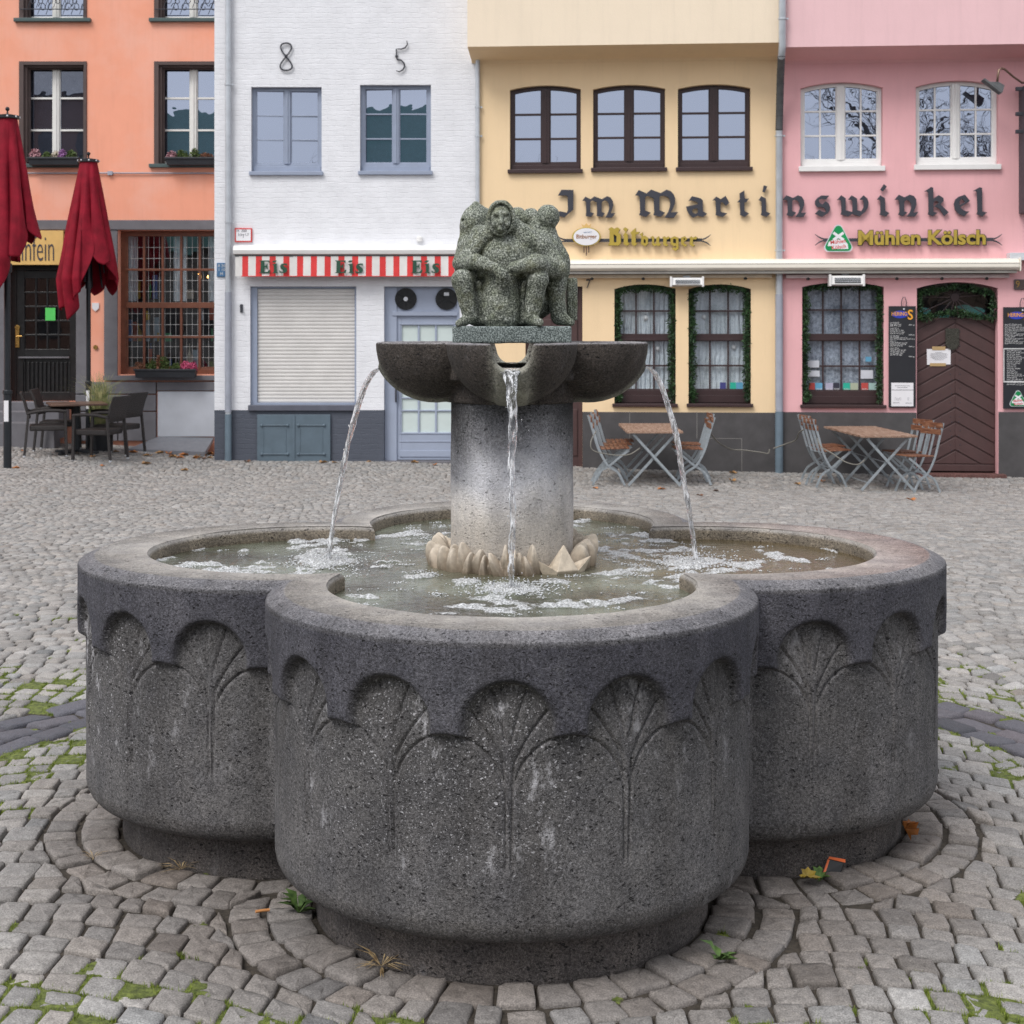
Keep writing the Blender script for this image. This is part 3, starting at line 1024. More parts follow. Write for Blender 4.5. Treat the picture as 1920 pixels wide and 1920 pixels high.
# --- granite figures
t = NT('speckled_granite')
g1 = t.noise(200, 2, 0.6); g2 = t.noise(30, 4, 0.6)
c = t.ramp(g1, [(0.36, (0.045, 0.050, 0.044)), (0.47, (0.14, 0.152, 0.130)), (0.56, (0.24, 0.255, 0.222)), (0.68, (0.54, 0.56, 0.52))])
c = t.mix(1.0, c, t.ramp(g2, [(0.3, (0.72, 0.75, 0.62)), (0.7, (1.12, 1.12, 1.12))]), 'MULTIPLY')
lichen = t.ramp(t.noise(14, 5, 0.7), [(0.52, 0.0), (0.68, 0.42)])
c = t.mix(lichen, c, (0.19, 0.185, 0.085))
t.color(c); t.rough(0.8); t.bump(t.math('ADD', g1, t.noise(120, 3)), 0.3, 0.003)
M['granite'] = t.m
PS = 0.000272
PZ = 1.5865
def zc(zx, zy, y):                # sculpting coordinates -> local metres
    return ((zx - 870) * PS, y, (1640 - zy) * PS)
def figure_front(P):
    def S(v): return v * PS
    E = lambda zx, zy, y, rx, ry, rz, R=None: sd_ell(P, zc(zx, zy, y), (S(rx), ry, S(rz)), R)
    C = lambda a, b, ra, rb=None: sd_cap(P, zc(*a), zc(*b), S(ra), None if rb is None else S(rb))
    # bodice between the open sides of the shawl
    d = E(840, 820, -0.058, 370, 0.088, 330)
    d = smin(d, E(860, 560, -0.045, 280, 0.060, 180), 0.03)
    # lap and filler behind the legs
    d = smin(d, E(800, 1020, -0.07, 420, 0.070, 110), 0.02)
    d = smin(d, E(500, 1330, -0.065, 130, 0.05, 300), 0.01)
    d = smin(d, E(1010, 1330, -0.065, 120, 0.05, 300), 0.01)
    d = smin(d, E(740, 1570, -0.065, 430, 0.07, 80), 0.02)
    # shawl: thick folds from the hood over both shoulders, with a crisp edge
    sh = C((600, 520, -0.098), (370, 830, -0.100), 75, 62)
    sh = smin(sh, C((500, 560, -0.070), (330, 860, -0.075), 130, 110), 0.02)
    d = smin(d, sh, 0.004)
    sh = C((880, 430, -0.100), (1040, 640, -0.108), 95, 80)
    sh = smin(sh, C((1010, 560, -0.085), (1190, 680, -0.085), 130, 140), 0.02)
    sh = smin(sh, C((1170, 650, -0.070), (1400, 950, -0.085), 145, 132), 0.015)
    d = smin(d, sh, 0.004)
    # sleeves and forearms
    d = smin(d, C((1390, 965, -0.09), (1150, 905, -0.158), 118, 112), 0.008)
    d = smin(d, C((1160, 905, -0.160), (870, 962, -0.184), 116, 62), 0.006)
    d = smin(d, C((300, 890, -0.085), (450, 880, -0.148), 92, 86), 0.006)
    d = smin(d, C((450, 880, -0.150), (700, 965, -0.184), 92, 56), 0.004)
    # basket between the knees
    q = P - np.array(zc(742, 1330, -0.108))
    rr = np.hypot(q[..., 0], q[..., 1])
    prof = np.interp(q[..., 2] / PS, [-300, -230, -60, 180, 320], [S(185), S(228), S(240), S(205), S(190)])
    bas = np.maximum(rr - prof, np.abs(q[..., 2]) - S(310)) * 0.9
    d = smin(d, bas, 0.003)
    # crossed hands with hanging fingers
    d = smin(d, C((700, 965, -0.188), (765, 1045, -0.192), 58, 60), 0.005)
    for fx, l in ((697, 1165), (738, 1190), (779, 1192), (820, 1150)):
        d = smin(d, C((fx + 8, 1050, -0.196), (fx, l, -0.184), 19, 15), 0.0015)
    d = smin(d, C((735, 985, -0.200), (810, 1012, -0.202), 25, 20), 0.002)
    # legs and feet
    for g in (smin(C((290, 1095, -0.150), (420, 1050, -0.03), 112, 110), C((288, 1095, -0.150), (385, 1520, -0.140), 120, 84), 0.012),
              smin(C((1165, 1085, -0.150), (1140, 1050, -0.03), 118, 120), C((1165, 1090, -0.150), (1095, 1530, -0.138), 122, 86), 0.012)):
        d = smin(d, g, 0.003)
    d = smin(d, C((370, 1540, -0.135), (250, 1600, -0.185), 62, 40), 0.005)
    d = smin(d, C((1105, 1560, -0.135), (1190, 1592, -0.188), 66, 46), 0.005)
    # pleats of the skirt between leg and basket
    d = smin(d, C((480, 1130, -0.110), (520, 1560, -0.110), 36, 44), 0.004)
    d = smin(d, C((1010, 1130, -0.112), (1000, 1560, -0.112), 36, 44), 0.004)
    # head: hood and bowed face
    hood = E(738, 355, -0.100, 168, 0.044, 205)
    hood = smin(hood, C((640, 470, -0.100), (600, 560, -0.095), 70, 90), 0.015)
    hood = smin(hood, C((840, 450, -0.100), (900, 560, -0.095), 80, 95), 0.015)
    rim = np.abs(nrm((P - np.array(zc(742, 372, -0.128))) * np.array([1, 0, 0.78])) - S(146)) - S(17)
    rim = np.maximum(rim, np.abs(P[..., 1] + 0.130) - 0.012)
    hood = smin(hood, rim, 0.005)
    d = smin(d, hood, 0.005)
    face = E(742, 390, -0.124, 122, 0.044, 158)
    face = smin(face, E(744, 500, -0.144, 62, 0.020, 50), 0.008)                     # chin
    face = smin(face, E(684, 450, -0.150, 44, 0.014, 42), 0.006)                     # cheeks
    face = smin(face, E(804, 448, -0.150, 44, 0.014, 42), 0.006)
    for ex in (684, 804):
        face = smax(face, -E(ex, 376, -0.172, 44, 0.018, 28), 0.004)
        face = smin(face, E(ex, 384, -0.153, 28, 0.008, 14), 0.002)
    face = smin(face, C((744, 345, -0.160), (746, 432, -0.178), 18, 30), 0.003)      # nose
    face = smin(face, C((670, 330, -0.157), (820, 326, -0.157), 22), 0.004)          # brow
    face = smax(face, -C((694, 486, -0.168), (796, 484, -0.168), 15), 0.002)         # mouth
    face = smin(face, C((708, 508, -0.162), (782, 507, -0.162), 13), 0.003)
    d = smin(d, face, 0.0012)
    return d
def f_figs(P0):
    P = P0 - np.array([FC[0], FC[1], PZ])
    d = figure_front(P)
    S = lambda v: v * PS
    C = lambda a, b, ra, rb=None: sd_cap(P, zc(*a), zc(*b), S(ra), None if rb is None else S(rb))
    E = lambda zx, zy, y, rx, ry, rz: sd_ell(P, zc(zx, zy, y), (S(rx), ry, S(rz)))
    # left figure in profile, pointed kerchief
    g = E(400, 400, -0.005, 152, 0.052, 175)
    g = smin(g, E(540, 720, 0.01, 270, 0.085, 330), 0.02)
    g = smin(g, C((430, 320, -0.005), (432, 175, -0.005), 130, 26), 0.018)
    g = smin(g, C((450, 260, 0.0), (580, 300, 0.01), 90, 70), 0.02)
    g = smin(g, E(330, 450, -0.008, 72, 0.030, 80), 0.012)
    g = smin(g, C((290, 400, -0.008), (272, 440, -0.008), 22, 26), 0.006)
    g = smin(g, C((300, 490, -0.008), (296, 500, -0.008), 30, 30), 0.008)
    g = smax(g, -E(300, 372, -0.030, 36, 0.010, 16), 0.004)
    g = smin(g, C((400, 560, 0.0), (340, 800, 0.01), 140, 150), 0.02)
    g = smin(g, C((330, 640, -0.02), (262, 880, -0.03), 92, 84), 0.02)
    g = smin(g, C((262, 880, -0.03), (250, 900, 0.05), 84, 70), 0.02)
    g = smin(g, C((330, 1010, 0.02), (250, 1060, 0.02), 110, 100), 0.02)
    g = smin(g, C((250, 1060, 0.03), (340, 1500, 0.03), 90, 70), 0.012)
    g = smin(g, C((330, 1560, 0.03), (290, 1590, 0.03), 60, 45), 0.012)
    d = smin(d, g, 0.007)
    # right figure: bowed head with a round knot of hair, bent back
    g = E(1300, 325, 0.0, 140, 0.044, 150)
    g = smin(g, E(1150, 780, 0.01, 330, 0.095, 300), 0.02)
    g = smin(g, E(1100, 322, 0.03, 108, 0.036, 112), 0.005)
    g = smin(g, C((1200, 440, 0.01), (1280, 540, 0.01), 120, 110), 0.012)
    g = smin(g, C((1250, 560, 0.01), (1390, 880, 0.02), 155, 175), 0.02)
    g = smin(g, C((1350, 640, -0.005), (1395, 620, -0.005), 40, 24), 0.012)
    g = smin(g, C((1440, 800, 0.0), (1465, 1000, 0.01), 100, 95), 0.015)
    g = smin(g, C((1390, 1120, -0.045), (1420, 1500, -0.05), 112, 96), 0.012)
    g = smin(g, C((1300, 1060, -0.03), (1400, 1110, -0.045), 110, 110), 0.02)
    g = smin(g, C((1440, 1540, -0.05), (1570, 1590, -0.06), 80, 42), 0.015)
    g = smin(g, sd_box(P, zc(1590, 1310, 0.03), (S(62), 0.045, S(255)), 0.006), 0.006)
    d = smin(d, g, 0.007)
    # rear figure and the mass between
    g = E(935, 300, 0.10, 105, 0.045, 115)
    g = smin(g, C((935, 400, 0.09), (900, 700, 0.07), 150, 300), 0.03)
    g = smin(g, C((700, 1080, 0.13), (720, 1520, 0.13), 110, 85), 0.02)
    g = smin(g, C((1080, 1080, 0.13), (1060, 1520, 0.13), 110, 85), 0.02)
    g = smin(g, E(890, 1000, 0.08, 450, 0.085, 190), 0.03)
    g = smin(g, E(870, 1330, 0.02, 520, 0.11, 300), 0.03)
    d = smin(d, g, 0.008)
    d = np.maximum(d, -P[..., 2] - 0.004)
    return d + (vnoise(P0, 60, 8) - 0.5) * 0.0035 + (vnoise(P0, 150, 9) - 0.5) * 0.0018
V, F = surface_nets(f_figs, (FC[0] - 0.205, FC[1] - 0.215, PZ - 0.01), (FC[0] + 0.235, FC[1] + 0.205, PZ + 0.42), 0.0028)
put('figure_group', np_mesh('figure_group', V, F), M['granite'], fountain)
t = NT('plinth_granite')
g1 = t.noise(230, 2, 0.6)
c = t.ramp(g1, [(0.38, (0.045, 0.060, 0.058)), (0.50, (0.13, 0.155, 0.150)), (0.62, (0.33, 0.38, 0.37))])
t.color(c); t.rough(0.75); t.bump(g1, 0.35, 0.003)
M['plinth'] = t.m
def f_plinth(P0):
    P = P0 - np.array([FC[0], FC[1], (ZB + PZ) / 2])
    d = sd_box(P, (0, 0, 0), (0.187, 0.187, (PZ - ZB) / 2 + 0.002), 0.004)
    return d + (vnoise(P0, 45, 3) - 0.5) * 0.003
V, F = surface_nets(f_plinth, (FC[0] - 0.2, FC[1] - 0.2, ZB - 0.01), (FC[0] + 0.2, FC[1] + 0.2, PZ + 0.012), 0.004)
put('plinth', np_mesh('plinth', V, F), M['plinth'], fountain)
# ============================================================ the square
def clip_sheet():
    pass
t = NT('joint_soil')
n1 = t.noise(1.1, 5, 0.62); n2 = t.noise(55, 4, 0.7)
near = t.attr('mossy', 'Fac')
mossf = t.ramp(t.math('ADD', near, t.math('MULTIPLY', t.math('SUBTRACT', n2, 0.5), 0.6)), [(0.35, 0.0), (0.6, 1.0)])
soil = t.ramp(n2, [(0.3, (0.020, 0.016, 0.012)), (0.7, (0.070, 0.056, 0.042))])
moss = t.ramp(n2, [(0.3, (0.045, 0.055, 0.014)), (0.5, (0.11, 0.135, 0.030)), (0.7, (0.20, 0.235, 0.050))])
t.color(t.mix(mossf, soil, moss)); t.rough(0.95)
t.bump(n2, 0.8, 0.01)
M['soil'] = t.m

def moss_field(X, Y):
    P = np.stack([X, Y, 0 * X], -1)
    r = np.hypot(X - FC[0], Y - FC[1])
    dens = np.interp(r, [1.25, 1.5, 1.85, 2.6, 3.3, 4.2], [0.0, 0.45, 1.0, 1.0, 0.6, 0.0])
    nz = 0.45 * fbm(P, 1.4, 3, 50) + 0.55 * fbm(P, 9, 3, 51)
    ring = 1 - 0.6 * np.exp(-((r - 2.18) / 0.16) ** 4)
    return np.clip((nz - (0.72 - 0.30 * dens * ring)) / 0.06, 0, 1)
def ground_grid(name, xs, ys, zoff, noise_amp, material, kind='structure'):
    X, Y = np.meshgrid(xs, ys, indexing='ij')
    P = np.stack([X, Y, 0 * X], -1)
    Z = gz(X, Y) + zoff
    mo = moss_field(X, Y)
    if noise_amp: Z = Z + 0.0108 * mo
    if noise_amp: Z = Z + noise_amp * (fbm(P, 16, 3, 12) - 0.5)
    n, m = X.shape
    idx = np.arange(n * m).reshape(n, m)
    F = np.stack([idx[:-1, :-1], idx[1:, :-1], idx[1:, 1:], idx[:-1, 1:]], -1).reshape(-1, 4)
    me = np_mesh(name, np.stack([X, Y, Z], -1).reshape(-1, 3), F)
    r = np.hypot(X - FC[0], Y - FC[1])
    a = me.attributes.new('mossy', 'FLOAT', 'POINT'); a.data.foreach_set('value', mo.reshape(-1).astype(np.float32))
    return put(name, me, material, kind=kind)
ys_n = np.arange(2.3, 9.0, 0.022)
ground_grid('joint_bed', np.arange(-3.6, 3.6, 0.022), ys_n, -0.0145, 0.006, M['soil'])
ground_grid('ground', np.concatenate([np.arange(-200, -12, 12.0), np.arange(-12, 12.01, 0.5), np.arange(24, 200, 12.0)]),
            np.concatenate([np.arange(-150, 0, 10.0), np.arange(0, 30.01, 0.5), np.arange(40, 200, 12.0)]), -0.030, 0, M['soil'])

t = NT('cobble_stone')
tint = t.attr('tint')
g1 = t.noise(230, 3, 0.6); g2 = t.noise(34, 4, 0.65)
c = t.mix(1.0, tint, t.ramp(g2, [(0.3, 0.80), (0.7, 1.18)]), 'MULTIPLY')
c = t.mix(1.0, c, t.ramp(g1, [(0.35, 0.70), (0.5, 1.0), (0.66, 1.36)]), 'MULTIPLY')
blot = t.ramp(t.noise(5.5, 5, 0.7), [(0.62, 0.0), (0.75, 0.35)])
c = t.mix(blot, c, (0.12, 0.11, 0.105))
t.color(c)
t.rough(t.ramp(g2, [(0.3, 0.62), (0.7, 0.88)]))
t.b.inputs['Specular IOR Level'].default_value = 0.4
t.bump(t.math('ADD', t.math('MULTIPLY', g1, 0.5), g2), 0.6, 0.006)
M['cobble'] = t.m

def cobbles(name, quads, tint, K=8, rings=3, hvar=0.006, joint=0.007, rough_amp=0.0018):
    """quads (N,4,2) counter-clockwise in plan -> rounded, slightly irregular blocks on the ground"""
    N = len(quads)
    quads = np.asarray(quads, float)
    an = (np.arange(K) + 0.5) * 2 * PI / K
    e = 2 / 9.0
    u = np.sign(np.cos(an)) * np.abs(np.cos(an)) ** e; v = np.sign(np.sin(an)) * np.abs(np.sin(an)) ** e
    u = 0.5 + 0.5 * u; v = 0.5 + 0.5 * v
    if rings == 3: prof = [(1.0, -0.045), (0.985, -0.010), (0.86, -0.001)]
    elif rings == 4: prof = [(1.0, -0.045), (0.99, -0.013), (0.93, -0.0035), (0.74, 0.0)]
    else: prof = [(1.0, -0.045), (1.0, -0.013), (0.972, -0.005), (0.91, -0.0015), (0.62, 0.0), (0.3, 0.0005)]
    jr = 1 + RNG.normal(0, 0.020, (N, K))
    cen = quads.mean(1)
    A, B, C_, Dq = quads[:, 0], quads[:, 1], quads[:, 2], quads[:, 3]
    sw = nrm(B - A); sh = nrm(Dq - A)
    fx = 1 - joint / np.maximum(sw, 0.03); fy = 1 - joint / np.maximum(sh, 0.03)
    hz = RNG.normal(0, hvar * 0.5, N)
    tilt = RNG.normal(0, 0.030 if rings > 3 else 0.014, (N, 2))
    Vs = []
    for (s, z) in prof:
        uu = 0.5 + (u[None, :] - 0.5) * s * jr * fx[:, None]
        vv = 0.5 + (v[None, :] - 0.5) * s * jr * fy[:, None]
        p = (A[:, None] * ((1 - uu) * (1 - vv))[..., None] + B[:, None] * (uu * (1 - vv))[..., None] + C_[:, None] * (uu * vv)[..., None] + Dq[:, None] * ((1 - uu) * vv)[..., None])
        zz = z + hz[:, None] + ((p - cen[:, None]) * tilt[:, None]).sum(-1)
        if z > -0.03: zz = zz + RNG.normal(0, rough_amp, zz.shape)
        Vs.append(np.concatenate([p, zz[..., None]], -1))
    top = np.concatenate([cen, (hz + RNG.normal(0.0005, 0.0004, N))[:, None]], -1)[:, None]
    V = np.concatenate(Vs + [top], 1)                     # N, K*rings+1, 3
    V[..., 2] += gz(V[..., 0], V[..., 1])
    nv = V.shape[1]
    base = (np.arange(N) * nv)[:, None, None]
    k = np.arange(K); k2 = (k + 1) % K
    q = []
    for r in range(len(prof) - 1):
        q.append(np.stack([r * K + k, r * K + k2, (r + 1) * K + k2, (r + 1) * K + k], -1))
    q = np.concatenate(q)[None] + base
    r = (len(prof) - 1) * K
    tri = np.stack([r + k, r + k2, np.full(K, nv - 1)], -1)[None] + base
    tt = np.repeat(np.asarray(tint)[:, None], nv, 1).reshape(-1, 3)
    me = np_mesh(name, V.reshape(-1, 3), q.reshape(-1, 4), tri.reshape(-1, 3), tint=tt)
    return put(name, me, M['cobble'], kind='structure')

def stone_tint(N, cen, dark=False):
    v = RNG.normal(1.0, 0.13, N)
    warm = RNG.normal(0, 0.5, N)
    if dark:
        b = np.array([0.105, 0.10, 0.115])
        return np.clip(b[None] * np.clip(v, 0.6, 1.4)[:, None] + warm[:, None] * np.array([0.006, 0, -0.003]), 0.02, 0.8)
    b = np.array([0.285, 0.270, 0.257])
    r = np.hypot(cen[:, 0] - FC[0], cen[:, 1] - FC[1])
    near = np.clip((1.66 - r) / 0.30, 0, 1)[:, None]       # browner, dirtier blocks right round the base
    c = b[None] * v[:, None] + warm[:, None] * np.array([0.012, 0.002, -0.006])
    c = c * (1 - 0.40 * near) + near * np.array([0.022, 0.010, 0.004])
    return np.clip(c, 0.05, 0.8)

def rad_at(th, rho):
    a = (th + PI / 4) % (PI / 2) - PI / 4
    return D_ * np.cos(a) + np.sqrt(np.maximum(rho * rho - (D_ * np.sin(a)) ** 2, 0.0))

def ring_quads(f0, f1, width, seed, rmax=None, maxgap=0.03):
    """blocks between the closed curves r=f0(theta) and r=f1(theta)"""
    g = np.random.default_rng(seed)
    th = np.linspace(0, 2 * PI, 4001)
    fm = (f0(th) + f1(th)) / 2
    x, y = fm * np.cos(th), fm * np.sin(th)
    s = np.concatenate([[0], np.cumsum(np.hypot(np.diff(x), np.diff(y)))])
    n = max(3, int(round(s[-1] / width)))
    w = g.uniform(0.78, 1.22, n); w = np.cumsum(w) / w.sum() * s[-1]
    off = g.uniform(0, width)
    tc = np.interp((w + off) % s[-1], s, th)
    tc = np.sort(tc)
    out = []
    for i in range(n):
        a, b = tc[i], tc[(i + 1) % n]
        if b < a: b += 2 * PI
        j = g.normal(0, 0.008, 4)
        r0a, r0b, r1a, r1b = f0(a % (2 * PI)), f0(b % (2 * PI)), f1(a % (2 * PI)), f1(b % (2 * PI))
        sk = g.normal(0, 0.006)
        p = [((r0a) , a + sk), (r1a, a - sk + j[0]), (r1b, b + j[1]), (r0b, b)]
        q = [(FC[0] + float(r) * math.cos(t), FC[1] + float(r) * math.sin(t)) for r, t in p]
        if abs(r1a - r0a) < 0.03 and abs(r1b - r0b) < 0.03: continue
        out.append(q)
    return out

near_q = []
t0 = 0.014; depth = [0.122, 0.104]
RMAX = 1.985
g_w = np.random.default_rng(77)
for k, dp in enumerate(depth):
    r0, r1 = 0.542 + t0, 0.542 + t0 + dp
    wd = 0.108 if k == 0 else 0.093
    for lobe in range(4):
        a0 = -PI / 2 + lobe * PI / 2
        ax = np.array([math.cos(a0), math.sin(a0)]); tg = np.array([-ax[1], ax[0]])
        th = -2.6 + g_w.uniform(0, 0.1)
        while th < 2.6:
            st = wd * g_w.uniform(0.78, 1.24) / ((r0 + r1) / 2)
            j = g_w.normal(0, 0.006, 4)
            P = [(r0 + j[0], th), (r1 + j[1] * .5, th + j[2]), (r1 + j[1] * .5, th + st + j[3]), (r0 + j[0], th + st)]
            q = np.array([[D_ + r * math.cos(a), r * math.sin(a)] for r, a in P])      # (axial, lateral) from the fountain centre
            th += st
            c = q.mean(0)
            if abs(c[1]) > c[0] + 0.02 or c[0] < 0: continue
            over = np.abs(q[:, 1]) > q[:, 0]                 # trim to the mitre between two lobes
            for i in np.nonzero(over)[0]:
                m = (abs(q[i, 1]) + q[i, 0]) / 2; q[i] = [m, math.copysign(m, q[i, 1])]
            w = q[:, :1] * ax + q[:, 1:] * tg
            R = nrm(w)
            if nrm(w.mean(0)) > RMAX: continue
            w = w * np.minimum(1, RMAX / R)[:, None]
            near_q.append((w + FC)[::1])
    t0 += dp
near_q = [q if ((q[1] - q[0])[0] * (q[3] - q[0])[1] - (q[1] - q[0])[1] * (q[3] - q[0])[0]) > 0 else q[[0, 3, 2, 1]] for q in near_q]
near_q = np.array(near_q)
# drop slivers
def area(q):
    x, y = q[..., 0], q[..., 1]
    return 0.5 * np.abs((x * np.roll(y, -1, -1) - y * np.roll(x, -1, -1)).sum(-1))
near_q = near_q[area(near_q) > 0.0035]

dark_q = []
for k in range(3):
    a, b = 1.995 + k * 0.122, 1.995 + (k + 1) * 0.122
    dark_q += ring_quads(lambda th, a=a: a + 0 * np.asarray(th, float), lambda th, b=b: b + 0 * np.asarray(th, float), 0.20, 90 + k)
dark_q = np.array(dark_q)

def arc_field(y0, y1, hx, rin, rout=1e9, p=0.108, wd=0.094, sag=0.30, W=1.25):
    """segmental-arch paving outside the dark ring"""
    rows = []
    g = np.random.default_rng(5)
    k0 = int((y0 - 1) / p); k1 = int(y1 / p) + 1
    for k in range(k0, k1):
        yb = k * p
        lim = hx(max(yb, y0))
        x = -lim
        xs = [x]
        while x < lim:
            x += wd * g.uniform(0.78, 1.24); xs.append(x)
        xs = np.array(xs)
        def yc(x, kk):
            u = ((x + 0.35) % W) / W * 2 - 1
            return kk * p + sag * (1 - u * u) + 0.010 * np.sin(x * 5 + kk * 2.3)
        a, b = xs[:-1], xs[1:]
        # side joints run square to the arch
        def lean(x):
            u = ((x + 0.35) % W) / W * 2 - 1
            return 0.095 * u
        jj = g.normal(0, 0.004, (len(a) + 1))
        ya, yb_ = yc(a + 1e-4, k), yc(b - 1e-4, k)
        ya2, yb2 = yc(a + 1e-4, k + 1), yc(b - 1e-4, k + 1)
        q = np.stack([np.stack([a, ya], -1), np.stack([b, yb_], -1),
                      np.stack([b + lean(b - 1e-4) * p * 4 * 0.5 + jj[1:], yb2], -1), np.stack([a + lean(a + 1e-4) * p * 4 * 0.5 + jj[:-1], ya2], -1)], 1)
        ok = (q[:, :, 1].mean(1) > y0) & (q[:, :, 1].mean(1) < y1)
        rows.append(q[ok])
    q = np.concatenate(rows)
    def clampq(q, lim, inner):
        d = q - FC
        r = nrm(d); th = np.arctan2(d[..., 1], d[..., 0]); L = lim(th)
        cen = q.mean(1) - FC; rc = nrm(cen); Lc = lim(np.arctan2(cen[:, 1], cen[:, 0]))
        keep = (rc > Lc - 0.025) if inner else (rc < Lc + 0.025)
        bad = (r < L) if inner else (r > L)
        f = np.where(bad, L / r, 1.0)[..., None]
        return (FC + d * f)[keep]
    q = clampq(q, rin, True)
    if rout < 1e8: q = clampq(q, lambda th: rout + 0 * th, False)
    return q[area(q) > 0.0019]
inner_arcs = arc_field(2.3, 7.1, lambda y: 2.1, lambda th: rad_at(th, 0.542 + t0 + 0.003), 1.988, p=0.104, wd=0.090, sag=0.46, W=2.1)
hx = lambda y: 0.345 * y + 2.4
fa_q = arc_field(2.6, 24.6, hx, lambda th: 1.995 + 3 * 0.122 + 0.003 + 0 * th)
Yc = fa_q[..., 1].mean(1)
inner = np.concatenate([near_q, inner_arcs])
def in_view(q, m=1.1):
    c = q.mean(1); return (np.abs(c[:, 0]) < 0.345 * c[:, 1] + m) & (c[:, 1] > 2.4)
inner = inner[in_view(inner)]; dk = dark_q[in_view(dark_q)]
for nm, q, K, rings, dark in (('cobble_rings', inner, 16, 6, False), ('dark_stone_ring', dk, 12, 4, True),
                              ('cobble_pavement', fa_q[Yc < 7.5], 12, 4, False), ('far_cobble_pavement', fa_q[Yc >= 7.5], 8, 3, False)):
    c = q.mean(1)
    cobbles(nm, q, stone_tint(len(q), c, dark), K, rings, hvar=0.007 if rings > 3 else 0.0035, joint=0.0075 if rings == 6 else 0.0085 if rings == 4 else 0.008, rough_amp=0.0015)
print('stones', len(inner), len(dk), len(fa_q))

# --- moss cushions and short grass in the joints
def joint_points(q, n, g):
    i = g.integers(0, len(q), n); e = g.integers(0, 4, n); t = g.random(n)
    a = q[i, e]; b = q[i, (e + 1) % 4]
    return a + (b - a) * t[:, None]
g = np.random.default_rng(3)
allq = np.concatenate([inner, dk, fa_q[Yc < 9.5]])
pts = joint_points(allq, 170000, g)
keep = moss_field(pts[:, 0], pts[:, 1]) > 0.25 + 0.6 * g.random(len(pts))
pts = pts[keep]
n = len(pts)
print('moss', n)
# each tuft: a few blades (triangles) + low cushion
nb = 6
base = np.repeat(pts, nb, 0) + g.normal(0, 0.0055, (n * nb, 2)) * 0.5
h = g.gamma(3.0, 0.0018, n * nb) + 0.0015
dirn = g.normal(0, 1, (n * nb, 2)); dirn /= nrm(dirn)[:, None]
w = 0.0016
zb = gz(base[:, 0], base[:, 1]) - 0.012
a = np.concatenate([base - dirn[:, ::-1] * np.array([1, -1]) * w, zb[:, None]], 1)
b = np.concatenate([base + dirn[:, ::-1] * np.array([1, -1]) * w, zb[:, None]], 1)
c = np.concatenate([base + dirn * (h * 0.8)[:, None], (zb + 0.008 + h)[:, None]], 1)
V = np.stack([a, b, c], 1).reshape(-1, 3)
F = np.arange(len(V)).reshape(-1, 3)
tv = np.repeat(g.random(n), nb)
col = np.array([0.085, 0.13, 0.018]) * (1 - tv[:, None]) + np.array([0.25, 0.30, 0.055]) * tv[:, None]
t = NT('moss_blades'); t.color(t.attr('tint')); t.rough(0.8)
t.b.inputs['Specular IOR Level'].default_value = 0.2
M['moss'] = t.m
o = put('moss', np_mesh('moss', V, None, F, smooth=False, tint=np.repeat(col, 3, 0)), M['moss'])
o['kind'] = 'stuff'; o['label'] = 'bright green moss and short grass growing in the joints of the paving'
# ============================================================ house fronts
class Fac:
    """a house front: a vertical plane through (X0,Y0) turned by A; u runs right along it, y into the house"""
    def __init__(s, X0, Y0, A=0.0):
        s.X0, s.Y0, s.A = X0, Y0, A
        s.M = Matrix.Translation((X0, Y0, 0)) @ Matrix.Rotation(-A, 4, 'Z')
    def uz(s, px, py, off=0.0):
        k = (px - CX) / FPX
        c, sn = math.cos(s.A), math.sin(s.A)
        # plane shifted towards the viewer by off
        X0 = s.X0 - off * sn; Y0 = s.Y0 - off * c
        t = (Y0 + X0 * math.tan(s.A)) / (1 + k * math.tan(s.A))
        return (k * t - X0) / c, CAMH - (py - HY) / FPX * t
    def u(s, px, off=0.0): return s.uz(px, 600, off)[0]
    def z(s, py, px=None, off=0.0): return s.uz(px if px is not None else 960, py, off)[1]
    def rect(s, x0, y0, x1, y1, off=0.0):
        """(u0,u1,z0,z1); heights taken at the middle"""
        xm = (x0 + x1) / 2
        return s.u(x0, off), s.u(x1, off), s.z(y1, xm, off), s.z(y0, xm, off)
    def poly(s, pts, off=0.0): return [s.uz(x, y, off) for x, y in pts]
    def at(s, u, y, z): return tuple(s.M @ Vector((u, y, z)))
    def mb(s): return MB(s.M)

FO = Fac(0, 24.0)
FW = Fac(0, 22.8)
_x0 = (897 - CX) / FPX * 22.8
FP = Fac(_x0, 22.8, math.atan(0.077))

def zig(u0, u1, z0, z1, rise=0.0, n=10):
    o = [(u0, z0), (u1, z0)]
    if rise <= 0: return o + [(u1, z1), (u0, z1)]
    w = (u1 - u0) / 2; um = (u0 + u1) / 2
    R = (w * w + rise * rise) / (2 * rise); a = math.asin(w / R)
    for i in range(n + 1):
        t = a - 2 * a * i / n
        o.append((um + R * math.sin(t), z1 - R + R * math.cos(t)))
    return o

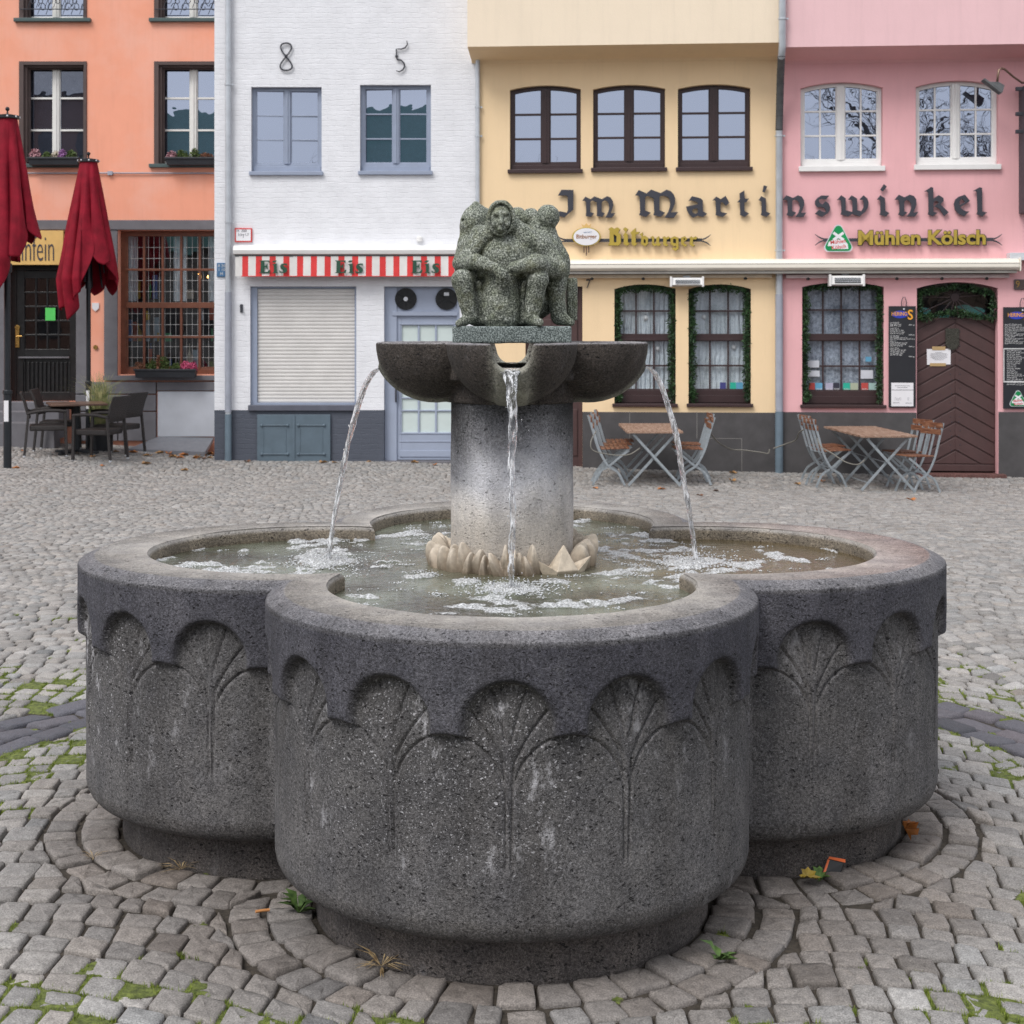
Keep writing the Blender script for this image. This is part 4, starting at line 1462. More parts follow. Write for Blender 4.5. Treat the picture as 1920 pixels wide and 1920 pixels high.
def fit_text(s, width, height, **k):
    me = text_mesh('x', s, 1.0, 0.0, Matrix.Identity(4), **k)
    co = np.array([v.co[:] for v in me.vertices]); bpy.data.meshes.remove(me)
    return width / (co[:, 0].max() - co[:, 0].min()), height / (co[:, 2].max() - co[:, 2].min()), (co[:, 0].max() + co[:, 0].min()) / 2, (co[:, 2].max() + co[:, 2].min()) / 2
def fitted(name, s, F, x0, x1, y0, y1, off, depth, material, par, bold=0.02):
    u0, u1, z0, z1 = F.rect(x0, y0, x1, y1, off)
    kx, kz, mx, mz = fit_text(s, u1 - u0, z1 - z0, bold=bold)
    me = text_mesh(name, s, 1.0, 0.5, Matrix.Identity(4), bold=bold)
    S = Matrix.Diagonal((kx, depth, kz, 1))
    me.transform(F.M @ Matrix.Translation(((u0 + u1) / 2, -off, (z0 + z1) / 2)) @ S @ Matrix.Translation((-mx, 0, -mz)))
    return put(name, me, M[material], par)
# --- materials of the fronts
def stucco(name, c, var=0.07, stain=None, scale=1.6, bump=0.35):
    t = NT(name)
    n = t.noise(scale, 5, 0.6, src=t.map((1, 1, 0.7)))
    cc = t.mix(1.0, c, t.ramp(n, [(0.28, 1 - var), (0.72, 1 + var)]), 'MULTIPLY')
    if stain is not None:
        cc = t.mix(t.ramp(t.noise(0.9, 4, 0.6), [(0.45, 0.0), (0.62, 0.6)]), cc, stain)
    cc = t.mix(t.ramp(t.noise(2.2, 6, 0.7, src=t.map((5.0, 5.0, 0.35))), [(0.50, 0.0), (0.80, 0.22)]), cc, tuple(v * 0.72 for v in c))
    cc = t.mix(t.ramp(t.noise(1.3, 6, 0.75), [(0.52, 0.0), (0.75, 0.15)]), cc, tuple(min(1, v * 1.08 + 0.03) for v in c))
    cc = t.mix(t.ramp(t.noise(30, 4, 0.7), [(0.66, 0.0), (0.8, 0.18)]), cc, tuple(v * 0.7 for v in c))
    t.color(cc); t.rough(0.9); t.b.inputs['Specular IOR Level'].default_value = 0.25
    t.bump(t.math('ADD', t.noise(70, 4, 0.7), t.noise(6, 3)), bump, 0.006)
    return t.m
M['peach'] = stucco('peach_render', (0.88, 0.385, 0.26), 0.05, stain=(0.88, 0.475, 0.37))
M['cream'] = stucco('cream_render', (0.88, 0.665, 0.42), 0.03)
M['cream_up'] = stucco('skylit_cream_render', (0.87, 0.74, 0.58), 0.025)  # same cream render, extra sky light on the upper wall put into its colour
M['pink'] = stucco('pink_render', (0.82, 0.455, 0.475), 0.04)
M['pink_up'] = stucco('skylit_pink_render', (0.82, 0.54, 0.56), 0.03)  # pink again, lightened to paint the brighter sky light on the jetty

def brickwall(name, low):
    t = NT(name)
    sx = t.sep()
    cmb = t.n.new('ShaderNodeCombineXYZ')
    t.link(sx[0], cmb.inputs[0]); t.link(sx[2], cmb.inputs[1])
    w = t.n.new('ShaderNodeVectorMath'); w.operation = 'ADD'
    sc = t.n.new('ShaderNodeVectorMath'); sc.operation = 'SCALE'
    nn = t.n.new('ShaderNodeTexNoise'); nn.inputs['Scale'].default_value = 5; nn.inputs['Detail'].default_value = 3
    t.link(t.co, nn.inputs['Vector'])
    t.link(nn.outputs['Color'], sc.inputs[0]); sc.inputs['Scale'].default_value = 0.06
    t.link(cmb.outputs[0], w.inputs[0]); t.link(sc.outputs[0], w.inputs[1])
    b = t.n.new('ShaderNodeTexBrick')
    b.inputs['Scale'].default_value = 1.0
    b.inputs['Brick Width'].default_value = 0.25; b.inputs['Row Height'].default_value = 0.077
    b.inputs['Mortar Size'].default_value = 0.007; b.inputs['Mortar Smooth'].default_value = 0.9
    b.inputs['Color1'].default_value = (1, 1, 1, 1); b.inputs['Color2'].default_value = (0.72, 0.72, 0.72, 1); b.inputs['Mortar'].default_value = (0, 0, 0, 1)
    t.link(w.outputs[0], b.inputs['Vector'])
    n = t.noise(3, 5, 0.6)
    base = (0.80, 0.805, 0.84) if not low else (0.088, 0.098, 0.125)
    c = t.mix(1.0, base, t.ramp(n, [(0.3, 0.93), (0.7, 1.05)]), 'MULTIPLY')
    c = t.mix(t.ramp(b.outputs[0], [(0.0, 0.07), (0.4, 0.0)]), c, tuple(v * 0.80 for v in base))
    t.color(c); t.rough(0.75 if not low else 0.6); t.b.inputs['Specular IOR Level'].default_value = 0.3
    h = t.math('ADD', t.math('MULTIPLY', b.outputs[0], 0.42), t.math('MULTIPLY', t.noise(16, 5, 0.7, src=t.map((0.6, 1, 1.8))), 1.0))
    t.bump(h, 0.6, 0.011)
    return t.m
M['wbrick'] = brickwall('whitewashed_brick', False)
M['dbrick'] = brickwall('dark_painted_brick', True)
M['greystone'] = mat('grey_stone', (0.155, 0.15, 0.165), 0.85, var=0.15, vs=4, bump=0.4, bs=90)
M['darkstone'] = mat('dark_stone_slab', (0.068, 0.064, 0.066), 0.55, var=0.18, vs=5, bump=0.25, bs=60)
M['joint'] = mat('pale_joint', (0.20, 0.19, 0.18), 0.9)
M['brown'] = mat('dark_brown_paint', (0.042, 0.021, 0.022), 0.42, var=0.1, vs=8, bump=0.1)
M['doorbrown'] = mat('door_brown_paint', (0.072, 0.037, 0.036), 0.5, var=0.12, vs=5, bump=0.15)
M['umber'] = mat('umber_window_surround', (0.090, 0.062, 0.058), 0.7, var=0.1)
M['whitep'] = mat('white_paint', (0.78, 0.77, 0.74), 0.45, var=0.04)
M['whitep2'] = mat('white_gloss', (0.80, 0.79, 0.78), 0.4, var=0.03)
M['bluegrey'] = mat('blue_grey_paint', (0.30, 0.345, 0.45), 0.5, var=0.05)
M['bluegrey2'] = mat('blue_grey_paint_light', (0.34, 0.385, 0.49), 0.5, var=0.04)
M['slategreen'] = mat('slate_paint', (0.105, 0.145, 0.180), 0.5, var=0.1, vs=6, bump=0.15)
M['redwood'] = mat('red_brown_timber', (0.165, 0.060, 0.034), 0.45, var=0.2, vs=9, bump=0.15)
M['greensill'] = mat('green_lead', (0.060, 0.095, 0.095), 0.5)
M['black'] = mat('black_paint', (0.012, 0.012, 0.013), 0.35, var=0.2)
M['blackm'] = mat('anthracite_metal', (0.020, 0.023, 0.028), 0.4, metal=0.3)
M['iron'] = mat('dark_wrought_iron', (0.045, 0.047, 0.060), 0.55, var=0.2)
M['zinc'] = mat('zinc_pipe', (0.52, 0.55, 0.59), 0.42, metal=0.45, var=0.10, vs=7)
M['zincdark'] = mat('weathered_zinc', (0.12, 0.125, 0.13), 0.6, metal=0.4, var=0.25, vs=10)
M['pipeblue'] = mat('slate_blue_pipe', (0.14, 0.19, 0.235), 0.5)
M['pipegrey'] = mat('grey_pipe_paint', (0.34, 0.36, 0.42), 0.5)
M['steel'] = mat('galvanised_steel', (0.37, 0.41, 0.44), 0.45, metal=0.45, var=0.18, vs=18)
M['creammetal'] = mat('cream_awning_metal', (0.82, 0.77, 0.68), 0.4, var=0.02)
M['silver'] = mat('pale_grey_plastic', (0.62, 0.64, 0.68), 0.4)
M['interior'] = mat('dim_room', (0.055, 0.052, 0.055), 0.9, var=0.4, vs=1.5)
M['brass'] = mat('brass', (0.55, 0.33, 0.10), 0.3, metal=0.8)
M['gold'] = mat('gold_paint', (0.46, 0.335, 0.055), 0.38, metal=0.15, var=0.06)
M['letter'] = mat('anthracite_letters', (0.040, 0.041, 0.055), 0.5)
M['paper'] = mat('white_paper', (0.78, 0.77, 0.80), 0.7, var=0.03)
M['ink'] = mat('dark_print', (0.05, 0.05, 0.07), 0.7)
M['chalk'] = mat('chalk_writing', (0.62, 0.62, 0.62), 0.9)
M['slate'] = mat('menu_slate', (0.017, 0.018, 0.023), 0.45)
M['red'] = mat('sign_red', (0.60, 0.035, 0.03), 0.5)
M['green'] = mat('emblem_green', (0.0, 0.24, 0.07), 0.35, var=0.25, vs=3)
M['signblue'] = mat('enamel_blue', (0.07, 0.17, 0.32), 0.35)
M['logo_blue'] = mat('logo_blue', (0.02, 0.045, 0.42), 0.5)
M['orange'] = mat('logo_orange', (0.80, 0.36, 0.03), 0.5)
M['lettergreen'] = mat('bottle_green_letters', (0.018, 0.075, 0.045), 0.7)
M['yellow'] = mat('yellow_sign', (0.74, 0.47, 0.16), 0.5, var=0.08)
M['notegreen'] = mat('bright_green_note', (0.10, 0.62, 0.13), 0.7)

def glassm(name, refl, tint, dark=0.0):
    t = NT(name)
    tr = t.n.new('ShaderNodeBsdfTransparent'); tr.inputs[0].default_value = (*[min(1, v * 1.02) for v in tint], 1)
    gl = t.n.new('ShaderNodeBsdfGlossy'); gl.inputs['Roughness'].default_value = 0.0
    gl.inputs['Color'].default_value = (*tint, 1)
    bp = t.n.new('ShaderNodeBump'); bp.inputs['Strength'].default_value = 0.06; bp.inputs['Distance'].default_value = 0.02
    t.link(t.noise(2.2, 2), bp.inputs['Height']); t.link(bp.outputs[0], gl.inputs['Normal'])
    mx = t.n.new('ShaderNodeMixShader'); mx.inputs[0].default_value = refl
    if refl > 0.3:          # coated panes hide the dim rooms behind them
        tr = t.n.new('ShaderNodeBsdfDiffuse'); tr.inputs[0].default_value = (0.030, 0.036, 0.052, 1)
    t.link(tr.outputs[0], mx.inputs[1]); t.link(gl.outputs[0], mx.inputs[2]); t.link(mx.outputs[0], t.out.inputs[0])
    return t.m
M['glass_up'] = glassm('coated_window_glass', 0.42, (0.72, 0.80, 1.0))
M['glass_low'] = glassm('window_glass', 0.115, (0.95, 0.97, 1.0))
t = NT('lace_curtain')
c = t.ramp(t.noise(34, 5, 0.75), [(0.35, (0.62, 0.68, 0.74)), (0.65, (0.92, 0.95, 0.98))])
t.color(c); t.rough(0.95); wv = t.n.new('ShaderNodeTexWave'); wv.inputs['Scale'].default_value = 4.5; wv.inputs['Distortion'].default_value = 2.5
t.link(t.co, wv.inputs['Vector']); t.bump(wv.outputs[1], 0.9, 0.03)
M['lace'] = t.m
t = NT('dark_lace_curtain')
c = t.ramp(t.noise(22, 5, 0.75), [(0.35, (0.16, 0.18, 0.23)), (0.68, (0.66, 0.70, 0.80))])
t.color(c); t.rough(0.95)
M['lace_dark'] = t.m
M['blind'] = mat('pale_blind', (0.60, 0.68, 0.66), 0.8, var=0.03)

HOLES = {'o': [], 'w': [], 'c': [], 'p': []}

def window(F, key, parent, x0, y0, x1, y1, rise=0.0, fw=0.05, mull=0.05, cols=1, rows=3, mw=0.020, fm='brown', glass='glass_up',
           dep=0.10, curtain=None, sill=None, reveal=True, transom=None, lead=None, bottomrail=0.0, yaw=0.0):
    """a two-leaf window in an opening given in photo pixels"""
    u0, u1, z0, z1 = F.rect(x0, y0, x1, y1)
    out = zig(u0, u1, z0, z1, rise)
    if reveal: HOLES[key].append(out)
    e = 0.0015
    o = zig(u0 + e, u1 - e, z0 + e, z1 - e, rise)
    zb = z0 + fw + bottomrail
    i = zig(u0 + fw, u1 - fw, zb, z1 - fw, rise * 0.92)
    w = put('window', poly_mesh('window', [o, i[::-1]], dep, dep + 0.07, F.M), M[fm], parent)
    finish(w, 0.004)
    fr = F.mb()
    um = (u0 + u1) / 2
    W = u1 - u0
    ztop = lambda u: z1 - fw * 0.6 - (rise * 0.92 * ((u - um) / (W / 2)) ** 2 if rise else 0)
    leaves = [(u0 + fw, u1 - fw)]
    if mull > 0:
        fr.box(um - mull / 2, um + mull / 2, dep - 0.012, dep + 0.055, zb - 0.001, ztop(um))
        fr.box(um - mull * 0.14, um + mull * 0.14, dep - 0.026, dep - 0.011, zb - 0.001, ztop(um))
        leaves = [(u0 + fw, um - mull / 2), (um + mull / 2, u1 - fw)]
    lf = fw * 0.35
    for (a, b) in leaves:                     # sash edge and glazing bars
        fr.box(a - 0.001, a + lf, dep + 0.012, dep + 0.052, zb - 0.002, ztop(a) + 0.004)
        fr.box(b - lf, b + 0.001, dep + 0.013, dep + 0.051, zb - 0.002, ztop(b) + 0.004)
        fr.box(a, b, dep + 0.014, dep + 0.050, zb - 0.003, zb + lf)
        segs = [(zb, z1 - fw)] if transom is None else [(zb, transom[0]), (transom[1], z1 - fw)]
        for (sa, sb) in segs:
            for r in range(1, rows):
                zz = sa + (sb - sa) * r / rows
                fr.box(a, b, dep + 0.018, dep + 0.046, zz - mw / 2, zz + mw / 2)
        for c in range(1, cols):
            uu = a + (b - a) * c / cols
            fr.box(uu - mw / 2, uu + mw / 2, dep + 0.020, dep + 0.044, zb, ztop(uu))
    if transom:
        fr.box(u0 + fw * 0.5, u1 - fw * 0.5, dep - 0.02, dep + 0.056, transom[0], transom[1])
        fr.box(u0 + fw * 0.5, u1 - fw * 0.5, dep - 0.034, dep - 0.019, transom[0] + 0.012, transom[0] + 0.035)
    if bottomrail > 0:
        fr.box(u0 + fw * 0.4, u1 - fw * 0.4, dep - 0.016, dep + 0.01, z0 + 0.012, z0 + fw + bottomrail * 0.45)
    fr.build('glazing_bars', M[fm], w, bevel=0.003)
    if lead:
        lb = F.mb(); (nu, nz) = lead
        for k in range(1, nu):
            uu = u0 + fw + (W - 2 * fw) * k / nu
            lb.box(uu - 0.0028, uu + 0.0028, dep + 0.033, dep + 0.040, zb, z1 - fw)
        for k in range(1, nz):
            zz = zb + (z1 - fw - zb) * k / nz
            lb.box(u0 + fw, u1 - fw, dep + 0.032, dep + 0.041, zz - 0.0035, zz + 0.0035)
            for q in range(1, nu):
                uu = u0 + fw + (W - 2 * fw) * q / nu
                lb.disc((uu, zz), 0.010, dep + 0.026, dep + 0.031, 6)
        lb.build('lead_strips', M['lead'], w)
    p = zig(u0 + fw * 0.5, u1 - fw * 0.5, zb - 0.01, z1 - fw * 0.5, rise * 0.9)
    Y_ = F.M @ Matrix.Translation((um, dep + 0.044, 0)) @ Matrix.Rotation(math.radians(yaw), 4, 'Z') @ Matrix.Translation((-um, -dep - 0.044, 0))
    put('pane', poly_mesh('pane', [p], dep + 0.0425, dep + 0.0455, Y_), M[glass], w)
    if curtain:
        cb = F.mb()
        n = 40
        us = [u0 + fw * 0.5 + (W - fw) * k / n for k in range(n + 1)]
        vs = []; fs = []
        for k, uu in enumerate(us):
            yy = dep + 0.085 + 0.012 * math.sin(k * 1.9) + 0.008 * math.sin(k * 0.7)
            vs += [(uu, yy, z0 + 0.02), (uu, yy, z1 - 0.02)]
        for k in range(n): fs.append((2 * k, 2 * k + 2, 2 * k + 3, 2 * k + 1))
        cb.add(vs, fs)
        cb.build('curtain', M[curtain], w, smooth=True)
    if sill:
        sm, sx, sh, so = sill
        sb = F.mb(); sb.box(u0 - sx, u1 + sx, -so, dep + 0.004, z0 - sh, z0 + 0.002)
        sb.build('sill', M[sm], w, bevel=0.006)
    return w

def front(F, key, name, parent, x0, x1, y0, y1, material, thick=0.35, off=0.0, holes=None):
    u0, u1 = F.u(x0, off), F.u(x1, off)
    z0, z1 = F.z(y1, (x0 + x1) / 2, off), F.z(y0, (x0 + x1) / 2, off)
    hs = HOLES[key] if holes is None else holes
    o = put(name, poly_mesh(name, [[(u0, z0), (u1, z0), (u1, z1), (u0, z1)]] + [h[::-1] for h in hs], -off, thick - off, F.M), M[material], parent)
    return o

M['lead'] = mat('pale_lead_came', (0.42, 0.42, 0.42), 0.5, metal=0.3)
ZR = -1.3      # walls go down below the paving

# ------------------------------ orange house (set back, left)
ho = thing('orange_house', 'peach orange rendered house with grey stone ground floor, set back at the left', 'house', FO.at(FO.u(120), 0, -0.25))
for (a, b, c_, d, i) in ((52, 128, 155, 303, 0), (305, 128, 420, 303, 0), (52, -140, 155, 30, 1), (305, -140, 420, 30, 1)):
    w = window(FO, 'o', ho, a - 16, b - 13, c_ + 8, d + 5, fw=0.05, mull=0.095, cols=1, rows=3, mw=0.032, fm='whitep', glass='glass_up', dep=0.16,
               sill=('greensill', 0.07, 0.055, 0.07))
    # moulded surround standing in the opening
    u0, u1, z0, z1 = FO.rect(a - 16, b - 13, c_ + 8, d + 5)
    sb = FO.mb()
    for k, (dy, wd) in enumerate(((-0.022, 0.075), (0.03, 0.115), (0.09, 0.14))):
        sb.box(u0 + 0.002, u0 + wd, dy, dy + 0.062, z0 + 0.002, z1 - 0.002)
        sb.box(u1 - wd * 0.6, u1 - 0.002, dy, dy + 0.062, z0 + 0.002, z1 - 0.002)
        sb.box(u0 + wd, u1 - wd * 0.6, dy + 0.001, dy + 0.063, z1 - wd * 0.8, z1 - 0.003)
    sb.build('window_surround', M['umber'], ho, bevel=0.004)
    if i == 1:          # scrolled iron guard
        gb = FO.mb()
        zb = z0 + 0.14
        for q in range(6):
            uc = u0 + 0.16 + (u1 - u0 - 0.26) * (q + 0.5) / 6; sgn = 1 if q % 2 else -1
            pts = [(uc + sgn * 0.07 * math.cos(a_) * (1 - a_ / 9), -0.05, zb + 0.13 + 0.085 * math.sin(a_) * (1 - a_ / 9)) for a_ in np.linspace(0.2, 7.0, 26)]
            gb.tube(pts, 0.006, 5)
            gb.tube([(uc - 0.08, -0.05, zb + 0.02), (uc, -0.05, zb + 0.22), (uc + 0.06, -0.05, zb + 0.5)], 0.005, 5)
        gb.tube([(u0 + 0.02, -0.05, zb), (u1 - 0.02, -0.05, zb)], 0.008, 6)
        gb.build('window_guard', M['iron'], ho)
# ground floor shop window
W2 = window(FO, 'o', ho, 222, 432, 480, 702, fw=0.085, mull=0.0, cols=1, rows=1, fm='redwood', glass='glass_low', dep=0.14, curtain=None,
            lead=(7 * 3 + 2, 12))
u0, u1, z0, z1 = FO.rect(222, 432, 480, 702)
gb = FO.mb()
for px in (266, 301, 336, 371, 406, 441):
    uu = FO.u(px); gb.box(uu - 0.018, uu + 0.018, 0.135, 0.195, z0 + 0.08, z1 - 0.08)
for py in (505, 572, 632):
    zz = FO.z(py); hh = 0.045 if py == 572 else 0.018
    gb.box(u0 + 0.08, u1 - 0.08, 0.128, 0.192, zz - hh, zz + hh)
gb.build('timber_bars', M['redwood'], W2, bevel=0.003)
# goods on show behind the glass
rg = random.Random(4)
pal = [(0.45, 0.33, 0.05), (0.08, 0.16, 0.38), (0.32, 0.42, 0.50), (0.05, 0.22, 0.10), (0.40, 0.10, 0.06), (0.5, 0.46, 0.38), (0.12, 0.12, 0.14)]
for q in range(26):
    px = rg.uniform(240, 398); low = rg.random() < 0.8
    uu = FO.u(px, -0.5); zb = FO.z(rg.choice([695, 690, 640, 600]) if low else 560, off=-0.5)
    w_, h_ = rg.uniform(0.03, 0.12), rg.uniform(0.12, 0.42)
    b_ = FO.mb(); yy = 0.45 + 0.02 * q
    if q % 3 == 0: b_.lathe([(w_ * 0.6, 0), (w_ * 0.65, h_ * 0.55), (w_ * 0.25, h_ * 0.75), (w_ * 0.22, h_)], (uu, yy, zb), 12)
    else: b_.box(uu - w_ / 2, uu + w_ / 2, yy, yy + 0.015, zb, zb + h_)
    mm = 'disp%d' % (q % 7)
    if mm not in M: M[mm] = mat('display_tone_%s' % ('abcdefg'[q % 7]), pal[q % 7], 0.5)
    b_.build('display_item', M[mm], ho)
for px, wd in ((243, 16), (338, 12), (401, 10)):
    cb = FO.mb(); uu = FO.u(px, -0.35); vs = []
    n = 10
    for k in range(n + 1):
        x = uu + (k / n - 0.5) * wd / 118 * 2
        vs += [(x - (x - uu) * 0.0, 0.32 + 0.02 * (k % 2), FO.z(565, off=-0.35)), (x, 0.32 + 0.02 * (k % 2), FO.z(440, off=-0.35))]
    cb.add(vs, [(2 * k, 2 * k + 2, 2 * k + 3, 2 * k + 1) for k in range(n)])
    cb.build('shop_curtain', M['lace'], ho)
# small warm bulbs glowing inside
t = NT('warm_bulb'); t.b.inputs['Emission Color'].default_value = (1.0, 0.50, 0.12, 1); t.b.inputs['Emission Strength'].default_value = 9.0; t.color((1, 0.6, 0.2))
M['bulb'] = t.m
for px, py, r in ((373, 514, 0.012), (391, 519, 0.024)):
    b_ = FO.mb(); uu, zz = FO.uz(px, py, -0.4); b_.ball((uu, 0.40, zz), r, 10, 6); b_.build('shop_bulb', M['bulb'], ho, smooth=True)
# entrance
DU0, DU1, DZ0, DZ1 = FO.rect(10, 499, 143, 753)
HOLES['o'].append([(DU0, DZ0), (DU1, DZ0), (DU1, DZ1 + 0.55), (DU0, DZ1 + 0.55)])
d = FO.mb()
uL, uR = FO.u(24), DU1
d.box(uL, uL + 0.12, 0.20, 0.27, DZ0, DZ1 - 0.06); d.box(uR - 0.16, uR - 0.002, 0.20, 0.27, DZ0, DZ1 - 0.06)
d.box(DU0 + .002, uR - 0.002, 0.195, 0.275, DZ1 - 0.06, DZ1 + 0.03)
for py0, py1 in ((507, 521), (655, 672), (736, 752)):
    d.box(uL + 0.12, uR - 0.16, 0.202, 0.268, FO.z(py1), FO.z(py0))
for k in range(12):
    uu = FO.u(32) + 0.03 + k * 0.066; d.box(uu, uu + 0.035, 0.20, 0.225, FO.z(736), FO.z(680))
d.box(uL + 0.12, uR - 0.16, 0.226, 0.24, FO.z(736), FO.z(672))
for k in range(1, 4):
    uu = uL + 0.12 + (uR - 0.16 - uL - 0.12) * k / 4; d.box(uu - 0.014, uu + 0.014, 0.207, 0.25, FO.z(655), FO.z(521))
for k in range(1, 5):
    zz = FO.z(655) + (FO.z(521) - FO.z(655)) * k / 5; d.box(uL + 0.12, uR - 0.16, 0.209, 0.252, zz - 0.013, zz + 0.013)
d.box(DU0 + 0.002, uL - 0.01, 0.22, 0.27, DZ0, DZ1 - 0.06)
door = d.build('door', M['black'], ho, bevel=0.004)
b_ = FO.mb(); b_.box(uL + 0.12, uR - 0.16, 0.23, 0.236, FO.z(655), FO.z(521)); b_.build('door_pane', M['glass_low'], door)
b_ = FO.mb(); b_.box(FO.u(28), FO.u(124), 0.16, 0.21, FO.z(672), FO.z(669)); b_.build('door_rail', M['greystone'], door)
b_ = FO.mb(); uu, zz = FO.uz(25.5, 633); b_.box(uu - 0.03, uu + 0.03, 0.175, 0.199, zz - 0.16, zz + 0.16); b_.tube([(uu, 0.18, zz + 0.02), (uu, 0.13, zz + 0.02), (uu + 0.09, 0.13, zz + 0.02)], 0.012, 8)
b_.disc((uu, FO.z(614)), 0.04, 0.17, 0.199, 12); b_.build('door_handle', M['brass'], door, bevel=0.004)
b_ = FO.mb(); a_ = FO.rect(78, 577, 97, 601); b_.box(a_[0], a_[1], 0.19, 0.1935, a_[2], a_[3]); b_.thing('notice', 'bright green paper notice taped to the black door', 'notice', M['notegreen'])
# stone dressings
s_ = FO.mb()
def fbox(F, mb, x0, y0, x1, y1, ya, yb):
    u0, u1, z0, z1 = F.rect(x0, y0, x1, y1); mb.box(u0, u1, ya, yb, z0, z1)
fbox(FO, s_, -60, 413, 480, 431, -0.05, 0.0)
fbox(FO, s_, 143.5, 431, 164, 753, -0.035, 0.0)
fbox(FO, s_, 196, 431, 221, 704, -0.035, 0.0)
fbox(FO, s_, -60, 431, 9, 753, -0.035, 0.0)
s_.build('stone_dressing', M['greystone'], ho, bevel=0.006)
s_ = FO.mb()
fbox(FO, s_, 196, 704, 480, 713, -0.09, 0.0)
for (a, b, c_, d_) in ((144, 716, 294, 738), (296, 716, 480, 732), (144, 740, 294, 770), (144, 772, 222, 812), (224, 772, 294, 812)):
    fbox(FO, s_, a, b, c_, d_ + 14 if d_ > 800 else d_, -0.075, 0.0)
s_.build('stone_plinth', M['greystone'], ho, bevel=0.008)
s_ = FO.mb(); fbox(FO, s_, 297, 733.5, 480, 818, -0.055, -0.001); s_.build('plinth_panel', mat('pale_plinth_panel', (0.50, 0.52, 0.57), 0.6, var=0.08, vs=3), ho, bevel=0.003)
s_ = FO.mb(); uA, uB = FO.u(-80), FO.u(131)
for k, (za, zb_) in enumerate(((753, 771), (771, 792), (792, 818))):
    s_.box(uA, uB + 0.02 * k, -0.34 - 0.30 * k, -0.02 - 0.0 * k if k == 0 else -0.341 - 0.30 * (k - 1), FO.z(zb_, off=0.3 + 0.3 * k) - 0.25, FO.z(za, off=0.2 + 0.3 * k))
s_.build('entrance_steps', M['greystone'], ho, bevel=0.01)
front(FO, 'o', 'wall', ho, -800, 560, -160, 860, 'peach')
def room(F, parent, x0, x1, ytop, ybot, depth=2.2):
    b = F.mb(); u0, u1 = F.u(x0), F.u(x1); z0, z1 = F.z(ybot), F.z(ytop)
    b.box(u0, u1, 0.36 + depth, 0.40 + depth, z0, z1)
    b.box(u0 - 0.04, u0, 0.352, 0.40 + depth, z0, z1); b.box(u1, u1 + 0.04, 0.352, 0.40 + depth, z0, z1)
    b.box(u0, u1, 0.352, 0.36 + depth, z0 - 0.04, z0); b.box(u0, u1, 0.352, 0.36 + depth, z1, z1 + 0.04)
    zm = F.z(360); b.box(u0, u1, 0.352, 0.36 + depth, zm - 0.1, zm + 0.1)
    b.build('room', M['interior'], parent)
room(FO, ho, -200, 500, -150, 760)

# sign over the entrance
a_ = FO.rect(5, 433, 122, 497)
sg = thing('shop_sign', 'yellow sign board with thin dark lettering over the black door', 'sign', FO.at((a_[0] + a_[1]) / 2, -0.05, a_[2]))
b_ = FO.mb(); b_.box(a_[0], a_[1], -0.10, -0.04, a_[2], a_[3]); b_.build('board', M['yellow'], sg, bevel=0.004)
fitted('lettering', 'einfein', FO, 26, 101, 441, 489, 0.105, 0.006, 'ink', sg, bold=-0.012)
# wall lamp, crest and bell on the peach strip
lp = thing('wall_lamp', 'small dark wall lamp glowing warm on the peach strip beside the door', 'lamp', FO.at(FO.u(180), -0.08, FO.z(524)))
b_ = FO.mb(); uu, zz = FO.uz(180, 516); b_.lathe([(0.035, 0), (0.055, 0.03), (0.055, 0.10), (0.03, 0.12)], (uu, -0.10, zz - 0.06), 12); b_.box(uu - 0.02, uu + 0.02, -0.06, 0.0, zz - 0.02, zz + 0.04); b_.build('housing', M['black'], lp)
b_ = FO.mb(); b_.ball((uu, -0.10, zz - 0.055), 0.028, 8, 6); b_.build('bulb', M['bulb'], lp, smooth=True)
b_ = FO.mb(); b_.prism(FO.poly([(173, 568), (186, 568), (186, 578), (179.5, 584), (173, 578)]), -0.02, 0.0)
b_.thing('crest_plate', 'small white shield plate with green and red marks on the peach strip', 'sign', M['paper'])
b_ = FO.mb(); uu, zz = FO.uz(179.5, 651); b_.disc((uu, zz), 0.035, -0.025, 0.0, 14); b_.thing('door_bell', 'round dark brass bell push on the peach strip', 'bell', M['brass'])
# conduit and flap
b_ = FO.mb(); zz = FO.z(325); b_.tube([(FO.u(-60), -0.03, zz), (FO.u(200), -0.03, zz + 0.002), (FO.u(402), -0.03, zz)], 0.011, 6); b_.box(FO.u(203), FO.u(212), -0.05, 0, zz - 0.03, zz + 0.03)
b_.thing('wall_conduit', 'thin grey conduit running along the peach wall below the upper windows', 'conduit', M['pipegrey'])
b_ = FO.mb(); g0 = -0.33
b_.add([(FO.u(262), -0.75, g0 + 0.0), (FO.u(402), -0.75, g0 - 0.05), (FO.u(402), -0.06, g0 + 0.12), (FO.u(300), -0.06, g0 + 0.14), (FO.u(262), -0.75, g0 - 0.06), (FO.u(402), -0.75, g0 - 0.11), (FO.u(402), -0.06, g0 + 0.06), (FO.u(300), -0.06, g0 + 0.08)],
       [(0, 1, 2, 3), (7, 6, 5, 4), (0, 4, 5, 1), (1, 5, 6, 2), (2, 6, 7, 3), (3, 7, 4, 0)])
b_.thing('cellar_plate', 'grey sloping metal cellar plate on the ground under the shop window', 'hatch', mat('plate_steel', (0.21, 0.215, 0.24), 0.5, metal=0.3))

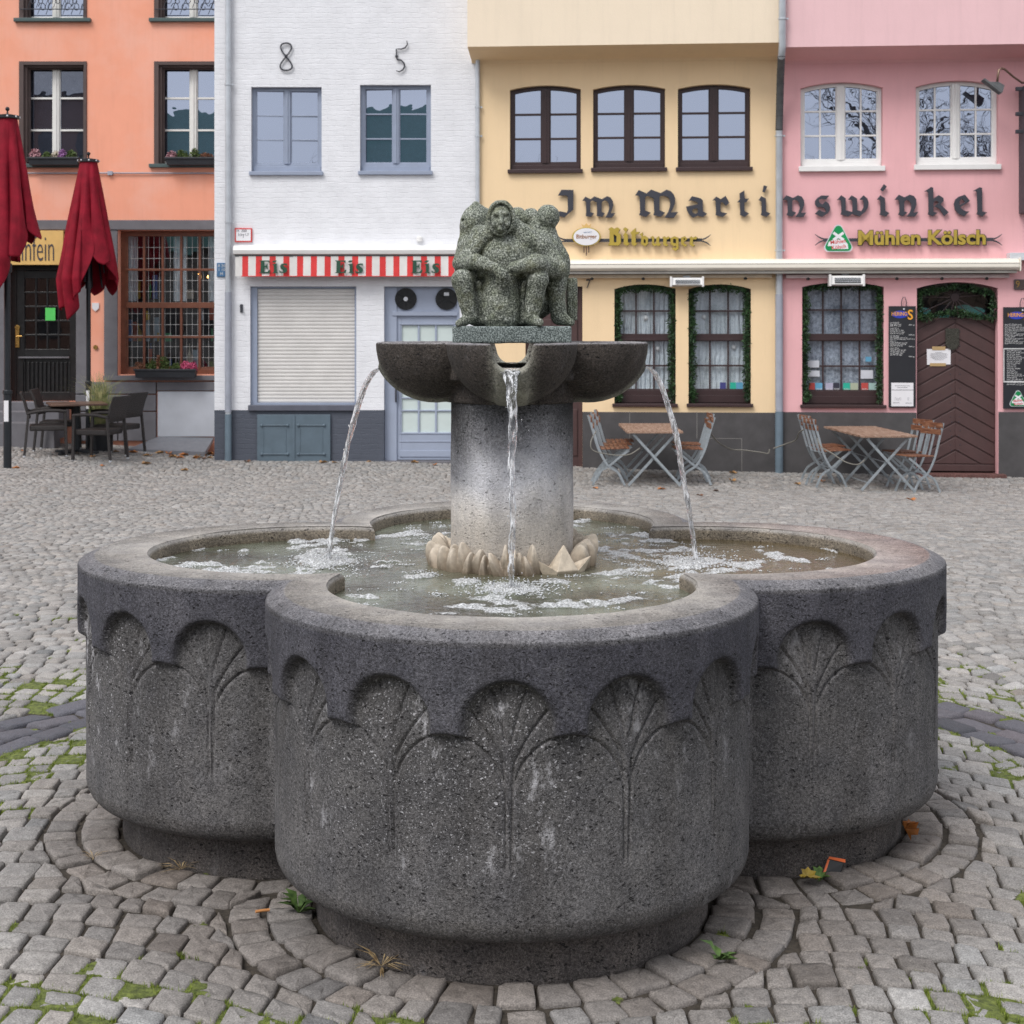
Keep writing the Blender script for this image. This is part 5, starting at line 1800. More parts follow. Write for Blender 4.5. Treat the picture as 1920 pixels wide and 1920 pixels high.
# planters
def leafy(c, spread, n, size, seed, up=1.0):
    """many small leaf-sized faces filling a low mound"""
    g = np.random.default_rng(seed)
    p = g.normal(0, 1, (n, 3)); p /= nrm(p)[:, None] + 1e-9; p *= g.random((n, 1)) ** 0.4
    p = p * np.array(spread); p[:, 2] = np.abs(p[:, 2]) * up
    d = g.normal(0, 1, (n, 3)); d /= nrm(d)[:, None]; e = np.cross(d, g.normal(0, 1, (n, 3))); e /= nrm(e)[:, None]
    s = size * g.uniform(0.5, 1.3, (n, 1))
    q = np.stack([p - d * s, p + e * s * 0.45, p + d * s, p - e * s * 0.45], 1) + np.array(c)
    return q.reshape(-1, 3)
def leaf_obj(name, V, material, parent=None):
    F = np.arange(len(V)).reshape(-1, 4)
    return put(name, np_mesh(name, V, F, smooth=False), material, parent)
def leafmat(name, a, b, s=40):
    t = NT(name); t.color(t.ramp(t.noise(s, 2), [(0.35, a), (0.65, b)])); t.rough(0.7); return t.m
M['leafg'] = leafmat('box_leaves', (0.03, 0.06, 0.015), (0.12, 0.17, 0.04))
M['heather'] = leafmat('pink_heather', (0.25, 0.10, 0.12), (0.62, 0.36, 0.40))
M['purple'] = leafmat('purple_heather', (0.18, 0.06, 0.20), (0.42, 0.20, 0.45))
M['cyclamen'] = leafmat('cyclamen_pink', (0.40, 0.04, 0.12), (0.75, 0.16, 0.30))
M['palebloom'] = leafmat('pale_blooms', (0.38, 0.32, 0.24), (0.70, 0.64, 0.52))
M['ruddy'] = leafmat('rust_foliage', (0.15, 0.06, 0.03), (0.32, 0.15, 0.09))
M['planter'] = mat('charcoal_planter', (0.022, 0.024, 0.030), 0.5, bump=0.2)
def planter(label, x0, x1, ytop, ybot, off, plants, seed):
    u0, u1, z0, z1 = FO.rect(x0, ytop, x1, ybot, off)
    r = thing('planter', label, 'planter', FO.at((u0 + u1) / 2, -off, z0), 'flower boxes on the orange house')
    b = FO.mb(); m = 0.02
    b.add([(u0 + m, -off - 0.07, z0), (u1 - m, -off - 0.07, z0), (u1 - m, -off + 0.07, z0), (u0 + m, -off + 0.07, z0), (u0, -off - 0.09, z1), (u1, -off - 0.09, z1), (u1, -off + 0.09, z1), (u0, -off + 0.09, z1)],
          [(0, 3, 2, 1), (4, 5, 6, 7), (0, 1, 5, 4), (1, 2, 6, 5), (2, 3, 7, 6), (3, 0, 4, 7)])
    b.box(u0 - 0.01, u1 + 0.01, -off - 0.10, -off - 0.088, z1 - 0.025, z1 + 0.004)
    b.build('box', M['planter'], r, bevel=0.005)
    for k, (px, w_, h_, mm) in enumerate(plants):
        uu = FO.u(px, off)
        c = FO.at(uu, -off, z1 - 0.02)
        leaf_obj('plant', leafy(c, (w_ / 118.0, 0.08, h_ / 118.0), 420, 0.022, seed + k), M[mm], r)
planter('black flower box with pink and purple heather on the second-storey sill left of the umbrella', 55, 150, 296, 310, 0.12,
        [(66, 12, 20, 'heather'), (88, 10, 14, 'leafg'), (105, 10, 16, 'palebloom'), (117, 9, 19, 'purple'), (134, 11, 17, 'leafg')], 3)
planter('black flower box with green plants on the upper sill next to the white house', 312, 408, 296, 310, 0.12,
        [(322, 11, 16, 'heather'), (341, 14, 18, 'leafg'), (365, 11, 20, 'leafg'), (388, 14, 12, 'ruddy')], 13)
planter('long black flower box with cyclamen and green tufts below the leaded shop window', 254, 369, 692, 708, 0.20,
        [(262, 12, 16, 'ruddy'), (288, 16, 22, 'leafg'), (306, 14, 26, 'leafg'), (297, 5, 30, 'ruddy'), (330, 12, 14, 'leafg'), (348, 12, 17, 'cyclamen'), (362, 8, 16, 'cyclamen')], 23)
# potted ornamental grass by the window
gr = thing('ornamental_grass', 'tuft of tall feathery grass in a dark pot behind the terrace table', 'plant', (*FO.at(FO.u(188), -1.0, 0)[:2], -0.33))
b_ = FO.mb(); gu = FO.u(188, 1.0); b_.lathe([(0.13, 0), (0.18, 0.42), (0.17, 0.42), (0.15, 0.38)], (gu, -1.0, -0.36), 18); b_.build('pot', M['planter'], gr)
g = np.random.default_rng(8); V = []
for i in range(420):
    a = g.uniform(0, 2 * PI); l = g.uniform(0.35, 1.0); s = abs(g.normal(0, 0.32)); bx = g.normal(0, 0.05)
    p0 = np.array(FO.at(gu + bx, -1.0 + g.normal(0, 0.04), 0.05)); d1 = np.array([math.cos(a), math.sin(a) * 0.6, 0])
    p1 = p0 + d1 * s * 0.4 * l + np.array([0, 0, l * 0.6]); p2 = p0 + d1 * s * l * 1.1 + np.array([0, 0, l * 0.85 - s * 0.2])
    w = np.array([0.0035, 0, 0]); V += [p0 - w, p0 + w, p1 + w * 0.8, p1 - w * 0.8, p1 - w * 0.8, p1 + w * 0.8, p2 + w * 0.2, p2 - w * 0.2]
leaf_obj('blades', np.array(V), leafmat('straw_grass', (0.12, 0.17, 0.05), (0.42, 0.38, 0.18), 12), gr)

# ------------------------------ white brick house
hw = thing('white_house', 'whitewashed brick house with dark blue painted base and blue-grey windows', 'house', (FW.u(650), 22.8, -0.5))
for (a, b, c_, d) in ((471, 163, 603, 322), (675, 159, 808, 321)):
    window(FW, 'w', hw, a, b, c_, d, fw=0.055, mull=0.085, cols=1, rows=3, mw=0.022, fm='bluegrey', glass='glass_up', dep=0.09,
           curtain=None, sill=('bluegrey', 0.025, 0.055, 0.05), bottomrail=0.07, yaw=(2.6 if a < 600 else -3.0))
# lace behind the left pair of panes
cb = FW.mb(); u0, u1, z0, z1 = FW.rect(478, 170, 600, 318)
cb.add([(u0 + (u1 - u0) * k / 16 if j == 0 else u0 + (u1 - u0) * k / 16, 0.30 + 0.02 * (k % 2), z0 if j == 0 else z1) for k in range(17) for j in (0, 1)], [(2 * k, 2 * k + 2, 2 * k + 3, 2 * k + 1) for k in range(16)])
cb.build('net_curtain', M['lace_dark'], hw, smooth=True)
# shuttered shop opening
u0, u1, z0, z1 = FW.rect(469, 537, 668, 762)
HOLES['w'].append([(u0, z0), (u1, z0), (u1, z1), (u0, z1)])
b_ = FW.mb(); b_.box(u0 + .002, u0 + 0.095, 0.06, 0.16, z0 + .002, z1 - .002); b_.box(u1 - 0.03, u1 - .002, 0.06, 0.16, z0 + .002, z1 - .002); b_.box(u0 + 0.095, u1 - 0.03, 0.061, 0.161, z1 - 0.03, z1 - .003); b_.box(u0 + 0.095, u1 - 0.03, 0.061, 0.161, z0 + .003, z0 + 0.05)
sh = b_.build('shutter_frame', M['bluegrey'], hw, bevel=0.004)
prof = []; b_ = FW.mb(); n = 31; zz0, zz1 = z0 + 0.05, z1 - 0.03; vs = []; fs = []
for k in range(n):
    a_, c_ = zz0 + (zz1 - zz0) * k / n, zz0 + (zz1 - zz0) * (k + 1) / n; hh = c_ - a_
    for (dz, dy) in ((0.0, 0.012), (0.12, 0.004), (0.5, 0.0), (0.88, 0.004), (0.97, 0.013)):
        vs += [(u0 + 0.097, 0.10 + dy, a_ + dz * hh), (u1 - 0.032, 0.10 + dy, a_ + dz * hh)]
for k in range(len(vs) // 2 - 1): fs.append((2 * k, 2 * k + 1, 2 * k + 3, 2 * k + 2))
b_.add(vs, fs); b_.build('roller_shutter', mat('shutter_white', (0.66, 0.64, 0.62), 0.5, var=0.06, vs=3), hw)
b_ = FW.mb(); a_ = FW.rect(466, 757, 668, 770); b_.box(a_[0], a_[1], -0.05, 0.06, a_[2], a_[3] - 0.02); b_.build('shop_sill', M['bluegrey'].copy() if False else mat('sill_slate', (0.10, 0.105, 0.135), 0.6), hw, bevel=0.008)
# cellar doors
a_ = FW.rect(483, 777, 620, 866)
b_ = FW.mb(); b_.box(a_[0], a_[1], -0.05, 0.0, a_[2] - 0.03, a_[3]); cd = b_.build('cellar_doors', M['slategreen'], hw, bevel=0.004)
b_ = FW.mb(); um = (a_[0] + a_[1]) / 2; W_ = (a_[1] - a_[0]) / 2
b_.box(um - 0.02, um + 0.02, -0.062, -0.049, a_[2], a_[3])
for s_ in (0, 1):
    p0 = a_[0] + 0.07 + s_ * W_; p1 = a_[0] + W_ - 0.09 + s_ * W_
    for zz in (a_[3] - 0.16, a_[2] + 0.12):
        b_.tube([(p0, -0.058, zz), (p1, -0.058, zz)], 0.009, 6); b_.ball((p0, -0.056, zz), 0.024, 8, 5); b_.ball((p1, -0.056, zz), 0.024, 8, 5)
    for (x0_, x1_) in ((p0 + 0.02, p0 + 0.032), (p1 - 0.032, p1 - 0.02)): b_.box(x0_, x1_, -0.056, -0.0495, a_[2] + 0.16, a_[3] - 0.2)
b_.build('hinge_straps', M['slategreen'], cd, bevel=0.002)
# door with fans above
u0, u1, z0, z1 = FW.rect(720, 537, 862, 862)
z0 = -0.52
HOLES['w'].append([(u0, z0), (u1, z0), (u1, z1), (u0, z1)])
U = lambda p: FW.u(p); Z = lambda p: FW.z(p)
b_ = FW.mb()
b_.box(u0 + .002, U(743), 0.10, 0.19, z0, z1 - .002); b_.box(U(856), u1 - .002, 0.10, 0.19, z0, z1 - .002)
b_.box(U(743), U(856), 0.12, 0.18, Z(584), z1 - .003); b_.box(U(735), U(858), 0.085, 0.189, Z(592), Z(584))
b_.box(U(743), U(752), 0.13, 0.178, z0 + .05, Z(592)); b_.box(U(849), U(856), 0.13, 0.178, z0 + .05, Z(592))
b_.box(U(752), U(849), 0.131, 0.177, Z(610), Z(592)); b_.box(U(752), U(849), 0.131, 0.177, z0 + .05, Z(812))
for py in (645, 680, 713, 747, 771): b_.box(U(752), U(849), 0.137, 0.17, Z(py + 1.3), Z(py - 1.3))
for px in (784, 816.5): b_.box(U(px - 1.8), U(px + 1.8), 0.135, 0.172, Z(812), Z(610))
b_.box(U(748), U(852), 0.122, 0.133, Z(830), Z(828)); b_.box(U(748), U(852), 0.118, 0.132, Z(858), Z(846))
for (q0, q1, q2, q3) in ((746.5, 606, 749, 815), (852, 606, 854.5, 815)): b_.box(U(q0), U(q2), 0.120, 0.133, Z(q3), Z(q1))
b_.box(U(749), U(852), 0.121, 0.132, Z(609), Z(606)); b_.box(U(749), U(852), 0.121, 0.132, Z(815), Z(812.5))
dr = b_.build('door', M['bluegrey2'], hw, bevel=0.004)
b_ = FW.mb(); b_.box(U(750), U(851), 0.160, 0.165, Z(812), Z(610)); b_.build('door_pane', M['blind'], dr)
b_ = FW.mb(); b_.tube([(U(741.5), 0.07, Z(728)), (U(741.5), 0.05, Z(740)), (U(741.5), 0.07, Z(752))], 0.013, 6); b_.box(U(740), U(743), 0.075, 0.099, Z(754), Z(726)); b_.build('door_pull', M['iron'], dr)
for px in (760, 836.5):
    f_ = FW.mb(); cu, cz = FW.uz(px, 560.5)
    f_.disc((cu, cz), 0.165, 0.095, 0.119, 24); fan = f_.build('ventilation_fan', M['black'], hw)
    f_ = FW.mb()
    for rr in (0.05, 0.075, 0.10, 0.125, 0.15): f_.tube([(cu + rr * math.cos(q), 0.088, cz + rr * math.sin(q)) for q in np.linspace(0, 2 * PI, 25)], 0.0022, 4)
    for q in range(6): f_.tube([(cu + 0.02 * math.cos(q * PI / 3), 0.088, cz + 0.02 * math.sin(q * PI / 3)), (cu + 0.165 * math.cos(q * PI / 3 + 0.5), 0.088, cz + 0.165 * math.sin(q * PI / 3 + 0.5))], 0.0045, 4)
    f_.build('fan_grille', M['blackm'], fan)
    f_ = FW.mb()
    if px < 800: f_.disc((cu, cz), 0.034, 0.078, 0.090, 12)
    else: f_.box(cu - 0.035, cu + 0.04, 0.078, 0.086, cz + 0.05, cz + 0.10)
    f_.build('fan_badge', M['silver'], fan)
b_ = FW.mb(); b_.box(u0 - 0.02, u1 + 0.02, -0.06, 0.12, -0.62, z0 + 0.045); b_.build('door_step', M['greystone'], hw, bevel=0.006)
allh = HOLES['w']
zs_ = FW.z(769)
def split_holes(lo):           # the openings above / below the painted base
    out = []
    for h in allh:
        z0, z1 = min(p[1] for p in h), max(p[1] for p in h)
        out.append(h)
    return out
# upper wall: everything above the base line; the door opening is cut by both
def wallpiece(name, u0, u1, z0, z1, cuts, material, y0=0.0, y1=0.35):
    us = [(u0, z0)]
    for (a, b, top) in sorted(cuts): us += [(a, z0), (a, top), (b, top), (b, z0)]
    us += [(u1, z0), (u1, z1), (u0, z1)]
    return us
dh = allh[-1]; hs = allh[:-1]
shop = allh[2]
outl = wallpiece('w', FW.u(402), FW.u(897), zs_, FW.z(-160), [(dh[0][0], dh[1][0], dh[2][1])], None)
put('wall', poly_mesh('wall', [outl] + [h[::-1] for h in hs if min(p[1] for p in h) > zs_ + 0.01], 0.0, 0.35, FW.M), M['wbrick'], hw)
outl = [(FW.u(402), ZR), (dh[0][0], ZR), (dh[0][0], zs_ - 0.001), (FW.u(402), zs_ - 0.001)]
put('painted_base', poly_mesh('painted_base', [outl], -0.004, 0.35, FW.M), M['dbrick'], hw)
outl = [(dh[1][0], ZR), (FW.u(897), ZR), (FW.u(897), zs_ - 0.001), (dh[1][0], zs_ - 0.001)]
put('painted_base', poly_mesh('painted_base', [outl], -0.004, 0.35, FW.M), M['dbrick'], hw)
b_ = FW.mb(); b_.box(FW.u(402), FW.u(402) + 0.3, 0.351, 4.0, ZR, FW.z(-160)); b_.build('side_wall', M['wbrick'], hw)
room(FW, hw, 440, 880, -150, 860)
# downpipes
def pipe(F, label, pts, r, bands, material, lower=None, brackets=(), group='downpipes on the house fronts'):
    p = thing('downpipe', label, 'pipe', F.at(pts[-1][0], pts[-1][1], pts[-1][2]), group)
    b = F.mb(); b.tube(pts, r, 14); b.build('pipe', M[material], p, smooth=False, auto=40)
    for z in brackets:
        u, y = np.interp(-z, [-q[2] for q in pts], [q[0] for q in pts]), np.interp(-z, [-q[2] for q in pts], [q[1] for q in pts])
        b = F.mb(); b.lathe([(r + 0.003, -0.012), (r + 0.010, -0.012), (r + 0.010, 0.012), (r + 0.003, 0.012)], (u, y, z), 14); b.box(u - 0.008, u + 0.008, y + r, max(y + r + 0.01, 0.0) + 0.01, z - 0.01, z + 0.01); b.box(u + r, u + r + 0.035, y - 0.008, y + 0.008, z - 0.012, z + 0.012)
        b.build('bracket', M['zinc'], p)
    if lower:
        b = F.mb(); b.tube([(pts[-1][0], pts[-1][1], lower[0]), (pts[-1][0], pts[-1][1], pts[-1][2])], r + 0.007, 14); b.build('lower_pipe', M[lower[1]], p, auto=40)
    return p
u_ = FW.u(429.5)
pipe(FW, 'grey zinc downpipe at the left edge of the white brick house', [(u_, -0.07, FW.z(-160)), (u_, -0.07, FW.z(560)), (u_, -0.07, FW.z(562)), (u_, -0.07, -0.60)], 0.044, None, 'zinc', (FW.z(776), 'pipeblue'), [FW.z(160), FW.z(417)])
b_ = FW.mb(); b_.tube([(u_, -0.07, FW.z(548)), (u_, -0.07, FW.z(772))], 0.049, 14)
b_.thing('pipe_sleeve', 'lavender grey painted sleeve round the downpipe beside the roller shutter', 'pipe', M['pipegrey'], auto=40)
u_ = FW.u(896)
pipe(FW, 'slim zinc downpipe in the corner between the white and the cream house', [(u_, -0.05, FW.z(92)), (u_, -0.05, -0.65)], 0.034, None, 'zinc', None, [FW.z(202), FW.z(256)])
# iron year numbers
b_ = FW.mb(); cu, cz = FW.uz(537, 107)
P8 = []
for q in np.linspace(0, 2 * PI, 60):
    z_ = 0.205 * math.cos(q); P8.append((cu + 0.085 * math.sin(2 * q) * (0.95 if z_ > 0 else 1.05), -0.03, cz + z_))
b_.tube(P8, 0.0125, 6); b_.ball((cu, -0.035, cz + 0.01), 0.025, 8, 5); b_.tube([(cu, -0.03, cz), (cu, 0.02, cz)], 0.01, 6)
b_.thing('wall_anchor', 'black wrought iron wall anchor shaped like a figure 8', 'wall anchor', M['iron'], 'iron wall anchors on the white house')
b_ = FW.mb()
p5 = [(763, 77), (764, 84), (760, 90), (753, 92.5), (743.5, 92.5), (743.8, 107), (745, 112), (752, 113.5), (758, 119), (759, 125), (756, 131), (749, 135), (743, 133)]
b_.tube([(FW.u(x), -0.03, FW.z(y)) for x, y in p5], [0.006, 0.009, 0.012, 0.012, 0.012, 0.012, 0.012, 0.012, 0.013, 0.013, 0.013, 0.01, 0.006], 6); b_.ball((FW.u(743.8), -0.035, FW.z(106)), 0.024, 8, 5)
b_.tube([(FW.u(743.8), -0.03, FW.z(106)), (FW.u(743.8), 0.02, FW.z(106))], 0.01, 6)
b_.thing('wall_anchor', 'black wrought iron wall anchor shaped like a figure 5', 'wall anchor', M['iron'], 'iron wall anchors on the white house')
# small signs
def plate(F, name, label, cat, x0, y0, x1, y1, border, face, texts, off=0.02, bw=0.018):
    u0, u1, z0, z1 = F.rect(x0, y0, x1, y1)
    r = thing(name, label, cat, F.at((u0 + u1) / 2, -off, z0))
    b = F.mb(); b.box(u0, u1, -off, 0.0, z0, z1); b.build('plate', M[border], r, bevel=0.003)
    b = F.mb(); b.box(u0 + bw, u1 - bw, -off - 0.003, -off + 0.001, z0 + bw, z1 - bw); b.build('face', M[face], r)
    for (s, fx, fz, size, col, sx) in texts:
        m = text_mesh('lettering', s, size, 0.0012, F.M @ Matrix.Translation((u0 + (u1 - u0) * fx, -off - 0.0045, z0 + (z1 - z0) * fz)), sx=sx)
        put('lettering', m, M[col], r)
    return r
plate(FW, 'hydrant_sign', 'small white hydrant sign with red border above the awning', 'sign', 441, 428, 473, 454, 'red', 'paper',
      [('H  200', 0.40, 0.80, 0.055, 'ink', 1.0), ('3,5   1,7', 0.50, 0.52, 0.05, 'ink', 1.0), ('T', 0.5, 0.4, 0.08, 'ink', 0.8)], 0.03)
plate(FW, 'blue_sign', 'small blue enamel street plate left of the downpipe', 'sign', 407, 493, 425, 519, 'signblue', 'signblue',
      [('8 20', 0.5, 0.78, 0.06, 'chalk', 1.0), ('1 10', 0.5, 0.50, 0.06, 'chalk', 1.0), ('M', 0.5, 0.20, 0.06, 'chalk', 1.0)], 0.02, 0.004)
b_ = FW.mb(); uu, zz = FW.uz(453, 578); b_.box(uu - 0.02, uu + 0.02, -0.02, 0, zz - 0.06, zz + 0.06); b_.tube([(uu - .01, -0.05, zz + 0.03), (uu + 0.02, -0.05, zz - 0.05)], 0.012, 6)
b_.thing('wall_hook', 'small dark metal hook on the white brick beside the shutter', 'hook', M['iron'])
b_ = FW.mb(); uu, zz = FW.uz(787, 449); b_.lathe([(0.045, -0.03), (0.045, 0.03), (0.02, 0.05)], (uu, -0.03, zz), 12); b_.thing('wall_vent', 'small round white vent cap on the white brick above the awning', 'vent', M['whitep2'])

# striped awning with valance
a_ = FW.rect(437, 460, 885, 478, 0.22)
aw = thing('striped_awning', 'white awning case with red and white striped valance lettered Eis', 'awning', FW.at((a_[0] + a_[1]) / 2, -0.2, FW.z(519, off=0.2)))
b_ = FW.mb(); u0, u1, z0, z1 = a_
pr = [(0.0, z1 - 0.01), (-0.16, z1), (-0.22, z1 - 0.03), (-0.235, (z0 + z1) / 2), (-0.22, z0 + 0.015), (-0.17, z0), (0.0, z0)]
b_.add([(u, y, z) for u in (u0, u1) for (y, z) in pr], [tuple(range(7)), tuple(range(13, 6, -1))] + [(k, (k + 1) % 7, (k + 1) % 7 + 7, k + 7)[::-1] for k in range(7)])
b_.build('case', M['whitep2'], aw, bevel=0.004)
b_ = FW.mb(); b_.box(u0 + 0.02, u1 - 0.02, -0.19, -0.05, z0 - 0.028, z0 - 0.001); b_.build('front_bar', M['zincdark'], aw)
xa, xb = 441, 880
n_ = 17
M['sred'] = mat('awning_red_cloth', (0.66, 0.045, 0.045), 0.8, var=0.1, vs=10); M['swhite'] = mat('awning_white_cloth', (0.72, 0.70, 0.68), 0.85, var=0.06, vs=8)
edges = [441.0, 454.0, 465.3]; x = 465.3
tog = 0
while x < 878:
    w_ = 14.2 if tog == 0 else 11.6
    x += w_; edges.append(x); tog ^= 1
def val(uu):
    return -0.205 + 0.012 * math.sin(uu * 9.0) + 0.006 * math.sin(uu * 23 + 1)
zt_, zb_ = FW.z(480.5, off=0.2), FW.z(518, off=0.2)
ed = [edges[0]]
for k in range(len(edges) - 1): ed += [(edges[k] + edges[k + 1]) / 2, edges[k + 1]]
vs = []
for k, e_ in enumerate(ed):
    for j in range(5):
        f = j / 4; uu = FW.u(e_, 0.2); vs.append((uu, -0.19 + (val(uu) + 0.19) * f, zt_ * (1 - f) + zb_ * f))
b_ = FW.mb(); b_.add(vs, [(k * 5 + j, (k + 1) * 5 + j, (k + 1) * 5 + j + 1, k * 5 + j + 1) for k in range(len(ed) - 1) for j in range(4)])
vl = b_.build('valance', M['swhite'], aw); vl.data.materials.append(M['sred'])
for i, p in enumerate(vl.data.polygons): p.material_index = (i // 8) % 2
so = vl.modifiers.new('cloth', 'SOLIDIFY'); so.thickness = 0.003; so.offset = 1
b_ = FW.mb(); b_.tube([(FW.u(px, 0.2), val(FW.u(px, 0.2)) - 0.001, zb_) for px in np.linspace(452, 879, 60)], 0.006, 5); b_.build('hem', M['sred'], aw)
EIS = [[(395, 160), (575, 160), (578, 208), (545, 182), (490, 180), (490, 248), (515, 246), (530, 215), (541, 215), (541, 302), (528, 298), (515, 270), (490, 268), (490, 350), (540, 345), (575, 308), (590, 315), (575, 368), (395, 368), (424, 350), (428, 182)],
       [(615, 225), (692, 208), (692, 345), (712, 362), (712, 369), (616, 369), (642, 345), (642, 248)], [(612, 182), (645, 160), (692, 158), (675, 190), (632, 195)],
       [(745, 252), (768, 217), (820, 207), (858, 212), (862, 250), (830, 236), (796, 240), (815, 262), (855, 288), (862, 325), (838, 360), (790, 369), (733, 360), (733, 318), (760, 342), (795, 346), (790, 318), (752, 290)]]
for dx in (0, 142.2, 285):
    ms = []
    for pl in EIS:
        pts = [(440 + x / 8.727 + dx, 470 + y / 8.727) for x, y in pl]
        ms.append([FW.uz(x, y, 0.22) for x, y in pts])
    me = poly_mesh('lettering', ms, -0.233, -0.226, FW.M)
    put('lettering', me, M['lettergreen'], aw)
# ------------------------------ cream and pink houses
JOFF = 0.62
hc = thing('cream_house', 'cream yellow rendered house with dark stone base, brown arched windows and jettied upper floor', 'house', FP.at(FP.u(1180), 0, -0.6))
hp = thing('pink_house', 'pink rendered house with dark stone base, white arched upper windows and chevron door', 'house', FP.at(FP.u(1700), 0, -0.65))
for (a, b, c_, d) in ((956, 160, 1089, 318), (1112, 159, 1247, 315), (1271, 158, 1407, 314)):
    window(FP, 'c', hc, a, b, c_, d, rise=0.062, fw=0.052, mull=0.115, cols=1, rows=3, mw=0.030, fm='brown', glass='glass_up', dep=0.10,
           sill=('brown', 0.03, 0.055, 0.06), bottomrail=0.055)
for (a, b, c_, d) in ((1501, 154, 1655, 312), (1717, 151, 1872, 309)):
    window(FP, 'p', hp, a, b, c_, d, rise=0.085, fw=0.055, mull=0.105, cols=2, rows=3, mw=0.026, fm='whitep2', glass='glass_up', dep=0.10,
           sill=('whitep2', 0.03, 0.075, 0.06), bottomrail=0.05)
def low_window(key, parent, a, b, c_, d, cols, cur):
    u0, u1, z0, z1 = FP.rect(a, b, c_, d)
    t0, t1 = FP.z(640, (a + c_) / 2), FP.z(626, (a + c_) / 2)
    w = window(FP, key, parent, a, b, c_, d, rise=0.07, fw=0.055, mull=0.0, cols=cols, rows=2, mw=0.026, fm='brown', glass='glass_low', dep=0.15,
               curtain=cur, sill=('brown', 0.03, 0.045, 0.06), transom=(t0, t1), bottomrail=0.14)
    return w
low_window('c', hc, 1152, 533, 1267, 757, 3, 'lace')
low_window('c', hc, 1291, 533, 1408, 757, 3, 'lace')
low_window('p', hp, 1504, 529, 1657, 759, 4, 'lace_dark')
# brown door of the cream house (mostly behind the fountain)
u0, u1, z0, z1 = FP.rect(985, 537, 1092, 868); z0 = -0.60
HOLES['c'].append([(u0, z0), (u1, z0), (u1, z1), (u0, z1)])
b_ = FP.mb(); b_.box(u0 + .002, u1 - .002, 0.14, 0.2, z0, z1 - .002)
for (za, zb_) in ((0.2, 0.9), (1.05, 1.75), (1.9, 2.25)):
    for (ua, ub) in ((u0 + 0.08, (u0 + u1) / 2 - 0.04), ((u0 + u1) / 2 + 0.04, u1 - 0.08)): b_.box(ua, ub, 0.125, 0.141, z0 + za, z0 + zb_)
b_.box(u0 + .002, u0 + 0.06, 0.10, 0.139, z0, z1 - .003); b_.box(u1 - 0.06, u1 - .002, 0.10, 0.139, z0, z1 - .003)
b_.build('door', M['doorbrown'], hc, bevel=0.006)
# chevron door
u0, u1, z0, z1 = FP.rect(1719, 529, 1871, 870); z0 = -0.60
HOLES['p'].append(zig(u0, u1, z0, z1, 0.09))
zf0, zf1 = FP.z(602, 1795), FP.z(545, 1795)
b_ = FP.mb(); um = (u0 + u1) / 2; e = 0.004
b_.box(u0 + e, u1 - e, 0.16, 0.21, z0 + e, zf0 + 0.05)
pitch = 0.208; slope = 0.56; hw_ = (u1 - u0) / 2 - 0.01
door = b_.build('door', M['doorbrown'], hp, bevel=0.004)
b_ = FP.mb()
def clipz(poly, zmin, zmax):
    def cl(p, f, zc_):
        o = []
        for i in range(len(p)):
            a, b = p[i], p[(i + 1) % len(p)]
            ia, ib = f(a[1]), f(b[1])
            if ia: o.append(a)
            if ia != ib:
                t_ = (zc_ - a[1]) / (b[1] - a[1]); o.append((a[0] + (b[0] - a[0]) * t_, zc_))
        return o
    poly = cl(poly, lambda z: z >= zmin, zmin)
    if len(poly) >= 3: poly = cl(poly, lambda z: z <= zmax, zmax)
    return poly
k = -1
zz = z0 + 0.32 - 3 * pitch
while zz < zf0 + 0.9:
    for s_ in (-1, 1):
        e_ = 0.012
        pl = [(um, zz + e_), (um + s_ * hw_, zz + e_ - slope * hw_), (um + s_ * hw_, zz + pitch - e_ - slope * hw_), (um, zz + pitch - e_)]
        pl = clipz(pl, z0 + 0.12, zf0 + 0.03)
        if len(pl) >= 3:
            # board with chamfered edge: two stacked layers
            b_.prism(pl, 0.142, 0.1605)
    zz += pitch
b_.box(u0 + 0.012, u1 - 0.012, 0.135, 0.159, z0 + 0.01, z0 + 0.11)
b_.build('chevron_boards', M['doorbrown'], door, bevel=0.007)
b_ = FP.mb()
zz = z0 + 0.32
while zz < zf0 - 0.1:
    for (du, dz) in ((-0.05, -0.05), (0.05, -0.05), (-0.07, 0.03), (0.07, 0.03)): b_.ball((um + du, 0.141, zz + dz + 0.05), 0.008, 6, 4)
    zz += pitch
b_.build('door_nails', M['iron'], door)
b_ = FP.mb(); b_.prism(FP.poly([(1776, 616), (1802, 616), (1802, 647), (1797, 654), (1789, 657), (1781, 654), (1776, 647)]), 0.118, 0.141)
b_.build('coat_of_arms', mat('bronze_patina', (0.052, 0.050, 0.040), 0.6, metal=0.4, var=0.3, vs=30, bump=0.9, bs=45, bd=0.02), door, bevel=0.004)
# fanlight
b_ = FP.mb(); cz_ = FP.z(557, 1795)
b_.disc((um, cz_), 0.06, 0.155, 0.175, 16)
for q in np.linspace(0.08, 2 * PI - 0.08, 15)[:-1]:
    x_, z_ = um + 0.62 * math.cos(q), cz_ + 0.62 * math.sin(q)
    tt_ = 1.0
    z_c = min(max(z_, zf0 + 0.05), zf1 + 0.06)
    if abs(z_ - cz_) > 1e-3: tt_ = min(1.0, abs((z_c - cz_) / (z_ - cz_)))
    b_.bar((um + 0.06 * math.cos(q), 0.165, cz_ + 0.06 * math.sin(q)), (um + 0.62 * math.cos(q) * tt_, 0.165, cz_ + 0.62 * math.sin(q) * tt_), 0.014, 0.014)
fl = b_.build('fanlight', M['brown'], hp)
put('pane', poly_mesh('pane', [zig(u0 + 0.01, u1 - 0.01, zf0 + 0.05, z1 - 0.01, 0.09)], 0.182, 0.186, FP.M), M['glass_low'], fl)
b_ = FP.mb()
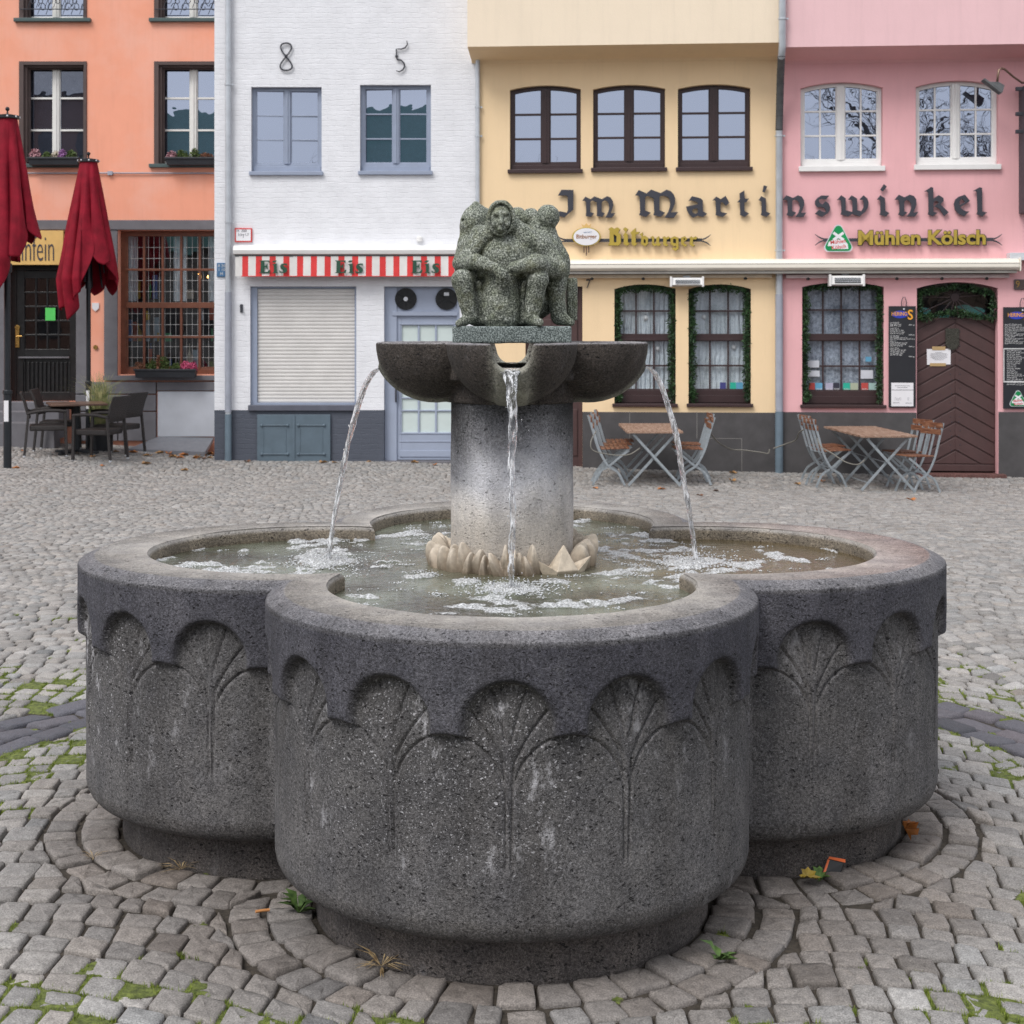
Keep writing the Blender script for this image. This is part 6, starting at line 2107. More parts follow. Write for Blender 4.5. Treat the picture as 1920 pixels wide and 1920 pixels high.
for (ca, cb_, w_, h_) in ((-0.42, 0.10, 0.09, 0.05), (-0.15, 0.02, 0.10, 0.04), (0.30, 0.10, 0.16, 0.06), (0.15, 0.16, 0.10, 0.03), (0.46, 0.02, 0.1, 0.03)): b_.disc((um + ca, zf0 + 0.05 + cb_), h_, 0.26, 0.27, 14, w_ / h_)
b_.build('glass_ornaments', mat('sea_green_glass', (0.10, 0.33, 0.30), 0.25), fl)
# stone bases, joints
for (par, xa, xb, cut) in ((hc, 897, 985, None), (hc, 1092, 1464, None), (hp, 1464.5, 1718, None), (hp, 1872, 2200, None)):
    ua, ub = FP.u(xa) + 0.001, FP.u(xb) - 0.001; zt_ = FP.z(773, (xa + xb) / 2)
    b_ = FP.mb(); b_.box(ua, ub, -0.022, 0.0, ZR, zt_); b_.build('stone_base', M['darkstone'], par, bevel=0.003)
b_ = FP.mb()
zt_ = FP.z(772, 1300)
for px in (1180, 1306, 1390): b_.box(FP.u(px), FP.u(px) + 0.010, -0.025, -0.0215, FP.z(822, px) if px != 1390 else -0.62, zt_ - 0.003 if px != 1390 else FP.z(822, px))
b_.box(FP.u(1320), FP.u(1391), -0.0253, -0.0217, FP.z(822.5, 1350), FP.z(821.3, 1350))
b_.build('slab_joints', M['joint'], hc)
# walls
zb_ = FP.z(773, 1400)
def house_wall(par, key, xa, xb, doorhole, mlow, mup):
    ua, ub = FP.u(xa), FP.u(xb)
    zj = FP.z(112, (xa + xb) / 2)
    dz = HOLES[key][-1] if doorhole else None
    hs = HOLES[key][:-1]
    # the door opening reaches the bottom edge of the wall
    top = [p for p in dz[2:]]
    outl = [(ua, ZR), (dz[0][0], ZR)] + [(dz[0][0], p[1]) for p in [top[-1]]] + [p for p in top[::-1][1:-1]] + [(dz[1][0], top[0][1]), (dz[1][0], ZR), (ub, ZR), (ub, zj + 0.3), (ua, zj + 0.3)]
    put('wall', poly_mesh('wall', [outl] + [h[::-1] for h in hs], 0.0, 0.35, FP.M), M[mlow], par)
    zf = FP.uz((xa + xb) / 2, 83.5, JOFF)[1]; zt2 = FP.uz((xa + xb) / 2, -260, JOFF)[1]
    b = FP.mb()
    xo = -0.10 if key == 'c' else 0.0
    # jettied upper floor with sloping underside
    pr = [(-JOFF, zf), (-JOFF, zt2), (0.30, zt2), (0.30, zj + 0.301), (-0.001, zj + 0.301), (-0.001, zj - 0.03), (-0.05, zj + 0.01)]
    n = len(pr)
    b.add([(u, y, z) for u in (ua + xo, ub) for (y, z) in pr], [tuple(range(n)), tuple(range(2 * n - 1, n - 1, -1))] + [(k, (k + 1) % n, (k + 1) % n + n, k + n)[::-1] for k in range(n)])
    o = b.build('jettied_floor', M[mup], par)
    o.data.materials.append(M[mlow])
    nml = FP.M.to_3x3()
    for p in o.data.polygons:
        if p.normal.z < -0.3: p.material_index = 1
    return o
house_wall(hc, 'c', 897, 1464, True, 'cream', 'cream_up')
house_wall(hp, 'p', 1464.5, 2200, True, 'pink', 'pink_up')
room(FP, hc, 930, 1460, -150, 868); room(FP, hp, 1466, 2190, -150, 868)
b_ = FP.mb(); a_ = FP.rect(1738, 872, 1882, 889)
for k in range(26):
    ua = a_[0] + (a_[1] - a_[0]) * k / 26
    b_.box(ua + 0.003, ua + (a_[1] - a_[0]) / 26 - 0.003, -0.20, 0.0, -0.80, -0.605)
b_.box(a_[0] - 0.12, a_[1], -0.19, 0.14, -0.9, -0.61)
b_.build('brick_step', mat('step_brick', (0.135, 0.062, 0.055), 0.8, var=0.3, vs=12, bump=0.3), hp, bevel=0.004)
# downpipe between them, cranked under the jetty
ua, ub = FP.u(1467, JOFF + 0.08), FP.u(1460)
zq = FP.uz(1467, 92, JOFF)[1]
pts = [(ua, -JOFF - 0.08, 7.6), (ua, -JOFF - 0.08, zq + 0.02), (ua - 0.01, -JOFF - 0.04, zq - 0.12), ((ua + ub) / 2, -JOFF * 0.55, FP.z(150, 1460)), (ub, -0.14, FP.z(205, 1460)), (ub, -0.07, FP.z(245, 1460)), (ub, -0.07, -0.75)]
pp = pipe(FP, 'zinc downpipe between the cream and pink houses, kinked under the jetty', pts, 0.052, None, 'zinc', (FP.z(771, 1460), 'pipeblue'), [FP.z(256, 1460), FP.z(470, 1460), 5.95])
b_ = FP.mb(); b_.tube([(p[0], p[1], p[2]) for p in pts[2:6]], 0.056, 12); b_.build('elbow', M['zincdark'], pp, auto=40)
b_ = FP.mb()
for f in np.linspace(0, 1, 9):
    q = [np.interp(f, [0, .4, .8, 1], [pts[2][j], pts[3][j], pts[4][j], pts[5][j]]) for j in range(3)]
    b_.lathe([(0.056, -0.004), (0.061, 0.0), (0.056, 0.004)], tuple(q), 12)
b_.build('elbow_seams', M['black'], pp)
b_ = FP.mb(); b_.tube([(ub, -0.07, FP.z(552, 1460)), (ub, -0.07, FP.z(769, 1460))], 0.057, 14)
b_.thing('pipe_sleeve', 'lavender grey painted sleeve round the downpipe between the cream and pink walls', 'pipe', M['pipegrey'], auto=40)

# long cream awning case
a_ = FP.rect(1010, 485, 1912, 508, 0.26)
aw2 = thing('awning', 'long cream awning case across the cream and pink fronts', 'awning', FP.at((a_[0] + a_[1]) / 2, -0.2, a_[2]))
b_ = FP.mb(); u0, u1, z0, z1 = a_
pr = [(0.0, z1 - 0.02), (-0.17, z1), (-0.25, z1 - 0.02), (-0.28, z1 - 0.07), (-0.28, z0 + 0.045), (-0.24, z0 + 0.01), (-0.18, z0), (0.0, z0)]
n = len(pr)
b_.add([(u, y, z) for u in (u0, u1) for (y, z) in pr], [tuple(range(n)), tuple(range(2 * n - 1, n - 1, -1))] + [(k, (k + 1) % n, (k + 1) % n + n, k + n)[::-1] for k in range(n)])
b_.build('case', M['creammetal'], aw2, bevel=0.012)
b_ = FP.mb(); b_.box(u0 + 0.02, u1 - 0.03, -0.22, -0.03, z0 - 0.035, z0 - 0.001); b_.box(u0, u1, -0.2835, -0.2795, (z0 + z1) / 2 + 0.012, (z0 + z1) / 2 + 0.020); b_.build('front_profile', mat('awning_shadow_gap', (0.36, 0.34, 0.31), 0.5), aw2)
b_ = FP.mb(); b_.box(u1 - 0.001, u1 + 0.02, -0.285, 0.0, z0 - 0.012, z1 + 0.008); b_.build('end_cap', M['creammetal'], aw2, bevel=0.015)
# light rails below
for (xa, xb, par, lab) in ((1040, 1446, 'cream', 'slim cream light rail with small spotlights under the awning on the cream wall'), (1473, 1890, 'pink', 'slim pale light rail with small spotlights under the awning on the pink wall')):
    u0, u1, z0, z1 = FP.rect(xa, 515, xb, 521.5)
    r = thing('light_rail', lab, 'lamp rail', FP.at((u0 + u1) / 2, -0.03, z0))
    b_ = FP.mb(); b_.box(u0, u1, -0.09, 0.0, z0, z1); b_.build('rail', mat('rail_' + par, (0.66, 0.55, 0.42) if par == 'cream' else (0.62, 0.50, 0.50), 0.5), r, bevel=0.003)
    for px in ([1110, 1206, 1397] if par == 'cream' else [1514, 1680, 1764, 1848]):
        b_ = FP.mb(); uu = FP.u(px); b_.lathe([(0.014, 0), (0.026, 0.01), (0.026, 0.03), (0.012, 0.045)], (uu, -0.075, z0 - 0.03), 10); b_.build('spotlight', M['black'], r)
# infrared heaters
for (xa, ya, xb, yb, lab) in ((1256, 519, 1320, 537, 'white infrared heater between the garlanded windows of the cream house'), (1554, 515, 1621, 536, 'white infrared heater above the garlanded window of the pink house')):
    u0, u1, z0, z1 = FP.rect(xa, ya, xb, yb, 0.22)
    r = thing('patio_heater', lab, 'heater', FP.at((u0 + u1) / 2, -0.2, z0), 'infrared heaters under the awning')
    b_ = FP.mb()
    b_.add([(u0 + .03, -0.10, z1), (u1 - .03, -0.10, z1), (u1 - .03, -0.24, z1 - 0.02), (u0 + .03, -0.24, z1 - 0.02), (u0 + .03, -0.16, z0), (u1 - .03, -0.16, z0), (u1 - .03, -0.27, z0 + 0.02), (u0 + .03, -0.27, z0 + 0.02)],
           [(0, 1, 2, 3), (4, 7, 6, 5), (3, 2, 6, 7), (0, 4, 5, 1)])
    b_.box(u0, u0 + 0.032, -0.28, -0.09, z0 - 0.006, z1 + 0.004); b_.box(u1 - 0.032, u1, -0.28, -0.09, z0 - 0.006, z1 + 0.004)
    b_.build('housing', M['whitep2'], r, bevel=0.006)
    b_ = FP.mb(); b_.add([(u0 + 0.08, -0.255, z1 - 0.045), (u1 - 0.06, -0.255, z1 - 0.045), (u1 - 0.06, -0.272, z0 + 0.04), (u0 + 0.08, -0.272, z0 + 0.04)], [(0, 1, 2, 3)])
    b_.build('grille', M['zincdark'], r)
    b_ = FP.mb()
    for k in range(3): b_.tube([(u0 + 0.08, -0.268 - 0.004 * k, z1 - 0.055 - 0.022 * k), (u1 - 0.06, -0.268 - 0.004 * k, z1 - 0.055 - 0.022 * k)], 0.003, 5)
    b_.build('guard_wires', M['silver'], r)
    b_ = FP.mb(); b_.box((u0 + u1) / 2 - 0.05, (u0 + u1) / 2 + 0.05, -0.12, 0.0, z1 - 0.02, z1 + 0.02); b_.build('bracket', M['silver'], r)
b_ = FP.mb(); a_ = FP.rect(1892, 474, 1960, 488, 0.15); b_.box(a_[0], a_[1], -0.2, 0, a_[2], a_[3]); b_.thing('awning_box', 'pale grey box above the right end of the cream awning', 'box', M['silver'], bevel=0.004)

# --- big blackletter name, one thing per letter
c1 = lambda P: [(1030 + x / 8.727, 330 + y / 8.727) for x, y in P]
c2 = lambda P: [(1240 + x / 8.727, 330 + y / 8.727) for x, y in P]
c3 = lambda P: [(1450 + x / 8.727, 330 + y / 8.727) for x, y in P]
c4 = lambda P: [(1650 + x / 8.0, 330 + y / 8.0) for x, y in P]
LET = [
 ('I', c1, [[(140, 320), (200, 225), (395, 228), (390, 550), (245, 678), (90, 640), (170, 575), (285, 600), (303, 560), (300, 345), (285, 322)]]),
 ('m', c1, [[(540, 405), (590, 337), (675, 380), (740, 333), (860, 380), (945, 330), (1000, 350), (1040, 410), (1047, 470), (1028, 545), (1005, 610), (1080, 605), (1025, 683), (915, 683), (958, 600), (978, 540), (973, 460), (948, 415), (905, 400), (862, 425), (857, 520), (857, 588), (910, 612), (865, 672), (775, 655), (780, 590), (776, 430), (700, 402), (672, 425), (670, 588), (735, 612), (680, 672), (595, 655), (603, 590), (600, 430), (580, 408)]]),
 ('M', c1, [[(1405, 318), (1462, 228), (1590, 285), (1665, 222), (1822, 280), (1921, 222), (1990, 250), (2035, 300), (2060, 370), (2056, 450), (2025, 530), (1992, 592), (2110, 590), (2035, 683), (1885, 683), (1948, 580), (1972, 500), (1978, 420), (1955, 360), (1920, 335), (1875, 325), (1830, 326), (1805, 345), (1803, 560), (1895, 600), (1825, 672), (1702, 640), (1716, 590), (1706, 365), (1610, 328), (1570, 345), (1567, 565), (1662, 600), (1582, 672), (1468, 640), (1486, 590), (1476, 340), (1450, 322)]]),
 ('a', c2, [[(440, 415), (500, 330), (590, 350), (650, 370), (680, 402), (682, 580), (752, 618), (680, 672), (600, 648), (520, 683), (455, 628), (418, 560), (405, 500), (595, 465), (598, 440), (560, 418), (490, 403), (465, 405)], [(500, 565), (530, 540), (575, 530), (597, 545), (597, 600), (560, 620), (515, 600)]]),
 ('r', c2, [[(835, 400), (900, 335), (970, 380), (1052, 325), (1112, 437), (1060, 490), (1020, 450), (992, 428), (970, 442), (970, 578), (985, 590), (1080, 612), (1005, 672), (888, 640), (895, 590), (888, 415), (870, 395)]]),
 ('t', c2, [[(1280, 285), (1360, 235), (1360, 355), (1372, 370), (1437, 368), (1387, 430), (1362, 436), (1360, 572), (1437, 615), (1365, 672), (1285, 635), (1292, 590), (1284, 430), (1240, 430), (1286, 378)]]),
 ('i', c2, [[(1590, 400), (1635, 328), (1712, 370), (1715, 582), (1784, 612), (1725, 670), (1628, 640), (1640, 590), (1637, 420), (1615, 400)], [(1675, 152), (1735, 170), (1692, 270), (1655, 258)]]),
 ('n', c3, [[(150, 390), (215, 315), (320, 360), (400, 315), (465, 338), (503, 400), (506, 470), (482, 540), (455, 602), (540, 598), (490, 672), (360, 672), (415, 592), (433, 520), (424, 445), (392, 402), (350, 390), (312, 402), (307, 572), (375, 600), (310, 668), (213, 640), (236, 590), (231, 420), (215, 390)]]),
 ('s', c3, [[(785, 318), (914, 322), (866, 385), (790, 376), (748, 392), (752, 430), (800, 463), (855, 412), (905, 450), (931, 510), (925, 560), (890, 610), (795, 672), (680, 618), (747, 550), (795, 578), (845, 594), (860, 570), (835, 525), (770, 505), (720, 515), (682, 462), (682, 408), (720, 360)]]),
 ('w', c3, [[(1040, 395), (1110, 315), (1184, 365), (1186, 560), (1288, 588), (1295, 560), (1291, 420), (1278, 392), (1225, 385), (1280, 315), (1370, 370), (1372, 560), (1438, 575), (1474, 520), (1480, 450), (1462, 392), (1410, 385), (1475, 315), (1540, 370), (1558, 430), (1546, 520), (1500, 590), (1415, 662), (1290, 622), (1230, 662), (1100, 630), (1113, 590), (1110, 410), (1085, 390)]]),
 ('i', c3, [[(1695, 385), (1750, 315), (1828, 365), (1832, 572), (1899, 605), (1845, 662), (1738, 635), (1753, 590), (1750, 410), (1735, 388)], [(1808, 133), (1858, 175), (1790, 255), (1748, 225)]]),
 ('n', c4, [[(220, 355), (282, 280), (365, 320), (445, 280), (508, 300), (543, 350), (546, 430), (522, 500), (503, 546), (578, 538), (525, 608), (400, 608), (450, 543), (470, 480), (463, 412), (430, 370), (395, 362), (364, 385), (362, 530), (415, 546), (345, 605), (270, 580), (291, 540), (289, 390), (275, 358)]]),
 ('k', c4, [[(662, 235), (765, 165), (798, 175), (800, 340), (880, 285), (950, 330), (955, 375), (908, 425), (1030, 545), (960, 605), (935, 560), (890, 492), (845, 467), (808, 462), (880, 402), (858, 376), (820, 377), (803, 400), (803, 538), (865, 548), (795, 605), (718, 575), (729, 530), (723, 250), (700, 232)]]),
 ('e', c4, [[(1272, 280), (1350, 375), (1205, 468), (1238, 505), (1290, 530), (1342, 532), (1260, 605), (1180, 570), (1122, 500), (1108, 420), (1130, 350), (1182, 310)], [(1194, 440), (1190, 385), (1225, 344), (1276, 388)]]),
 ('l', c4, [[(1395, 225), (1495, 168), (1530, 178), (1533, 530), (1607, 548), (1535, 608), (1450, 575), (1463, 530), (1453, 240), (1435, 225)]]),
]
seen = {}
cnt = {c: sum(1 for l in LET if l[0] == c) for c in 'in'}
desc = {('i', 0): 'black blackletter i at the right end of the cream wall', ('i', 1): 'black blackletter i between w and n on the pink wall',
        ('n', 0): 'black blackletter n right beside the zinc downpipe on the pink wall', ('n', 1): 'black blackletter n just left of the k on the pink wall'}
for (ch, cf, outs) in LET:
    k = seen.get(ch, 0); seen[ch] = k + 1
    lab = desc.get((ch, k)) or ('black capital blackletter %s of the tavern name' % ch if ch.isupper() else 'black blackletter %s of the tavern name' % ch)
    polys = [FP.poly(cf(o), 0.05) for o in outs]
    holes = len(polys) > 1 and ch in 'ae'
    me = poly_mesh('wall_letter', polys, -0.06, -0.03, FP.M)
    o = single('wall_letter', lab + ' fixed on the wall', 'letter', me, M['letter'], 'black letters of the tavern name')
    finish(o, 0.0025)

# --- beer names on split iron rods
def rod(F, par, x0, x1, y, fork0=True, fork1=True):
    b = F.mb(); p0 = F.uz(x0, y, 0.05); p1 = F.uz(x1, y, 0.05)
    b.box(p0[0], p1[0], -0.052, -0.040, min(p0[1], p1[1]) - 0.020, p0[1] + 0.020)
    for (p, s_) in ((p0, -1), (p1, 1)):
        for q in (-1, 1):
            L = [(p[0] + s_ * f * 0.13, -0.046, p[1] + q * (0.012 + 0.07 * f ** 1.6)) for f in np.linspace(0, 1, 7)]
            b.tube(L, [0.012, 0.012, 0.011, 0.010, 0.009, 0.007, 0.004], 6)
    b.build('iron_rod', M['iron'], par)
bs = thing('beer_sign', 'gold blackletter beer name on an iron rod with oval white badge', 'sign', FP.at(FP.u(1195, .05), -0.05, FP.z(470, 1195)))
rod(FP, bs, 1058, 1316, 450.5)
BIT = [(c1, [[(965, 870), (1020, 835), (1060, 865), (1110, 838), (1160, 870), (1125, 925), (1170, 960), (1172, 1100), (1135, 1140), (955, 1135), (985, 1105), (985, 890)], [(1052, 955), (1058, 1085), (1098, 1085), (1100, 985)]]),
       (c1, [[(1205, 870), (1240, 838), (1290, 870), (1250, 925), (1285, 960), (1285, 1085), (1315, 1110), (1270, 1145), (1215, 1115), (1220, 985), (1205, 975), (1245, 915)]]),
       (c1, [[(1325, 930), (1375, 880), (1413, 850), (1415, 915), (1480, 915), (1455, 950), (1415, 955), (1415, 1090), (1440, 1110), (1395, 1148), (1345, 1120), (1345, 960)]]),
       (c1, [[(1475, 960), (1530, 920), (1530, 985), (1565, 975), (1615, 1010), (1615, 1110), (1575, 1150), (1500, 1120), (1505, 980)], [(1545, 1030), (1545, 1092), (1575, 1102), (1575, 1045)]]),
       (c1, [[(1650, 1010), (1690, 980), (1716, 1000), (1712, 1100), (1745, 1110), (1752, 1010), (1790, 985), (1800, 1000), (1797, 1095), (1830, 1120), (1790, 1150), (1750, 1135), (1720, 1150), (1680, 1125), (1680, 1020)]]),
       (c2, [[(15, 1005), (50, 985), (80, 1010), (115, 985), (142, 1010), (110, 1038), (86, 1030), (86, 1110), (118, 1130), (80, 1152), (30, 1125), (32, 1025)]]),
       (c2, [[(150, 1015), (215, 985), (280, 1010), (282, 1190), (235, 1225), (165, 1190), (200, 1168), (240, 1180), (240, 1142), (200, 1152), (150, 1110)], [(192, 1030), (192, 1092), (240, 1105), (240, 1030)]]),
       (c2, [[(320, 1010), (385, 985), (427, 1030), (370, 1078), (372, 1105), (425, 1130), (390, 1158), (325, 1120)], [(365, 1022), (367, 1055), (392, 1036), (384, 1020)]]),
       (c2, [[(455, 1010), (490, 985), (520, 1010), (560, 985), (592, 1010), (565, 1042), (517, 1035), (517, 1110), (552, 1135), (515, 1158), (460, 1120), (472, 1025)]])]
for cf, outs in BIT:
    me = poly_mesh('gold_letter', [FP.poly(cf(o), 0.08) for o in outs], -0.10, -0.06, FP.M)
    o = put('gold_letter', me, M['gold'], bs)
    me2 = poly_mesh('letter_back', [FP.poly([(x + 0.7, y + 0.5) for x, y in cf(outs[0])], 0.06)], -0.062, -0.054, FP.M)
    put('letter_back', me2, M['iron'], o)
cu, cz = FP.uz(1099.5, 444, 0.08)
b_ = FP.mb(); b_.disc((cu, cz), 0.142, -0.10, -0.055, 32, 1.50); bd = b_.build('badge_rim', M['gold'], bs, bevel=0.005)
b_ = FP.mb(); b_.disc((cu, cz), 0.128, -0.106, -0.099, 32, 1.50); b_.build('badge_face', M['paper'], bd)
put('badge_lettering', text_mesh('badge_lettering', 'Bitburger', 0.085, 0.001, FP.M @ Matrix.Translation((cu, -0.108, cz + 0.0)), bold=0.0015, sx=0.95), mat('badge_brown', (0.30, 0.13, 0.05), 0.6), bd)
put('badge_lettering', text_mesh('badge_lettering', 'seit 1817', 0.032, 0.001, FP.M @ Matrix.Translation((cu + 0.02, -0.108, cz + 0.065))), M['signblue'], bd)
b_ = FP.mb(); b_.prism([(cu - 0.05, cz + 0.14), (cu - 0.075, cz + 0.19), (cu - 0.03, cz + 0.165), (cu, cz + 0.205), (cu + 0.03, cz + 0.165), (cu + 0.075, cz + 0.19), (cu + 0.05, cz + 0.14)], -0.095, -0.07); b_.build('crown', M['yellow'], bd)
b_ = FP.mb()
for k, (dx, l) in enumerate(((-0.035, 0.10), (0, 0.145), (0.035, 0.10))): b_.box(cu + dx - 0.007, cu + dx + 0.007, -0.085 - 0.001 * k, -0.07, cz - 0.135 - l, cz - 0.125)
b_.build('pendants', M['doorbrown'], bd)

ms = thing('beer_sign', 'gold sans serif beer name on an iron rod beside a green triangular emblem', 'sign', FP.at(FP.u(1700, .05), -0.05, FP.z(470, 1700)))
rod(FP, ms, 1545, 1862, 449.5)
cu, cz = FP.uz(1729, 447, 0.08)
o = fitted('gold_lettering', 'Mühlen Kölsch', FP, 1609, 1848, 431.5, 459.5, 0.09, 0.025, 'gold', ms, bold=0.030)
fitted('lettering_edge', 'Mühlen Kölsch', FP, 1608, 1850, 430.5, 461, 0.068, 0.015, 'iron', o, bold=0.055)
def tri_emblem(F, par, cx, cy, s, off, name='emblem'):
    """rounded green triangle with a silver edge, pale windmill cross and red lettering"""
    def rt(k, r):
        P = []
        T = [(0, -1.0), (0.98, 0.86), (-0.98, 0.86)]
        for i, (x, y) in enumerate(T):
            for j in range(6):
                a0 = {0: PI * 1.17, 1: -PI / 6 * 1.0, 2: PI / 2}[i]
                a = a0 + (j / 5) * (2 * PI / 3 - 0.06)
                xx, yy = x * (1 - r) * k, y * (1 - r) * k
                P.append(F.uz(cx + s * (xx + r * k * math.cos(a)), cy + s * (yy + r * k * math.sin(a)), off))
        return P
    e0 = put(name, poly_mesh(name, [rt(1.0, 0.30)], -off, -off + 0.03, F.M), M['silver'], par)
    put('green_face', poly_mesh('green_face', [rt(0.92, 0.30)], -off - 0.005, -off + 0.001, F.M), M['green'], e0)
    uu, zz = F.uz(cx, cy - 0.18 * s, off)
    b = F.mb(); q = s / 125.0
    for a in (0.62, PI - 0.62):
        dx, dz = math.cos(a) * 0.42 * q, math.sin(a) * 0.42 * q
        b.bar((uu - dx, -off - 0.0065 - 0.001 * (a > 1), zz - dz), (uu + dx, -off - 0.0065 - 0.001 * (a > 1), zz + dz), 0.13 * q, 0.002, (0, 1, 0)) if False else \
        b.prism([(uu - dx - dz * 0.22, zz - dz + dx * 0.22), (uu - dx + dz * 0.22, zz - dz - dx * 0.22), (uu + dx + dz * 0.22, zz + dz - dx * 0.22), (uu + dx - dz * 0.22, zz + dz + dx * 0.22)], -off - 0.0075 - 0.001 * (a > 1), -off - 0.004)
    b.prism([(uu - 0.36 * q, zz - 0.22 * q), (uu + 0.36 * q, zz - 0.22 * q), (uu + 0.62 * q, zz - 0.52 * q), (uu + 0.66 * q, zz - 0.86 * q), (uu - 0.40 * q, zz - 0.86 * q), (uu - 0.40 * q, zz - 0.66 * q), (uu - 0.72 * q, zz - 0.66 * q), (uu - 0.66 * q, zz - 0.40 * q)], -off - 0.0082, -off - 0.004)
    b.build('pale_mill', M['paper'], e0)
    put('red_lettering', text_mesh('red_lettering', 'Mühlen\nKölsch', 0.36 * q, 0.0008, F.M @ Matrix.Translation((uu, -off - 0.0095, zz - 0.55 * q)) @ Matrix.Rotation(-0.12, 4, 'Y'), bold=0.004 * q), M['red'], e0)
    return e0
tri_emblem(FP, ms, 1572, 448, 27, 0.10)

# house numbers
b_ = text_mesh('house_number', '7', 0.19, 0.008, FP.M @ Matrix.Translation((*[FP.uz(1103, 533)[0]], -0.02, FP.uz(1103, 533)[1])), sx=0.8)
single('house_number', 'dark figure 7 on the cream wall below the awning', 'house number', b_, M['iron'])
r = plate(FP, 'house_number', 'small dark bronze plaque with the figure 9 at the right edge of the pink wall', 'house number', 1901, 524, 1922, 543, 'zincdark', 'umber', [('9', 0.3, 0.5, 0.14, 'brass', 0.9)], 0.03, 0.006)

